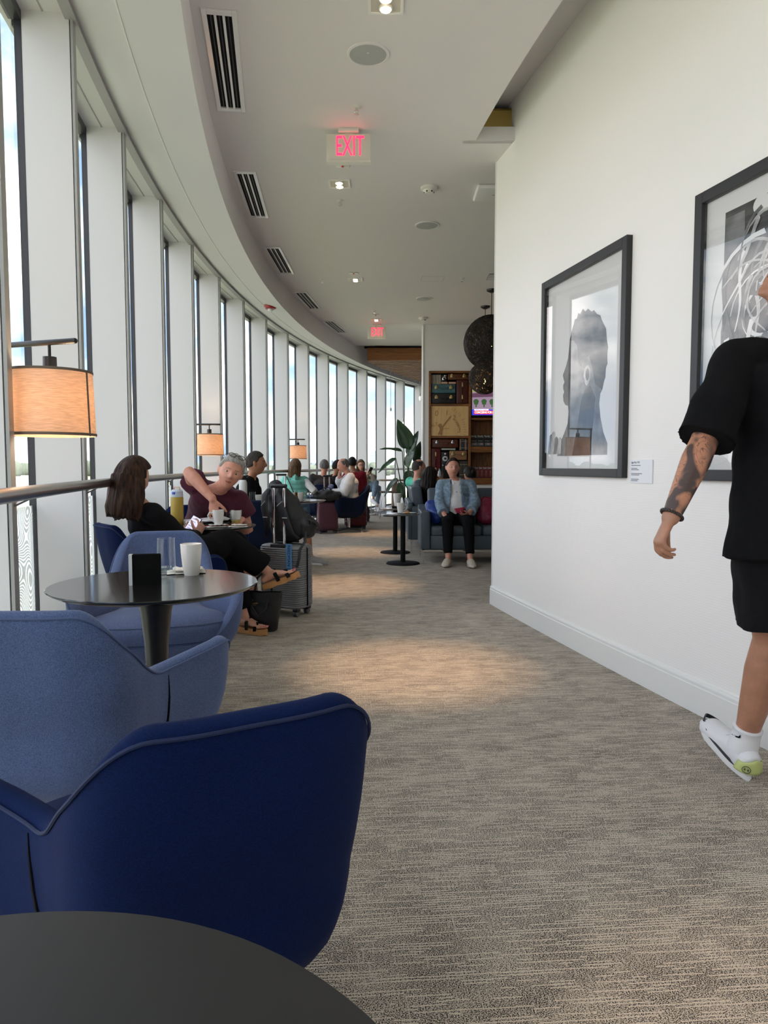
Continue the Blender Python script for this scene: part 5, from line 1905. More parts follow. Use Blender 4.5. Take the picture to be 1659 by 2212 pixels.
def shoe_parts(t, A, toe, up, upper, sole, s=1.0, kind='sneaker', par_extra=None):
    """a closed shoe; A ankle joint, toe direction, up direction"""
    A = Vector(A)
    f = Vector(toe).normalized()
    up = Vector(up)
    up = (up - f * up.dot(f)).normalized()
    def q(a, b):
        return A + f * a * s - up * b * s
    rt = 0.022 if kind == 'loafer' else 0.028
    mb = MB()
    top = -0.012 if kind != 'loafer' else 0.035
    mb.loft([q(-0.062, 0.055), q(-0.045, 0.038 + top * 0.5), q(0.0, 0.030 + top * 0.6), q(0.06, 0.042), q(0.12, 0.058), q(0.175, 0.068), q(0.20, 0.073)],
            [(0.018 * s, 0.022 * s), ((0.050 if kind != 'loafer' else 0.046) * s, (0.040 if kind != 'loafer' else 0.034) * s), (0.054 * s - top * 0.5, (0.043 if kind != 'loafer' else 0.037) * s), (0.044 * s, 0.043 * s), ((0.038 if kind != 'loafer' else 0.032) * s, 0.047 * s), ((rt + (0.006 if kind != 'loafer' else 0)) * s, 0.045 * s), (0.016 * s, 0.028 * s)], hint=up, n=18)
    o = bpy.data.objects.new('shoe', voxel_mesh(mb, 'shoe', 0.006, 3, [upper]))
    link(o, t)
    h = 0.026 if kind != 'loafer' else 0.012
    side = f.cross(up)
    ring = []
    for k in range(28):
        a = 2 * PI * k / 28
        c, s_ = math.cos(a), math.sin(a)
        L_ = 0.145 if c > 0 else 0.14
        wd = lerp_tab([(-1, 0.028), (-0.5, 0.036), (0.0, 0.038), (0.5, 0.048), (0.85, 0.046), (1, 0.03)], c)
        ring.append(q(0.068, 0.0) + f * (c * L_ * s) + side * (s_ * wd * 1.08 * s))
    z0 = -0.088 * s if kind != 'loafer' else -0.085 * s
    sm = MB()
    sm.grid([[p + up * (z0 + h * s) - f * 0, p + up * (z0 + h * 0.5 * s) + (p - q(0.068, 0)).normalized() * 0.004, p + up * z0] for p in ring], cu=True)
    n0 = len(sm.v)
    sm.add([p + up * (z0 + h * s) for p in ring], [tuple(range(28))])
    sm.add([p + up * z0 for p in ring], [tuple(reversed(range(28)))])
    so = sm.build('sole', sole, o)
    return o, f, up, side, q

SKIN = {}
def skin_mats(key, c, lip, brow):
    if key not in SKIN:
        SKIN[key] = [mat('skin_' + key, c, 0.45, var=(22, 0.12), bump=(120, 0.05), spec=0.4),
                     mat('lip_' + key, lip, 0.4), mat('brow_' + key, brow, 0.7)]
    return SKIN[key]
SK_A = skin_mats('light', s2l((206, 156, 134)), s2l((176, 100, 94)), s2l((120, 92, 70)))
SK_B = skin_mats('rosy', s2l((208, 148, 126)), s2l((170, 96, 88)), s2l((150, 118, 92)))
SK_C = skin_mats('olive', s2l((186, 132, 104)), s2l((150, 84, 76)), s2l((42, 30, 24)))
SK_D = skin_mats('tan', s2l((170, 122, 98)), s2l((144, 80, 72)), s2l((40, 30, 26)))
M_EYE = mat('eye_white', (0.50, 0.48, 0.46), 0.3)
M_IRIS = mat('eye_iris', (0.05, 0.04, 0.035), 0.15)

def person(label, loc, rotz, P, group=None):
    """joints in P are world coordinates; the figure is one continuous body with clothes, hair and shoes as parts"""
    t = thing('person', label, 'person', loc, math.radians(rotz), group)
    inv = (Matrix.Translation(Vector(loc)) @ Matrix.Rotation(math.radians(rotz), 4, 'Z')).inverted()
    i3 = inv.to_3x3()
    def L(p): return inv @ Vector(p)
    def D(v): return i3 @ Vector(v)
    fem = P.get('fem', 0.0)
    sc = P.get('sc', 1.0)
    pv, ch, hc = L(P['pelvis']), L(P['chest']), L(P['head'])
    ch = ch + Vector((0, 0, P.get('ch_up', 0.018)))
    spine = (ch - pv).normalized()
    yaw = math.radians(P.get('sh_yaw', 0))
    roll = math.radians(P.get('sh_roll', 0))
    xs = Euler((0, roll, yaw)).to_matrix() @ Vector((1, 0, 0))
    xh = Euler((0, 0, math.radians(P.get('hip_yaw', 0)))).to_matrix() @ Vector((1, 0, 0))
    sw = P.get('sw', 0.185 - 0.022 * fem) * sc
    hw = 0.092 * sc
    S = {1: ch + xs * sw, -1: ch - xs * sw}
    for k, sd in (('shR', 1), ('shL', -1)):
        if k in P:
            S[sd] = L(P[k])
    Hp = {1: pv + xh * hw - spine * 0.02, -1: pv - xh * hw - spine * 0.02}
    hr = P.get('hrot', (0, 0, 0))
    HM = Matrix.Translation(hc) @ Euler((0, 0, math.radians(hr[2]))).to_matrix().to_4x4() @ Euler((0, math.radians(hr[1]), 0)).to_matrix().to_4x4() @ Euler((math.radians(hr[0]), 0, 0)).to_matrix().to_4x4() @ Matrix.Scale(sc * P.get('hs', 1.0), 4)
    body = MB()
    head_shape(body, HM, fem, P.get('jaw', 1.0))
    nb = ch + spine * 0.03
    nk = HM @ Vector((0, -0.022, -0.075))
    body.loft([ch - spine * 0.03, nb, nb.lerp(nk, 0.5), nk], [(0.075 * sc, 0.06 * sc), (0.062 * sc, 0.055 * sc), (0.050 - 0.006 * fem) * sc, (0.050 - 0.006 * fem) * sc] if False else [(0.085 * sc, 0.062 * sc), (0.064 * sc, 0.056 * sc), ((0.050 - 0.007 * fem) * sc, (0.050 - 0.007 * fem) * sc), ((0.051 - 0.007 * fem) * sc, (0.053 - 0.007 * fem) * sc)], hint=xs, n=16)
    belly = P.get('belly', 0.0)
    fwd = D((0, 0, 0)) if False else Vector((0, 1, 0))
    mid = pv.lerp(ch, 0.5) + P.get('bend', 0.0) * Vector((0, 1, 0))
    tor = [pv - spine * 0.07, pv, pv.lerp(mid, 0.6) + Vector((0, belly * 0.6, 0)), mid + Vector((0, belly * 0.5, 0)), mid.lerp(ch, 0.55), ch - spine * 0.045, ch + spine * 0.005]
    trad = [(0.145, 0.105), (0.160, 0.115), (0.148, 0.108 + belly * 0.5), (0.142, 0.105 + belly * 0.5), (0.155, 0.112), (0.150, 0.098), (0.105, 0.07)]
    trad = [(a * sc, b * sc) for a, b in trad]
    hints = [xh, xh, xh.lerp(xs, 0.3), xh.lerp(xs, 0.5), xs, xs, xs]
    body.loft(tor, [(a * 0.93, b * 0.90) for a, b in trad], hint=hints, n=20)
    arms, legs = {}, {}
    shirt, pants = P.get('shirt'), P.get('pants')
    for sd, key in ((1, 'armR'), (-1, 'armL')):
        A = P.get(key)
        if A is None:
            continue
        W = L(A['w'])
        E = L(A['e']) if 'e' in A else ik(S[sd], W, 0.285 * sc, 0.255 * sc, D(A.get('h', (0, 0, -1))))
        dr = D(A['d']) if 'd' in A else (W - E)
        arms[sd] = (S[sd], E, W)
        k = sc * (1 - 0.14 * fem) * P.get('limb', 1.0)
        body.sph(S[sd], 0.055 * k, 14, 10)
        body.loft([S[sd], S[sd].lerp(E, 0.35), S[sd].lerp(E, 0.75), E, E.lerp(W, 0.25), E.lerp(W, 0.6), W],
                  [0.052 * k, 0.050 * k, 0.043 * k, 0.040 * k, 0.043 * k, 0.035 * k, (0.024 * k, 0.028 * k)], n=14)
        if A.get('hand', True):
            hand_shape(body, W, dr, D(A.get('n', (0, 0, -1))), sd, A.get('curl', 0.5), sc * (0.93 if fem else 1.0), A.get('spread', 1.0), A.get('thumb', (0.62, 0.66, 0.30)))
    for sd, key in ((1, 'legR'), (-1, 'legL')):
        A = P.get(key)
        if A is None:
            continue
        An = L(A['a'])
        K = L(A['k']) if 'k' in A else ik(Hp[sd], An, 0.43 * sc, 0.42 * sc, D(A.get('h', (0, 1, 0))))
        legs[sd] = (Hp[sd], K, An, D(A.get('t', (0, 1, 0))))
        k = sc * P.get('leg', P.get('limb', 1.0))
        body.loft([Hp[sd], Hp[sd].lerp(K, 0.4), Hp[sd].lerp(K, 0.8), K, K.lerp(An, 0.28), K.lerp(An, 0.6), K.lerp(An, 0.88), An],
                  [0.080 * k, 0.074 * k, 0.060 * k, 0.054 * k, 0.056 * k, 0.045 * k, 0.034 * k, 0.034 * k], n=16)
        if A.get('bare'):
            foot_shape(body, An, D(A.get('t', (0, 1, 0))), sc * 0.95)
        else:
            body.loft([An, An + Vector((0, 0, -0.04))], [0.034 * k, 0.032 * k], n=10)
    sk = P['skin']
    bm_ = voxel_mesh(body, 'body', P.get('vox', 0.008), 3, list(sk) + ([P['tattoo']] if 'tattoo' in P else []), keep=P.get('keep', 0.7))
    # colour the face: lips and brows; tattooed sleeve on one arm
    Hi = HM.inverted()
    npol = len(bm_.polygons)
    idx = np.zeros(npol, dtype=np.int32)
    cen = np.empty(npol * 3)
    bm_.polygons.foreach_get('center', cen)
    cen = cen.reshape(-1, 3)
    Hm = np.array(Hi)
    hl = cen @ Hm[:3, :3].T + Hm[:3, 3]
    u, w, yy = hl[:, 0] / HW, hl[:, 2] / HH, hl[:, 1]
    face = yy > 0.045
    idx[face & (np.abs(u) < 0.30) & (np.abs(w + 0.515) < 0.052 * (1 - (u / 0.36) ** 2))] = 1
    idx[face & (np.abs(np.abs(u) - 0.42) < 0.22) & (np.abs(w - 0.225 - 0.03 * (0.5 - np.abs(np.abs(u) - 0.40))) < 0.024)] = 2
    if P.get('beard'):
        idx[(yy > -0.01) & (w < -0.30) & (w > -1.1) & (idx == 0) & ~((np.abs(u) < 0.3) & (w > -0.34))] = 2
    if 'tattoo' in P:
        S_, E_, W_ = arms[-1]
        for a, b, t0, t1 in ((S_, E_, 0.3, 1.1), (E_, W_, -0.1, 0.93)):
            a, b = np.array(a), np.array(b)
            ab = b - a
            tt = ((cen - a) @ ab) / (ab @ ab)
            dist = np.linalg.norm(cen - a - tt[:, None] * ab, axis=1)
            idx[(tt > t0) & (tt < t1) & (dist < 0.075)] = 3
    bm_.polygons.foreach_set('material_index', idx)
    link(bpy.data.objects.new('body', bm_), t)
    # eyes
    if P.get('eyes', True):
        for s in (-1, 1):
            e_ = MB().sph(HM @ Vector((s * 0.0315, HD * 0.725, 0.006)), 0.0125 * sc, 14, 10).build('eye', M_EYE, t)
            MB().sph(HM @ Vector((s * 0.0315 + P.get('gaze', 0) * 0.004, HD * 0.725 + 0.0070, 0.006)), 0.0072 * sc, 10, 8).build('iris', M_IRIS, e_)
    # clothes
    wr, vx = P.get('wr', 0.006), P.get('cvox', 0.011)
    if shirt:
        mb = MB()
        lo = shirt.get('loose', 0.018)
        hem = shirt.get('hem', 0.05)
        pts = [pv - spine * hem] + tor[1:]
        rad = [(a + lo, b + lo) for a, b in trad]
        if 'hemr' in shirt:
            rad[0] = shirt['hemr']
        rad[-1] = (trad[-1][0] + 0.012, trad[-1][1] + 0.012)
        mb.loft(pts, rad, hint=hints, n=24, caps='flat')
        mb.loft([S[-1] - (S[-1] - S[1]).normalized() * 0.02, ch + spine * 0.012, S[1] + (S[-1] - S[1]).normalized() * 0.02], [(0.052 * sc + lo * 0.4, 0.058 * sc + lo * 0.5), (0.050 * sc, 0.066 * sc), (0.052 * sc + lo * 0.4, 0.058 * sc + lo * 0.5)], hint=spine, n=16)
        mb.loft([ch - spine * 0.01, nb + spine * 0.012], [(0.10 * sc, 0.078 * sc), (0.070 * sc, 0.066 * sc)], hint=xs, n=18, caps='flat')
        sl = shirt.get('sleeve', 0.6)
        slo = shirt.get('sl_lo', lo)
        flare = shirt.get('flare', 0.0)
        for sd, (s0, e0, w0) in arms.items():
            s_sl = sl[sd] if isinstance(sl, dict) else sl
            k = sc * (1 - 0.14 * fem) * max(1.0, P.get('limb', 1.0))
            mb.sph(s0, 0.062 * k + slo * 0.55, 16, 12)
            if s_sl <= 1.0:
                q = s0.lerp(e0, s_sl)
                mb.loft([s0, s0.lerp(q, 0.5), q], [0.062 * k + slo * 0.5, 0.058 * k + slo + flare * 0.4, 0.055 * k + slo + flare], n=18, caps='flat')
            else:
                q = e0.lerp(w0, min(0.97, s_sl - 1.0))
                mb.loft([s0, s0.lerp(e0, 0.5), e0, e0.lerp(q, 0.5), q], [0.060 * k + slo * 0.5, 0.052 * k + slo, 0.047 * k + slo * 0.9, 0.042 * k + slo * 0.8, 0.034 * k + slo * 0.7], n=16, caps='flat')
        for f_ in P.get('shirt_extra', []):
            f_(mb, dict(pv=pv, ch=ch, S=S, HM=HM, L=L, spine=spine, xs=xs, arms=arms, tor=tor, trad=trad, nb=nb))
        me = voxel_mesh(mb, 'shirt', vx, P.get('csm', 3), [shirt['m']], wr, P.get('wrs', 9.0), P.get('seed', 1.0), keep=0.75)
        so = link(bpy.data.objects.new(shirt.get('name', 'shirt'), me), t)
    if pants:
        mb = MB()
        lo = pants.get('loose', 0.014)
        ln = pants.get('len', 1.93)
        mb.loft([pv - spine * 0.085, pv - spine * 0.01, pv + spine * pants.get('waist', 0.05)], [(0.150 * sc + lo, 0.112 * sc + lo), (0.164 * sc + lo, 0.122 * sc + lo), (0.155 * sc + lo, 0.112 * sc + lo)], hint=xh, n=20)
        for sd, (h0, k0, a0, tt) in legs.items():
            k = sc
            fl = pants.get('flare', 0.0)
            if ln <= 1.0:
                q = h0.lerp(k0, ln)
                mb.loft([h0, h0.lerp(q, 0.5), q], [0.088 * k + lo, 0.084 * k + lo + fl * 0.5, 0.078 * k + lo + fl], n=20, caps='flat')
            else:
                q = k0.lerp(a0, ln - 1.0)
                mb.loft([h0, h0.lerp(k0, 0.5), k0.lerp(h0, 0.12), k0, k0.lerp(q, 0.2), k0.lerp(q, 0.55), q], [0.086 * k + lo, 0.076 * k + lo, 0.062 * k + lo, 0.059 * k + lo, 0.058 * k + lo, 0.050 * k + lo + fl * 0.5, 0.040 * k + lo + fl], n=18, caps='flat')
        me = voxel_mesh(mb, 'trousers', vx, 3, [pants['m']], wr, P.get('wrs', 9.0), P.get('seed', 1.0) + 5, keep=0.75)
        link(bpy.data.objects.new(pants.get('name', 'trousers'), me), t)
    # shoes
    sh = P.get('shoes')
    if sh:
        for sd, (h0, k0, a0, tt) in legs.items():
            upv = D(sh['up']) if 'up' in sh else Vector((0, 0, 1))
            shoe_parts(t, a0, tt, upv, sh['m'], sh['sole'], sc * sh.get('s', 1.0), sh.get('kind', 'sneaker'))
    # hair
    h_ = P.get('hair')
    if h_:
        if h_['style'] == 'long':
            hb = hair_long(HM, h_.get('len', 0.24), h_.get('w', 0.12), h_.get('d', 0.115), h_.get('seed', 1.0), h_.get('wave', 0.010), h_.get('fwd', 0.0))
        else:
            hb = hair_cap(HM, h_['style'], h_.get('thick', 0.012), P.get('seed', 0.0), fem)
        ho = hb.build('hair', h_['m'], t, angle=180)
        if h_.get('bun'):
            MB().sph(HM @ Vector((0, -HD - 0.02, 0.02)), (0.035, 0.03, 0.035), 14, 10).build('hair_bun', h_['m'], ho)
    t['_'] = 0
    del t['_']
    return t, dict(HM=HM, L=L, D=D, arms=arms, legs=legs, S=S, ch=ch, pv=pv, spine=spine, xs=xs, sc=sc)

def eyeglasses(t, HM, z=0.006, y=None, tilt=0.0, name='eyeglasses', m=None):
    """frames resting at head-local height z"""
    y = (HD + 0.004) if y is None else y
    g = MB()
    m = m or M_BLACK
    R = Euler((tilt, 0, 0)).to_matrix()
    o = Vector((0, y, z))
    for s in (-1, 1):
        ring = [HM @ (o + R @ Vector((s * 0.033 + 0.024 * math.cos(q), 0, 0.019 * math.sin(q)))) for q in arange(0, 2 * PI * 15 / 16, 16)]
        g.loft(ring, 0.0022, n=6, closed=True)
        g.loft([HM @ (o + R @ Vector((s * 0.056, 0, 0.006))), HM @ (o + R @ Vector((s * 0.078, -0.02, 0.008))), HM @ (o + R @ Vector((s * 0.083, -0.10, 0.004)))], 0.002, n=6)
    g.loft([HM @ (o + R @ Vector((-0.010, 0, 0.004))), HM @ (o + R @ Vector((0, 0.002, 0.007))), HM @ (o + R @ Vector((0.010, 0, 0.004)))], 0.002, n=6)
    fr = g.build(name, m, t)
    for s in (-1, 1):
        MB().prism([HM @ (o + R @ Vector((s * 0.033 + 0.023 * math.cos(q), -0.0006, 0.018 * math.sin(q)))) for q in arange(0, 2 * PI * 15 / 16, 16)], HM.to_3x3() @ (R @ Vector((0, 0.0012, 0)))).build('lens', mat_thin_glass('spectacle_lens', (0.9, 0.92, 0.93)), fr, smooth=False)
    return fr
# ------------------------------------------------------------------ cloth and hair colours
def cloth(name, c, var=0.12, bump=0.15, rough=0.9, sheen=0.12):
    return mat(name, c, rough, var=(30, var), bump=(260, bump), sheen=sheen, spec=0.1)
C_BLACK = cloth('black_cotton', (0.007, 0.007, 0.008), sheen=0.0)
C_BLACK2 = cloth('black_jersey', (0.009, 0.0085, 0.010), sheen=0.02)
C_MAROON = cloth('maroon_cotton', (0.080, 0.020, 0.036))
C_JEAN = cloth('blue_denim', (0.14, 0.22, 0.33), 0.3)
C_JEAN2 = cloth('light_denim', (0.24, 0.34, 0.47), 0.3)
C_DENIMJ = cloth('washed_denim', (0.20, 0.28, 0.36), 0.35)
C_WHITE = cloth('white_cotton', (0.72, 0.72, 0.73), 0.05)
C_MINT = cloth('mint_quilt', (0.22, 0.58, 0.52), 0.08)
C_GREEN = cloth('green_cotton', (0.12, 0.55, 0.40), 0.08)
C_RED = cloth('red_cotton', (0.20, 0.012, 0.022))
C_GREY = cloth('charcoal_cotton', (0.030, 0.030, 0.034))
C_BLUEG = cloth('blue_shirting', (0.16, 0.20, 0.34))
C_CREAM = cloth('cream_knit', (0.62, 0.58, 0.50))
H_BROWN = hair_mat('hair_brown', (0.036, 0.016, 0.009), 0.9)
H_LBROWN = hair_mat('hair_light_brown', (0.13, 0.075, 0.042), 0.7)
H_DARK = hair_mat('hair_dark', (0.012, 0.010, 0.009))
H_GREY = hair_mat('hair_grey', (0.36, 0.34, 0.31), 0.35)
H_SALT = hair_mat('hair_salt', (0.14, 0.135, 0.13), 0.5)
H_BUZZ = hair_mat('hair_cropped', (0.045, 0.038, 0.034), 0.4)
SH_W = mat('shoe_white', (0.74, 0.74, 0.76), 0.5, bump=(150, 0.1))
SH_SOLE = mat('sole_white', (0.76, 0.76, 0.76), 0.5)
SH_BEIGE = mat('shoe_beige', (0.62, 0.55, 0.46), 0.5)
SH_DARK = mat('shoe_dark', (0.03, 0.03, 0.035), 0.6)
SH_GREY = mat('shoe_grey', (0.35, 0.34, 0.34), 0.6)

# ------------------------------------------------------------------ tattooed arm
def tattoo_material(base):
    m = bpy.data.materials.new('tattooed_skin')
    m.use_nodes = True
    nt = m.node_tree
    N, Lk = nt.nodes, nt.links
    b = N['Principled BSDF']
    b.inputs['Roughness'].default_value = 0.45
    tc = N.new('ShaderNodeTexCoord')
    def nz(sc, det, dist):
        n = N.new('ShaderNodeTexNoise')
        n.inputs['Scale'].default_value = sc
        n.inputs['Detail'].default_value = det
        n.inputs['Distortion'].default_value = dist
        Lk.new(tc.outputs['Object'], n.inputs['Vector'])
        return n.outputs['Fac']
    def ramp(src, stops):
        r = N.new('ShaderNodeValToRGB')
        el = r.color_ramp.elements
        el[0].position, el[0].color = stops[0][0], (*[stops[0][1]] * 3, 1)
        el[1].position, el[1].color = stops[-1][0], (*[stops[-1][1]] * 3, 1)
        for p, c in stops[1:-1]:
            e_ = el.new(p)
            e_.color = (c, c, c, 1)
        Lk.new(src, r.inputs['Fac'])
        return r.outputs['Color']
    big = ramp(nz(8.5, 2, 0.8), [(0.50, 0.0), (0.60, 0.9)])               # solid shaded fields
    lines = ramp(nz(13, 2, 2.4), [(0.462, 0), (0.482, 0.85), (0.50, 0)])  # drawn contours
    fine = ramp(nz(34, 3, 1.2), [(0.55, 0), (0.75, 0.4)])
    mx = N.new('ShaderNodeMix')
    mx.data_type = 'RGBA'
    mx.blend_type = 'LIGHTEN'
    mx.inputs[0].default_value = 1.0
    Lk.new(big, mx.inputs[6])
    Lk.new(lines, mx.inputs[7])
    mx3 = N.new('ShaderNodeMix')
    mx3.data_type = 'RGBA'
    mx3.blend_type = 'LIGHTEN'
    mx3.inputs[0].default_value = 1.0
    Lk.new(mx.outputs[2], mx3.inputs[6])
    Lk.new(fine, mx3.inputs[7])
    mc = N.new('ShaderNodeMix')
    mc.data_type = 'RGBA'
    mc.inputs[6].default_value = (*base, 1)
    mc.inputs[7].default_value = (0.020, 0.022, 0.026, 1)
    Lk.new(mx3.outputs[2], mc.inputs[0])
    Lk.new(mc.outputs[2], b.inputs['Base Color'])
    return m
M_TAT = tattoo_material(s2l((190, 132, 102)))

# ------------------------------------------------------------------ 1 the walking man
w_t, W = person('man in black T-shirt and shorts walking past the pictures, forearm tattooed', (1.39, 2.42, 0), 12, dict(
    pelvis=(1.395, 2.42, 1.00), chest=(1.385, 2.44, 1.515), head=(1.412, 2.47, 1.785), hrot=(0, 0, 62), skin=SK_D, vox=0.0055, keep=0.7,
    shL=(1.185, 2.42, 1.525), shR=(1.575, 2.48, 1.525), hs=1.02, limb=1.10, leg=1.16,
    armL=dict(e=(1.052, 2.345, 1.245), w=(0.925, 2.285, 1.0), d=(-0.45, -0.08, -0.9), n=(0.90, -0.05, -0.42), curl=0.85, spread=0.9, thumb=(0.75, 0.35, 0.55)),
    armR=dict(w=(1.60, 2.66, 1.02), h=(0.1, -1, -0.3)),
    legL=dict(a=(1.348, 2.60, 0.118), k=(1.385, 2.50, 0.545), t=(-0.13, 0.93, 0.36)), legR=dict(a=(1.50, 2.02, 0.16), k=(1.50, 2.32, 0.53), t=(0, 0.85, -0.5)),
    shirt=dict(m=C_BLACK, name='t_shirt', loose=0.050, sleeve=0.97, sl_lo=0.006, flare=0.030, hem=0.14, hemr=(0.240, 0.170)),
    pants=dict(m=C_BLACK2, name='shorts', len=0.83, loose=0.026, flare=0.018, waist=0.06), wr=0.012, wrs=6.5, cvox=0.009, csm=1,
    tattoo=M_TAT, hair=dict(style='buzz', thick=0.006, m=H_BUZZ)))
# his shoes: white trainers with black band and pale green heel
M_LIME = mat('heel_green', s2l((190, 200, 128)), 0.5)
for sd in (-1, 1):
    h0, k0, a0, tt = W['legs'][sd]
    so, f, up, side, q = shoe_parts(w_t, a0, tt, Vector((0, 0, 1)), SH_W, SH_SOLE, 1.10)
    ring, r2 = [], []
    for k in range(30):
        a = 2 * PI * k / 30
        c, s_ = math.cos(a), math.sin(a)
        L_ = 0.153 if c > 0 else 0.148
        wd = lerp_tab([(-1, 0.034), (-0.5, 0.044), (0.0, 0.043), (0.5, 0.050), (0.85, 0.047), (1, 0.03)], c)
        rise = 0.004 + 0.012 * (abs(c) ** 2)
        p = q(0.066, 0.0) + f * (c * L_ * 1.08) + side * (s_ * wd * 1.12)
        ring.append([p + up * -0.066, p + up * (-0.060 + rise) - (p - q(0.066, 0)).normalized() * 0.002, p + up * (-0.056 + rise) - (p - q(0.066, 0)).normalized() * 0.010])
    MB().grid(ring, cu=True).build('black_band', SH_DARK, so)
    # heel panel hugging the back of the shoe
    P_ = []
    for i in range(13):
        a = math.radians(-88 + 176 * i / 12)
        row = []
        for j in range(6):
            z = -0.052 + 0.062 * j / 5 * (1 - 0.45 * abs(math.sin(a)))
            r_ = 0.051 - 0.010 * j / 5
            row.append(q(-0.040, 0) - f * (math.cos(a) * (r_ * 0.95)) + side * (math.sin(a) * r_ * 1.04) + up * z)
        P_.append(row)
    hp = MB().grid(P_).build('heel_panel', M_LIME, so)
    md = hp.modifiers.new('thick', 'SOLIDIFY'); md.thickness = 0.004; md.offset = 1
    a = math.radians(-38 if sd < 0 else 38)
    oc = q(-0.040, 0) - f * (math.cos(a) * 0.0525) + side * (math.sin(a) * 0.0535) + up * -0.030
    n_ = (-f * math.cos(a) + side * math.sin(a)).normalized()
    tx = n_.cross(up).normalized()
    em = MB().loft([oc + tx * 0.0145 * math.cos(b_) + up * 0.0145 * math.sin(b_) + n_ * 0.002 for b_ in arange(0, 2 * PI * 19 / 20, 20)], 0.0012, n=6, closed=True).build('heel_emblem', SH_DARK, so)
    for off in (-0.006, 0.006):
        MB().prism([oc + n_ * 0.002 + tx * (x_ + off) + up * z_ for x_, z_ in ((0.004, 0.010), (-0.005, -0.001), (0.0, 0.0), (-0.004, -0.010), (0.005, 0.002), (0.0, 0.001))], n_ * 0.001).build('emblem_bolt', SH_DARK, em, smooth=False)
    # laces and collar
    for j in range(5):
        c_ = q(0.045 + 0.018 * j, 0.002 + 0.0105 * j)
        MB().loft([c_ - side * 0.022 - up * 0.006, c_ + up * 0.004 + f * 0.004, c_ + side * 0.022 - up * 0.006], 0.0028, n=6).build('lace', SH_W, so)
    for s_ in (-1, 1):
        b0 = q(0.045, -0.004)
        MB().loft([b0, b0 + side * s_ * 0.02 + up * 0.012, b0 + side * s_ * 0.034 + f * 0.012, b0 + side * s_ * 0.016 + f * 0.010 - up * 0.004, b0], 0.0022, n=6).build('lace_loop', SH_W, so)
    # ribbed sock with its small mark
    sk0, sk1 = a0 - up * 0.01, a0.lerp(k0, 0.19)
    axs = (k0 - a0).normalized()
    ha, hb = frame_from(axs, side)
    rows = []
    for i in range(72):
        a = 2 * PI * i / 72
        rr = 0.002 if i % 2 else 0.0
        rows.append([sk0.lerp(sk1, v) + (ha * math.cos(a) + hb * math.sin(a)) * ((0.052 - 0.006 * v) + rr + (0.003 if v > 0.88 else 0)) for v in (0, 0.3, 0.6, 0.87, 0.9, 1.0)] + [sk1 + (ha * math.cos(a) + hb * math.sin(a)) * 0.036])
    sock = MB().grid(rows, cu=True).build('sock', mat('sock_white', (0.78, 0.78, 0.80), 0.85), w_t, angle=180)
    mo = sk0.lerp(sk1, 0.62)
    nv = (side * -0.95 - f * 0.10).normalized() if sd < 0 else (side * 0.86 + f * 0.35).normalized()
    nv = (nv - axs * nv.dot(axs)).normalized()
    tv = nv.cross(axs).normalized() * (1 if sd < 0 else -1)
    sw_ = [(-0.020, 0.018), (-0.0225, 0.008), (-0.019, 0.003), (-0.008, 0.000), (0.022, -0.006), (-0.006, 0.005), (-0.015, 0.008)]
    MB().prism([mo + nv * (0.0505 - 0.5 * (x_ * x_) / 0.05) + tv * x_ + axs * z_ for x_, z_ in sw_], nv * 0.0015).build('sock_mark', M_BLACKM, sock, smooth=False)
# braided bracelet
E_, Wr = W['arms'][-1][1], W['arms'][-1][2]
ax = (Wr - E_).normalized()
ha, hb = frame_from(ax, (0, 0, 1))
bc = Wr - ax * 0.012
bl = thing('bracelet', 'dark braided bracelet on the walking man\'s wrist', 'bracelet', w_t.matrix_basis @ bc, 0)
R3 = w_t.matrix_basis.to_3x3()
for k in range(26):
    a = 2 * PI * k / 26
    MB().sph(R3 @ ((ha * math.cos(a) * 0.036 + hb * math.sin(a) * 0.033)), (0.0052, 0.0052, 0.0060), 8, 6).build('bead', mat('bracelet_brown', (0.035, 0.028, 0.024), 0.4), bl)

# ------------------------------------------------------------------ 2 brown-haired woman with phone
p2, Q = person('brown-haired woman in black, seen from behind, looking at a phone, legs crossed', (-1.39, 4.41, 0), -52, dict(
    fem=1.0, sc=0.97, pelvis=(-1.365, 4.44, 0.565), chest=(-1.455, 4.30, 0.870), head=(-1.480, 4.20, 1.095), hrot=(-14, 0, 22), skin=SK_A, vox=0.006, keep=0.7,
    armR=dict(w=(-1.222, 4.62, 0.705), h=(0.3, -0.5, -1), d=(0.25, 0.3, 0.75), n=(-0.8, 0.5, 0.1), curl=0.75),
    armL=dict(w=(-1.335, 4.68, 0.690), h=(-0.4, 0.6, -1), d=(0.75, 0.1, 0.45), n=(0.1, -0.6, 0.7), curl=0.7),
    legR=dict(a=(-0.80, 4.83, 0.445), k=(-1.045, 4.70, 0.665), t=(0.93, 0.12, 0.34), bare=True),
    legL=dict(a=(-0.975, 4.90, 0.118), k=(-1.09, 4.84, 0.560), t=(0.85, -0.45, 0), bare=True),
    shirt=dict(m=C_BLACK2, name='black_top', loose=0.022, sleeve=1.97, hem=0.08), pants=dict(m=C_BLACK, len=1.86, loose=0.034, flare=0.012),
    wr=0.010, wrs=7, eyes=False, hair=dict(style='long', len=0.255, w=0.125, d=0.120, m=H_BROWN, seed=3.0, wave=0.013)))
M_TANS = mat('sandal_tan', s2l((188, 136, 82)), 0.6, var=(30, 0.12))
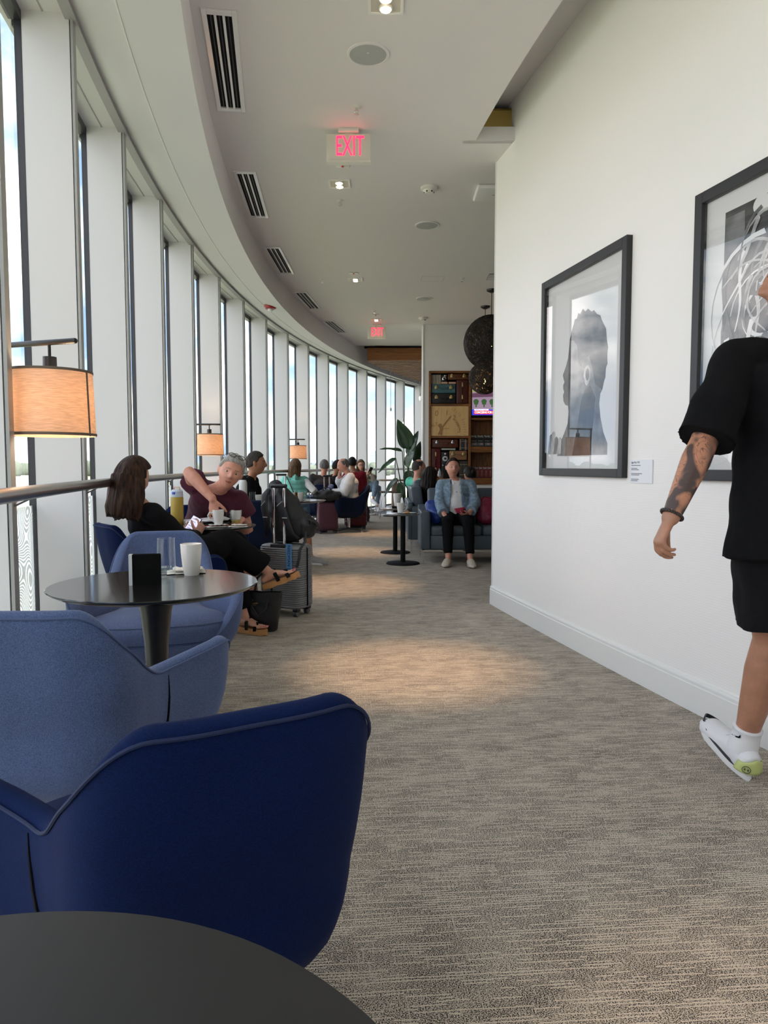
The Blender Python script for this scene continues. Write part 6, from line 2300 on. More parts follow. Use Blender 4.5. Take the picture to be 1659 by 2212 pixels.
for sd in (1, -1):
    h0, k0, a0, f = Q['legs'][sd]
    f = f.normalized()
    up = Vector((0, 0, 1)); up = (up - f * up.dot(f)).normalized()
    side = f.cross(up)
    def q(a, b): return a0 + f * a - up * b
    ring = []
    for k in range(36):
        a = 2 * PI * k / 36
        c, s_ = math.cos(a), math.sin(a)
        wd = lerp_tab([(-1, 0.024), (-0.5, 0.035), (0.0, 0.036), (0.5, 0.046), (0.85, 0.044), (1, 0.026)], c)
        ring.append(q(0.065, 0) + f * (c * 0.135) + side * (s_ * wd))
    sm = MB().grid([[p - up * 0.074, p - up * 0.088, p - up * (0.112 + (0.004 if k % 4 < 2 else 0))] for k, p in enumerate(ring)], cu=True)
    sm.add([p - up * 0.074 for p in ring], [tuple(range(36))])
    sm.add([p - up * 0.112 for p in ring], [tuple(reversed(range(36)))])
    sole = sm.build('sandal', M_TANS, p2)
    for x_, h_, w_ in ((0.050, 0.012, 0.044), (0.125, 0.040, 0.050)):
        pts = [q(x_, 0.085) - side * w_, q(x_ - 0.006, h_ + 0.02) - side * w_ * 0.86, q(x_ - 0.008, h_ - 0.008), q(x_ - 0.006, h_ + 0.02) + side * w_ * 0.86, q(x_, 0.085) + side * w_]
        MB().loft(pts, [(0.003, 0.014)] * 5, hint=[-side, -side + up, up, side + up, side], n=10, caps='flat').build('strap', M_BLACKM, sole)
    for k, o_ in enumerate((-0.030, -0.008, 0.009, 0.025)):
        MB().sph(q(0.182 - 0.006 * k, 0.053) + side * o_, (0.006, 0.006, 0.003), 8, 6).build('toenail', mat('nail_pink', s2l((220, 70, 110)), 0.3), sole)
# her phone
c = thing('smartphone', 'smartphone with lit screen held by the brown-haired woman', 'phone', (-1.262, 4.635, 0.765), math.radians(-25))
R = Euler((math.radians(-28), math.radians(22), 0)).to_matrix()
MB().rbox((0, 0, 0), (0.074, 0.009, 0.155), 0.004, rot=R).build('case', M_BLACK, c)
MB().box(R @ Vector((0, -0.0048, 0)), (0.068, 0.0008, 0.146), rot=R).build('screen', mat('phone_screen', s2l((190, 186, 220)), 0.2, emit=s2l((190, 186, 220)), emit_s=0.5), c, smooth=False)
for k in range(7):
    MB().box(R @ Vector((-0.008, -0.0054, 0.055 - 0.017 * k)), (0.042 - 0.004 * (k % 3), 0.0006, 0.003), rot=R).build('text_line', mat('phone_text', s2l((110, 106, 140)), 0.4), c, smooth=False)

# ------------------------------------------------------------------ 3 man in maroon
p3, Q = person('grey-haired man in maroon T-shirt leaning over the table, looking at the camera', (-1.47, 5.72, 0), 196, dict(
    sc=1.03, pelvis=(-1.47, 5.74, 0.60), chest=(-1.235, 5.27, 0.955), head=(-1.098, 5.08, 1.118), hrot=(-4, -20, 2), skin=SK_B, vox=0.0055, keep=0.75, belly=0.05,
    shR=(-1.415, 5.33, 1.02), shL=(-1.085, 5.29, 0.905), limb=1.08, gaze=0,
    armR=dict(e=(-1.418, 5.165, 1.120), w=(-1.222, 5.06, 0.925), d=(0.10, -0.06, -1), n=(0.25, 0.95, -0.1), curl=0.30, spread=1.6),
    armL=dict(e=(-1.045, 5.42, 0.665), w=(-1.045, 5.21, 0.765), d=(-0.2, -1, -0.1), n=(0, 0, -1)),
    legL=dict(a=(-1.03, 5.62, 0.09), k=(-1.085, 5.42, 0.545), t=(0.2, -1, 0)), legR=dict(a=(-1.5, 5.40, 0.09), k=(-1.53, 5.33, 0.545), t=(-0.1, -1, 0)),
    shirt=dict(m=C_MAROON, name='t_shirt', loose=0.026, sleeve=0.42, flare=0.012, hem=0.08), pants=dict(m=C_GREY, name='shorts', len=0.8, loose=0.03), wr=0.009, wrs=8,
    shoes=dict(m=SH_GREY, sole=SH_SOLE), hair=dict(style='short', thick=0.013, m=H_GREY)))
eyeglasses(p3, Q['HM'], z=0.122, y=0.064, tilt=0.85, name='sunglasses')

# ------------------------------------------------------------------ 4 dark-haired man in profile
person('dark-haired man in black hooded top, seated in profile facing right', (-1.64, 8.42, 0), -86, dict(
    sc=1.03, pelvis=(-1.66, 8.42, 0.58), chest=(-1.575, 8.35, 0.945), head=(-1.495, 8.30, 1.188), hs=1.08, hrot=(0, 0, 4), skin=SK_C, vox=0.007, limb=1.05,
    armR=dict(w=(-1.28, 8.18, 0.78), h=(0, -0.3, -1)), armL=dict(w=(-1.30, 8.6, 0.78), h=(0, 0.3, -1)),
    legR=dict(a=(-0.87, 8.32, 0.09), k=(-0.93, 8.26, 0.545), t=(1, -0.2, 0)), legL=dict(a=(-1.1, 8.6, 0.09), k=(-1.2, 8.5, 0.545), t=(1, 0.1, 0)),
    shirt=dict(m=C_BLACK, name='hooded_top', loose=0.035, sleeve=1.95), pants=dict(m=C_GREY, name='shorts', len=0.72, loose=0.03), wr=0.009,
    shirt_extra=[lambda mb, k: mb.loft([k['nb'] + Vector((0.06, -0.02, 0)), k['nb'] + Vector((0, -0.09, 0.0)), k['nb'] + Vector((-0.06, -0.02, 0))], [0.03, 0.045, 0.03], n=12)],
    shoes=dict(m=SH_GREY, sole=SH_SOLE), hair=dict(style='short', thick=0.009, m=H_BUZZ)))

# ------------------------------------------------------------------ 5 woman in mint vest
def quilt(mb, k):
    mb.loft([k['nb'] + Vector((0.085, -0.005, 0.01)), k['nb'] + Vector((0, -0.105, 0.02)), k['nb'] + Vector((-0.085, -0.005, 0.01))], [0.035, 0.055, 0.035], n=12)
    for j in range(4):
        c_ = k['pv'].lerp(k['ch'], 0.15 + 0.24 * j)
        mb.loft([c_ + Vector((math.cos(a) * 0.165, math.sin(a) * 0.125, 0)) for a in arange(0, 2 * PI * 15 / 16, 16)], 0.042, n=10, closed=True)
p5, Q = person('woman in mint quilted vest with long brown hair, seen from behind', (-1.50, 12.12, 0), 14, dict(
    fem=1.0, sc=1.0, pelvis=(-1.50, 12.12, 0.585), chest=(-1.525, 12.10, 0.905), head=(-1.515, 12.12, 1.150), hrot=(-8, 6, -14), skin=SK_A, vox=0.010, keep=0.6,
    armR=dict(w=(-1.18, 12.25, 0.72), h=(0.6, -0.4, -0.6)), armL=dict(w=(-1.62, 12.45, 0.78), h=(-0.5, 0, -0.5)),
    legR=dict(a=(-1.35, 12.65, 0.09), t=(0, 1, 0)), legL=dict(a=(-1.55, 12.65, 0.09), t=(0, 1, 0)),
    shirt=dict(m=C_MINT, name='quilted_vest', loose=0.03, sleeve=0.10, hem=0.06), shirt_extra=[quilt], pants=dict(m=C_JEAN), wr=0.004, eyes=False,
    shoes=dict(m=SH_DARK, sole=SH_DARK), hair=dict(style='long', len=0.21, w=0.105, d=0.112, m=H_LBROWN, seed=7.0, wave=0.012)))
for sd, (s0, e0, w0) in Q['arms'].items():
    me = voxel_mesh(MB().loft([s0.lerp(e0, 0.05), s0.lerp(e0, 0.5), e0, e0.lerp(w0, 0.5), w0], [0.058, 0.062, 0.058, 0.052, 0.040], n=14), 'sleeve', 0.01, 2, [C_WHITE], 0.008)
    link(bpy.data.objects.new('sleeve', me), p5)
MB().loft([Q['L']((-1.64, 11.97, 0.98)), Q['L']((-1.585, 11.93, 0.87)), Q['L']((-1.52, 11.94, 0.70))], [(0.003, 0.012)] * 3, n=8).build('bag_strap', mat('strap_brown', (0.16, 0.07, 0.05), 0.6), p5)

# ------------------------------------------------------------------ 6 grey-haired man in black, from behind
person('grey-haired man in black shirt seen from behind, seated at the windows', (-1.15, 13.6, 0), 4, dict(
    sc=1.04, pelvis=(-1.15, 13.60, 0.60), chest=(-1.16, 13.57, 0.905), head=(-1.140, 13.58, 1.145), hrot=(-4, 0, 6), skin=SK_B, vox=0.010, keep=0.6,
    armR=dict(w=(-0.92, 13.9, 0.78), h=(1, -0.2, -0.8)), armL=dict(w=(-1.32, 13.9, 0.78), h=(-0.6, -0.2, -0.8)),
    legR=dict(a=(-1.0, 14.1, 0.09), t=(0, 1, 0)), legL=dict(a=(-1.2, 14.1, 0.09), t=(0, 1, 0)),
    shirt=dict(m=C_GREY, loose=0.035, sleeve=1.3, hem=0.08), pants=dict(m=C_GREY), eyes=False,
    shoes=dict(m=SH_DARK, sole=SH_DARK), hair=dict(style='short', thick=0.010, m=H_SALT)))

# ------------------------------------------------------------------ 7 older man in white shirt
person('balding man in white shirt and jeans sitting sideways in a navy swivel chair', (-0.60, 12.50, 0), 96, dict(
    sc=1.03, pelvis=(-0.60, 12.50, 0.60), chest=(-0.595, 12.47, 0.945), head=(-0.715, 12.44, 1.165), hrot=(-12, -4, 16), skin=SK_B, vox=0.009, keep=0.6, belly=0.04,
    armL=dict(w=(-0.92, 12.30, 0.70), h=(0.6, -0.6, -0.8), d=(-1, 0, -0.2), n=(0, 0, -1)), armR=dict(w=(-0.80, 12.60, 0.97), h=(-0.3, 0.8, -1), d=(0.1, 0, 1), n=(0.8, 0, 0), curl=0.8),
    legL=dict(a=(-1.06, 12.28, 0.10), k=(-1.04, 12.32, 0.545), t=(-1, -0.1, 0)), legR=dict(a=(-1.15, 12.58, 0.10), k=(-1.04, 12.66, 0.545), t=(-1, 0, 0)),
    shirt=dict(m=C_WHITE, loose=0.035, sleeve=1.9, hem=0.10), pants=dict(m=C_JEAN, len=1.9), wr=0.010, wrs=7,
    shoes=dict(m=SH_DARK, sole=mat('sole_purple', (0.12, 0.06, 0.14), 0.6)), hair=dict(style='bald', thick=0.010, m=H_SALT)))
tub_chair('tub_chair', 'navy swivel chair under the man in the white shirt', (-0.62, 12.50, 0), 96, 'navy', GT)

# ------------------------------------------------------------------ 8 person in black behind him
person('person in black top with hand raised to mouth, behind the white-shirted man', (-0.98, 13.35, 0), -70, dict(
    fem=1.0, sc=1.0, pelvis=(-1.02, 13.35, 0.59), chest=(-0.93, 13.30, 0.90), head=(-0.86, 13.25, 1.135), hrot=(-6, 0, 0), skin=SK_C, vox=0.011, keep=0.5,
    armR=dict(w=(-0.80, 13.12, 0.95), h=(0, -0.5, -1), d=(0.1, 0, 1), n=(-1, 0, 0), curl=0.9), armL=dict(w=(-0.74, 13.45, 0.85), h=(0, 0.5, -1)),
    legR=dict(a=(-0.62, 13.3, 0.09), t=(1, 0, 0)), legL=dict(a=(-0.62, 13.6, 0.09), t=(1, 0, 0)), eyes=False,
    shirt=dict(m=C_BLACK, loose=0.025, sleeve=1.9), pants=dict(m=C_BLACK2), shoes=dict(m=SH_DARK, sole=SH_DARK), hair=dict(style='short', thick=0.014, m=H_DARK)))

# ------------------------------------------------------------------ 9 man in red
person('black-haired man in red shirt seen from behind, beyond the white-shirted man', (-0.60, 14.2, 0), -14, dict(
    sc=1.02, sw=0.15, pelvis=(-0.58, 14.2, 0.62), chest=(-0.58, 14.2, 0.965), head=(-0.635, 14.22, 1.205), hrot=(0, 0, 20), skin=SK_D, vox=0.011, keep=0.5,
    armR=dict(w=(-0.50, 14.5, 0.80), h=(0.3, -0.3, -1)), armL=dict(w=(-0.72, 14.5, 0.80), h=(-1, -0.2, -0.8)),
    legR=dict(a=(-0.35, 14.65, 0.09), t=(0, 1, 0)), legL=dict(a=(-0.62, 14.7, 0.09), t=(0, 1, 0)), eyes=False,
    shirt=dict(m=C_RED, loose=0.03, sleeve=1.6), pants=dict(m=C_GREY), shoes=dict(m=SH_DARK, sole=SH_DARK), hair=dict(style='short', thick=0.010, m=H_DARK)))

# ------------------------------------------------------------------ 10 woman with glasses on a stool
p10, Q = person('woman in glasses and light jeans sitting on a stool with a phone, far end', (-0.47, 16.05, 0), 214, dict(
    fem=1.0, sc=0.96, pelvis=(-0.44, 16.08, 0.715), chest=(-0.485, 16.02, 0.955), head=(-0.520, 15.93, 1.172), hrot=(-6, 0, -16), skin=SK_A, vox=0.010, keep=0.5,
    armL=dict(w=(-0.29, 15.80, 0.985), h=(0.5, 0.2, -1), d=(-0.3, -0.3, 0.6), n=(-0.5, 0.5, 0.3), curl=0.7), armR=dict(w=(-0.37, 15.74, 0.97), h=(-0.5, 0, -1), d=(0.4, -0.1, 0.6), n=(0.4, 0.4, 0.3), curl=0.7),
    legL=dict(a=(-0.245, 15.88, 0.40), k=(-0.180, 15.90, 0.80), t=(0.6, -0.7, -0.2)), legR=dict(a=(-0.155, 16.02, 0.215), k=(-0.125, 16.05, 0.66), t=(0.8, -0.6, 0)),
    shirt=dict(m=C_CREAM, name='cardigan', loose=0.028, sleeve=1.9), pants=dict(m=C_JEAN2, len=1.82), shoes=dict(m=SH_W, sole=SH_SOLE), hair=dict(style='long', len=0.19, w=0.10, d=0.105, m=H_LBROWN, seed=2.0, wave=0.008)))
eyeglasses(p10, Q['HM'])

# ------------------------------------------------------------------ 11-13 the group at the sofa
person('balding man in bright green T-shirt on the leather sofa, facing right', (0.60, 10.55, 0), -58, dict(
    sc=1.03, pelvis=(0.66, 10.62, 0.56), chest=(0.50, 10.60, 0.895), head=(0.522, 10.62, 1.135), hrot=(2, 0, -14), skin=SK_B, vox=0.009, keep=0.6,
    armR=dict(w=(0.86, 10.48, 0.66), h=(0, -0.6, -1)), armL=dict(w=(0.88, 10.85, 0.66), h=(0, 0.6, -1)),
    legR=dict(a=(1.18, 10.62, 0.09), t=(1, 0, 0)), legL=dict(a=(1.18, 10.85, 0.09), t=(1, 0, 0)), eyes=True,
    shirt=dict(m=C_GREEN, name='t_shirt', loose=0.03, sleeve=0.7), pants=dict(m=C_JEAN), shoes=dict(m=SH_GREY, sole=SH_SOLE), hair=dict(style='bald', thick=0.008, m=H_BUZZ)))
person('woman with long wavy black hair on the leather sofa, seen from behind', (0.74, 9.92, 0), -40, dict(
    fem=1.0, sc=1.0, pelvis=(0.76, 9.95, 0.55), chest=(0.63, 9.93, 0.80), head=(0.640, 9.93, 1.020), hrot=(-6, 0, 8), skin=SK_C, vox=0.010, keep=0.6,
    armR=dict(w=(0.95, 9.80, 0.60), h=(0, -0.6, -1)), armL=dict(w=(0.97, 10.12, 0.60), h=(0, 0.6, -1)),
    legR=dict(a=(1.22, 9.95, 0.09), t=(1, 0, 0)), legL=dict(a=(1.22, 10.18, 0.09), t=(1, 0, 0)), eyes=False,
    shirt=dict(m=C_BLACK2, loose=0.03, sleeve=1.8), pants=dict(m=C_BLACK), shoes=dict(m=SH_DARK, sole=SH_DARK), hair=dict(style='long', len=0.27, w=0.115, d=0.12, m=hair_mat('hair_black_brown', (0.016, 0.010, 0.008), 0.6), seed=9.0, wave=0.020)))
p13, Q = person('dark-haired person in blue shirt holding up a small bottle, behind the sofa', (1.30, 11.05, 0), 92, dict(
    fem=1.0, sc=1.0, pelvis=(1.38, 11.05, 0.55), chest=(1.33, 11.03, 0.80), head=(1.325, 11.0, 1.015), hrot=(-14, 0, -70), skin=SK_D, vox=0.011, keep=0.5,
    armL=dict(w=(0.885, 10.82, 0.955), h=(0, 0, -1), d=(-0.5, 0, 0.8), n=(0, 1, 0), curl=0.9), armR=dict(w=(0.95, 11.2, 0.75), h=(0, 0.4, -1)),
    legL=dict(a=(0.95, 10.95, 0.09), t=(-1, 0, 0)), legR=dict(a=(0.95, 11.15, 0.09), t=(-1, 0, 0)), eyes=False,
    shirt=dict(m=C_BLUEG, loose=0.028, sleeve=1.85), pants=dict(m=C_GREY), shoes=dict(m=SH_DARK, sole=SH_DARK), hair=dict(style='back', thick=0.016, m=H_DARK, bun=True)))

# ------------------------------------------------------------------ 14 woman in denim jacket
p14, Q = person('woman in denim jacket and white blouse sitting on the leather sofa, facing the camera', (0.87, 8.68, 0), 180, dict(
    fem=0.8, sc=1.0, pelvis=(0.875, 8.70, 0.555), chest=(0.885, 8.76, 0.912), head=(0.846, 8.735, 1.133), hrot=(7, -3, 6), skin=SK_B, vox=0.006, keep=0.7, jaw=0.75, belly=0.03, sw=0.175,
    armR=dict(e=(0.672, 8.62, 0.695), w=(0.728, 8.355, 0.560), d=(0.02, -0.62, -0.75), n=(0.1, 0.75, -0.62), curl=0.22, spread=1.3),
    armL=dict(e=(1.120, 8.62, 0.705), w=(1.005, 8.42, 0.590), d=(-0.85, -0.35, -0.02), n=(-0.1, 0.15, 0.95), curl=0.55),
    legR=dict(a=(0.748, 8.22, 0.098), k=(0.745, 8.30, 0.505), t=(-0.30, -0.95, 0)), legL=dict(a=(0.998, 8.17, 0.098), k=(0.985, 8.28, 0.50), t=(0.05, -1, 0)),
    shirt=dict(m=C_WHITE, name='blouse', loose=0.014, sleeve=1.5, hem=0.12), pants=dict(m=C_BLACK, len=1.88, loose=0.012), wr=0.005, wrs=10,
    shoes=dict(m=SH_BEIGE, sole=SH_BEIGE, kind='loafer'), hair=dict(style='back', thick=0.009, m=hair_mat('hair_dark_brown', (0.030, 0.020, 0.015), 0.5), bun=True)))
# her jacket: open at the front, with collar, pockets and cuffs
mb = MB()
pv, ch, spn, xs = Q['pv'], Q['ch'], Q['spine'], Q['xs']
mid = pv.lerp(ch, 0.5)
mb.loft([pv + spn * 0.02, pv.lerp(mid, 0.7), mid.lerp(ch, 0.4), mid.lerp(ch, 0.75), ch - spn * 0.03, ch + spn * 0.015],
        [(0.212, 0.165), (0.205, 0.160), (0.204, 0.156), (0.200, 0.148), (0.190, 0.130), (0.135, 0.095)], hint=xs, n=28, caps='flat')
mb.loft([Q['S'][-1], ch + spn * 0.012, Q['S'][1]], [0.068, (0.062, 0.074), 0.068], hint=spn, n=16)
for sd, (s0, e0, w0) in Q['arms'].items():
    q_ = e0.lerp(w0, 0.66)
    mb.loft([s0, s0.lerp(e0, 0.5), e0, e0.lerp(q_, 0.6), q_], [0.072, 0.068, 0.066, 0.060, 0.056], n=18, caps='flat')
me = voxel_mesh(mb, 'denim_jacket', 0.009, 3, [C_DENIMJ], 0.008, 11, 4.0)
bm = bmesh.new()
bm.from_mesh(me)
kill = []
for f_ in bm.faces:
    c_ = f_.calc_center_median()
    hgt = (c_ - pv).dot(spn) / (ch - pv).length
    half = lerp_tab([(-0.2, 0.085), (0.3, 0.075), (0.7, 0.060), (0.95, 0.055), (1.2, 0.07)], hgt)
    if abs(c_.x - pv.x - 0.004) < half and c_.y > pv.y + 0.02 and hgt < 1.25 and c_.z > 0.52:
        kill.append(f_)
    elif hgt > 1.03 and abs(c_.x - ch.x) < 0.062:
        kill.append(f_)
bmesh.ops.delete(bm, geom=kill, context='FACES')
bm.to_mesh(me)
bm.free()
jk = link(bpy.data.objects.new('denim_jacket', me), p14)
md = jk.modifiers.new('thick', 'SOLIDIFY'); md.thickness = 0.008; md.offset = -1
M_STITCH = mat('denim_dark_seam', (0.11, 0.16, 0.22), 0.9)
for s in (-1, 1):
    fy = ch.y + 0.138
    pk = MB().rbox((ch.x + s * 0.112, fy - 0.002, ch.z - 0.155), (0.085, 0.012, 0.09), 0.004, rot=(0, 0, -s * 0.45)).build('pocket', C_DENIMJ, jk)
    MB().prism([(ch.x + s * 0.112 + x_ * math.cos(-s * 0.45), fy + 0.006 + x_ * math.sin(-s * 0.45), ch.z + z_) for x_, z_ in ((-0.044, -0.10), (0.044, -0.10), (0.044, -0.135), (0, -0.155), (-0.044, -0.135))], (0, 0.006, 0)).build('pocket_flap', M_STITCH, jk, smooth=False)
    cl_ = [ch + xs * (-s * 0.0) + Vector((s * 0.050, 0.085, -0.055)), ch + Vector((s * 0.082, 0.055, 0.012)), ch + Vector((s * 0.075, -0.02, 0.070)), ch + Vector((0, -0.075, 0.085))]
    MB().loft(cl_, [(0.006, 0.020), (0.007, 0.032), (0.007, 0.032), (0.006, 0.026)], hint=[Vector((s, 1, 0.3)), Vector((s, 1, 0.6)), Vector((s, 0.2, 0.8)), Vector((0, -1, 0.6))], n=12).build('collar', C_DENIMJ, jk)
    cl_ = [ch + Vector((s * 0.018, 0.105, -0.065)), ch + Vector((s * 0.050, 0.078, 0.0)), ch + Vector((s * 0.062, 0.0, 0.068)), ch + Vector((0, -0.06, 0.080))]
    MB().loft(cl_, [(0.004, 0.014), (0.005, 0.026), (0.005, 0.026), (0.004, 0.02)], hint=[Vector((s, 1, 0.3)), Vector((s, 1, 0.6)), Vector((s, 0.2, 0.8)), Vector((0, -1, 0.6))], n=12).build('blouse_collar', C_WHITE, p14)
for k in range(5):
    c_ = ch.lerp(pv, 0.22 + 0.19 * k)
    MB().sph(Vector((c_.x + 0.002, c_.y + 0.138 + 0.004 * k, c_.z)), (0.006, 0.003, 0.006), 8, 6).build('blouse_button', M_BLACK, p14)
for sd, (s0, e0, w0) in Q['arms'].items():
    q_ = e0.lerp(w0, 0.66)
    MB().loft([q_ - (w0 - e0).normalized() * 0.045, q_ + (w0 - e0).normalized() * 0.012], [0.068, 0.067], n=20, caps='flat').build('cuff', C_DENIMJ, jk)
c = thing('smartphone', 'phone in a raspberry red case in the denim-jacketed woman\'s hand', 'phone', (0.905, 8.375, 0.640), 0.3)
MB().rbox((0, 0, 0), (0.135, 0.075, 0.012), 0.005, rot=(0.75, -0.12, 0)).build('case', mat('case_raspberry', s2l((150, 30, 62)), 0.4), c)
MB().box((0.04, -0.015, 0.009), (0.025, 0.02, 0.003), rot=(0.75, -0.12, 0)).build('camera_bump', M_BLACK, c, smooth=False)
# ================================================================== THINGS ON THE TABLES
M_CHINA = mat('white_china', (0.80, 0.79, 0.76), 0.22, coat=0.4)
M_PAPERN = mat('napkin_paper', (0.78, 0.76, 0.72), 0.9, bump=(40, 0.3))
M_TUMB = mat_thin_glass('tumbler_glass', (0.96, 0.975, 0.975), 1.0, ior=1.5)
M_WATER = mat_thin_glass('water', (0.92, 0.95, 0.96), 0.9, ior=1.33)
ZT = 0.735

def cup(label, x, y, z, h=0.122, r=0.041, handle=None, name='cup', fill=None):
    c = thing(name, label, 'cup', (x, y, z), 0, 'white china cups')
    MB().lathe([(0, 0), (r * 0.66, 0), (r * 0.70, 0.004), (r * 0.86, h * 0.35), (r * 0.97, h * 0.75), (r, h), (r - 0.003, h + 0.001), (r - 0.006, h * 0.95), (r * 0.80, h * 0.35), (r * 0.62, 0.008), (0, 0.008)], n=44).build('bowl', M_CHINA, c)
    if handle is not None:
        d = Vector((math.cos(handle), math.sin(handle), 0))
        pts = [d * (r * 0.93) + Vector((0, 0, h * 0.80)), d * (r + 0.020) + Vector((0, 0, h * 0.84)), d * (r + 0.032) + Vector((0, 0, h * 0.62)), d * (r + 0.024) + Vector((0, 0, h * 0.36)), d * (r * 0.80) + Vector((0, 0, h * 0.20))]
        MB().loft(pts, [(0.005, 0.007)] * 5, n=10).build('handle', M_CHINA, c)
    if fill:
        MB().lathe([(0, h * 0.80), (r * 0.93, h * 0.80)], n=36).build('drink', fill, c)
    return c

def tumbler(label, x, y, z, h=0.147, r=0.035, level=0.22, liquid=None, name='tumbler'):
    c = thing(name, label, 'glass', (x, y, z), 0, 'drinking glasses')
    MB().lathe([(0, 0), (r * 0.88, 0), (r * 0.98, 0.006), (r * 1.06, h * 0.3), (r * 0.98, h), (r * 0.98 - 0.002, h), (r * 1.06 - 0.003, h * 0.3), (r * 0.9, 0.014), (0, 0.012)], n=44).build('glass_wall', M_TUMB, c)
    if level:
        MB().lathe([(0, 0.013), (r * 0.9, 0.014), (r * 1.02, h * level), (0, h * level)], n=36).build('drink', liquid or M_WATER, c)
    return c

def napkin(label, x, y, z, w=0.12, seed=0, rz=0.0):
    rn = random.Random(seed)
    c = thing('napkin', label, 'napkin', (x, y, z), rz, 'crumpled paper napkins')
    for k in range(2):
        P = []
        for i in range(9):
            row = []
            for j in range(9):
                u, v = i / 8 - 0.5, j / 8 - 0.5
                hgt = 0.003 + 0.012 * k + 0.012 * abs(mnoise.noise(Vector((u * 4 + seed, v * 4, k * 3)))) * (1 if k else 0.6)
                row.append((u * w * (1 - 0.2 * k) + 0.008 * k, v * w * 0.7 * (1 - 0.15 * k), hgt))
            P.append(row)
        o = MB().grid(P).build('fold', M_PAPERN, c, angle=180)
        o.modifiers.new('t', 'SOLIDIFY').thickness = 0.0015
    return c

# table nearest the chair facing us
c = thing('display_stand', 'small black tabletop display card with white edge', 'display', (-0.868, 2.56, ZT), math.radians(10))
MB().box((0.006, 0, 0.056), (0.100, 0.004, 0.112)).build('front_card', mat('card_black', (0.004, 0.004, 0.004), 0.8, spec=0.1), c, smooth=False)
MB().box((-0.0505, 0.008, 0.056), (0.012, 0.026, 0.1125)).build('edge_strip', mat('acrylic_edge', (0.62, 0.64, 0.64), 0.3), c, smooth=False)
MB().box((0.003, 0.022, 0.056), (0.096, 0.004, 0.112)).build('back_card', M_BLACKM, c, smooth=False)
tumbler('tall clear tumbler with a little water, beside the black display card', -0.862, 2.795, ZT)
cup('white handleless cup on the round table with the display card', -0.765, 2.80, ZT, 0.124, 0.042)
napkin('crumpled white napkin between the tumbler and the white cup', -0.805, 2.865, ZT, 0.15, 3, 0.3)

# table of the brown-haired woman and the man in maroon
c = thing('water_bottle', 'mustard yellow water bottle with pale blue lid', 'bottle', (-1.478, 5.06, ZT), math.radians(-20))
MB().lathe([(0, 0), (0.040, 0), (0.044, 0.006), (0.045, 0.10), (0.0445, 0.205), (0.042, 0.212), (0, 0.212)], n=40).build('body', mat('mustard', s2l((178, 150, 60)), 0.45), c)
l_ = MB().lathe([(0.043, 0.210), (0.044, 0.222), (0.042, 0.250), (0.030, 0.262), (0, 0.264)], n=40).build('lid', mat('lid_pale', s2l((196, 208, 220)), 0.4), c)
MB().loft([(-0.026, 0, 0.252), (-0.022, 0, 0.278), (0.022, 0, 0.278), (0.026, 0, 0.252)], 0.005, n=8).build('carry_loop', mat('loop_peach', s2l((222, 176, 150)), 0.5), l_)
MB().rbox((0.004, -0.044, 0.238), (0.022, 0.008, 0.018), 0.003).build('button', mat('button_blue', s2l((50, 80, 190)), 0.4), l_)
cup('white mug with handle on the left, on the crumpled napkin', -1.175, 5.02, ZT + 0.014, 0.105, 0.041, PI * 1.02, 'mug')
c = thing('glass_mug', 'clear glass mug with pale lemon drink and a white cup behind', 'glass', (-1.065, 5.08, ZT), 0, 'drinking glasses')
MB().lathe([(0, 0), (0.030, 0), (0.032, 0.02), (0.040, 0.05), (0.042, 0.108), (0.039, 0.108), (0.037, 0.05), (0.028, 0.024), (0, 0.022)], n=40).build('glass_wall', M_TUMB, c)
MB().loft([(-0.040, 0, 0.095), (-0.064, 0, 0.092), (-0.068, 0, 0.06), (-0.038, 0, 0.035)], 0.005, n=10).build('handle', M_TUMB, c)
MB().lathe([(0, 0.024), (0.028, 0.025), (0.035, 0.046), (0, 0.046)], n=36).build('drink', mat_thin_glass('lemon_drink', (0.90, 0.92, 0.62), 0.8, ior=1.33), c)
cup('white cup standing behind the clear glass mug', -1.085, 5.20, ZT, 0.105, 0.040, None, 'mug')
napkin('crumpled napkin under the white mug', -1.185, 5.01, ZT, 0.16, 5, 0.5)
napkin('flat paper napkin beside the clear glass mug', -1.03, 5.00, ZT, 0.13, 8, 0.1)
c = thing('folder', 'dark folder with red edge under the white papers', 'folder', (-1.28, 5.10, ZT), math.radians(20))
MB().box((0, 0, 0.006), (0.30, 0.22, 0.008)).build('red_cover', mat('folder_red', s2l((150, 30, 44)), 0.5), c, smooth=False)
MB().box((0.005, 0.005, 0.018), (0.30, 0.22, 0.012), rot=(0, -0.05, 0)).build('black_cover', M_BLACK, c, smooth=False)
c = thing('paper_stack', 'open white printed papers under the maroon-shirted man\'s hand', 'paper', (-1.285, 5.10, ZT + 0.036), math.radians(22))
for k in range(3):
    MB().box((0.004 * k, -0.003 * k, 0.003 + 0.004 * k), (0.29, 0.21, 0.002), rot=(0.02, -0.06, 0.03 * k)).build('sheet', mat('sheet_white', (0.80, 0.80, 0.83), 0.8), c, smooth=False)
for k in range(6):
    MB().box((0, -0.08 + 0.03 * k, 0.0135), (0.20, 0.002, 0.0006), rot=(0.02, -0.06, 0.06)).build('print_line', mat('print_grey', (0.45, 0.45, 0.5), 0.8), c, smooth=False)

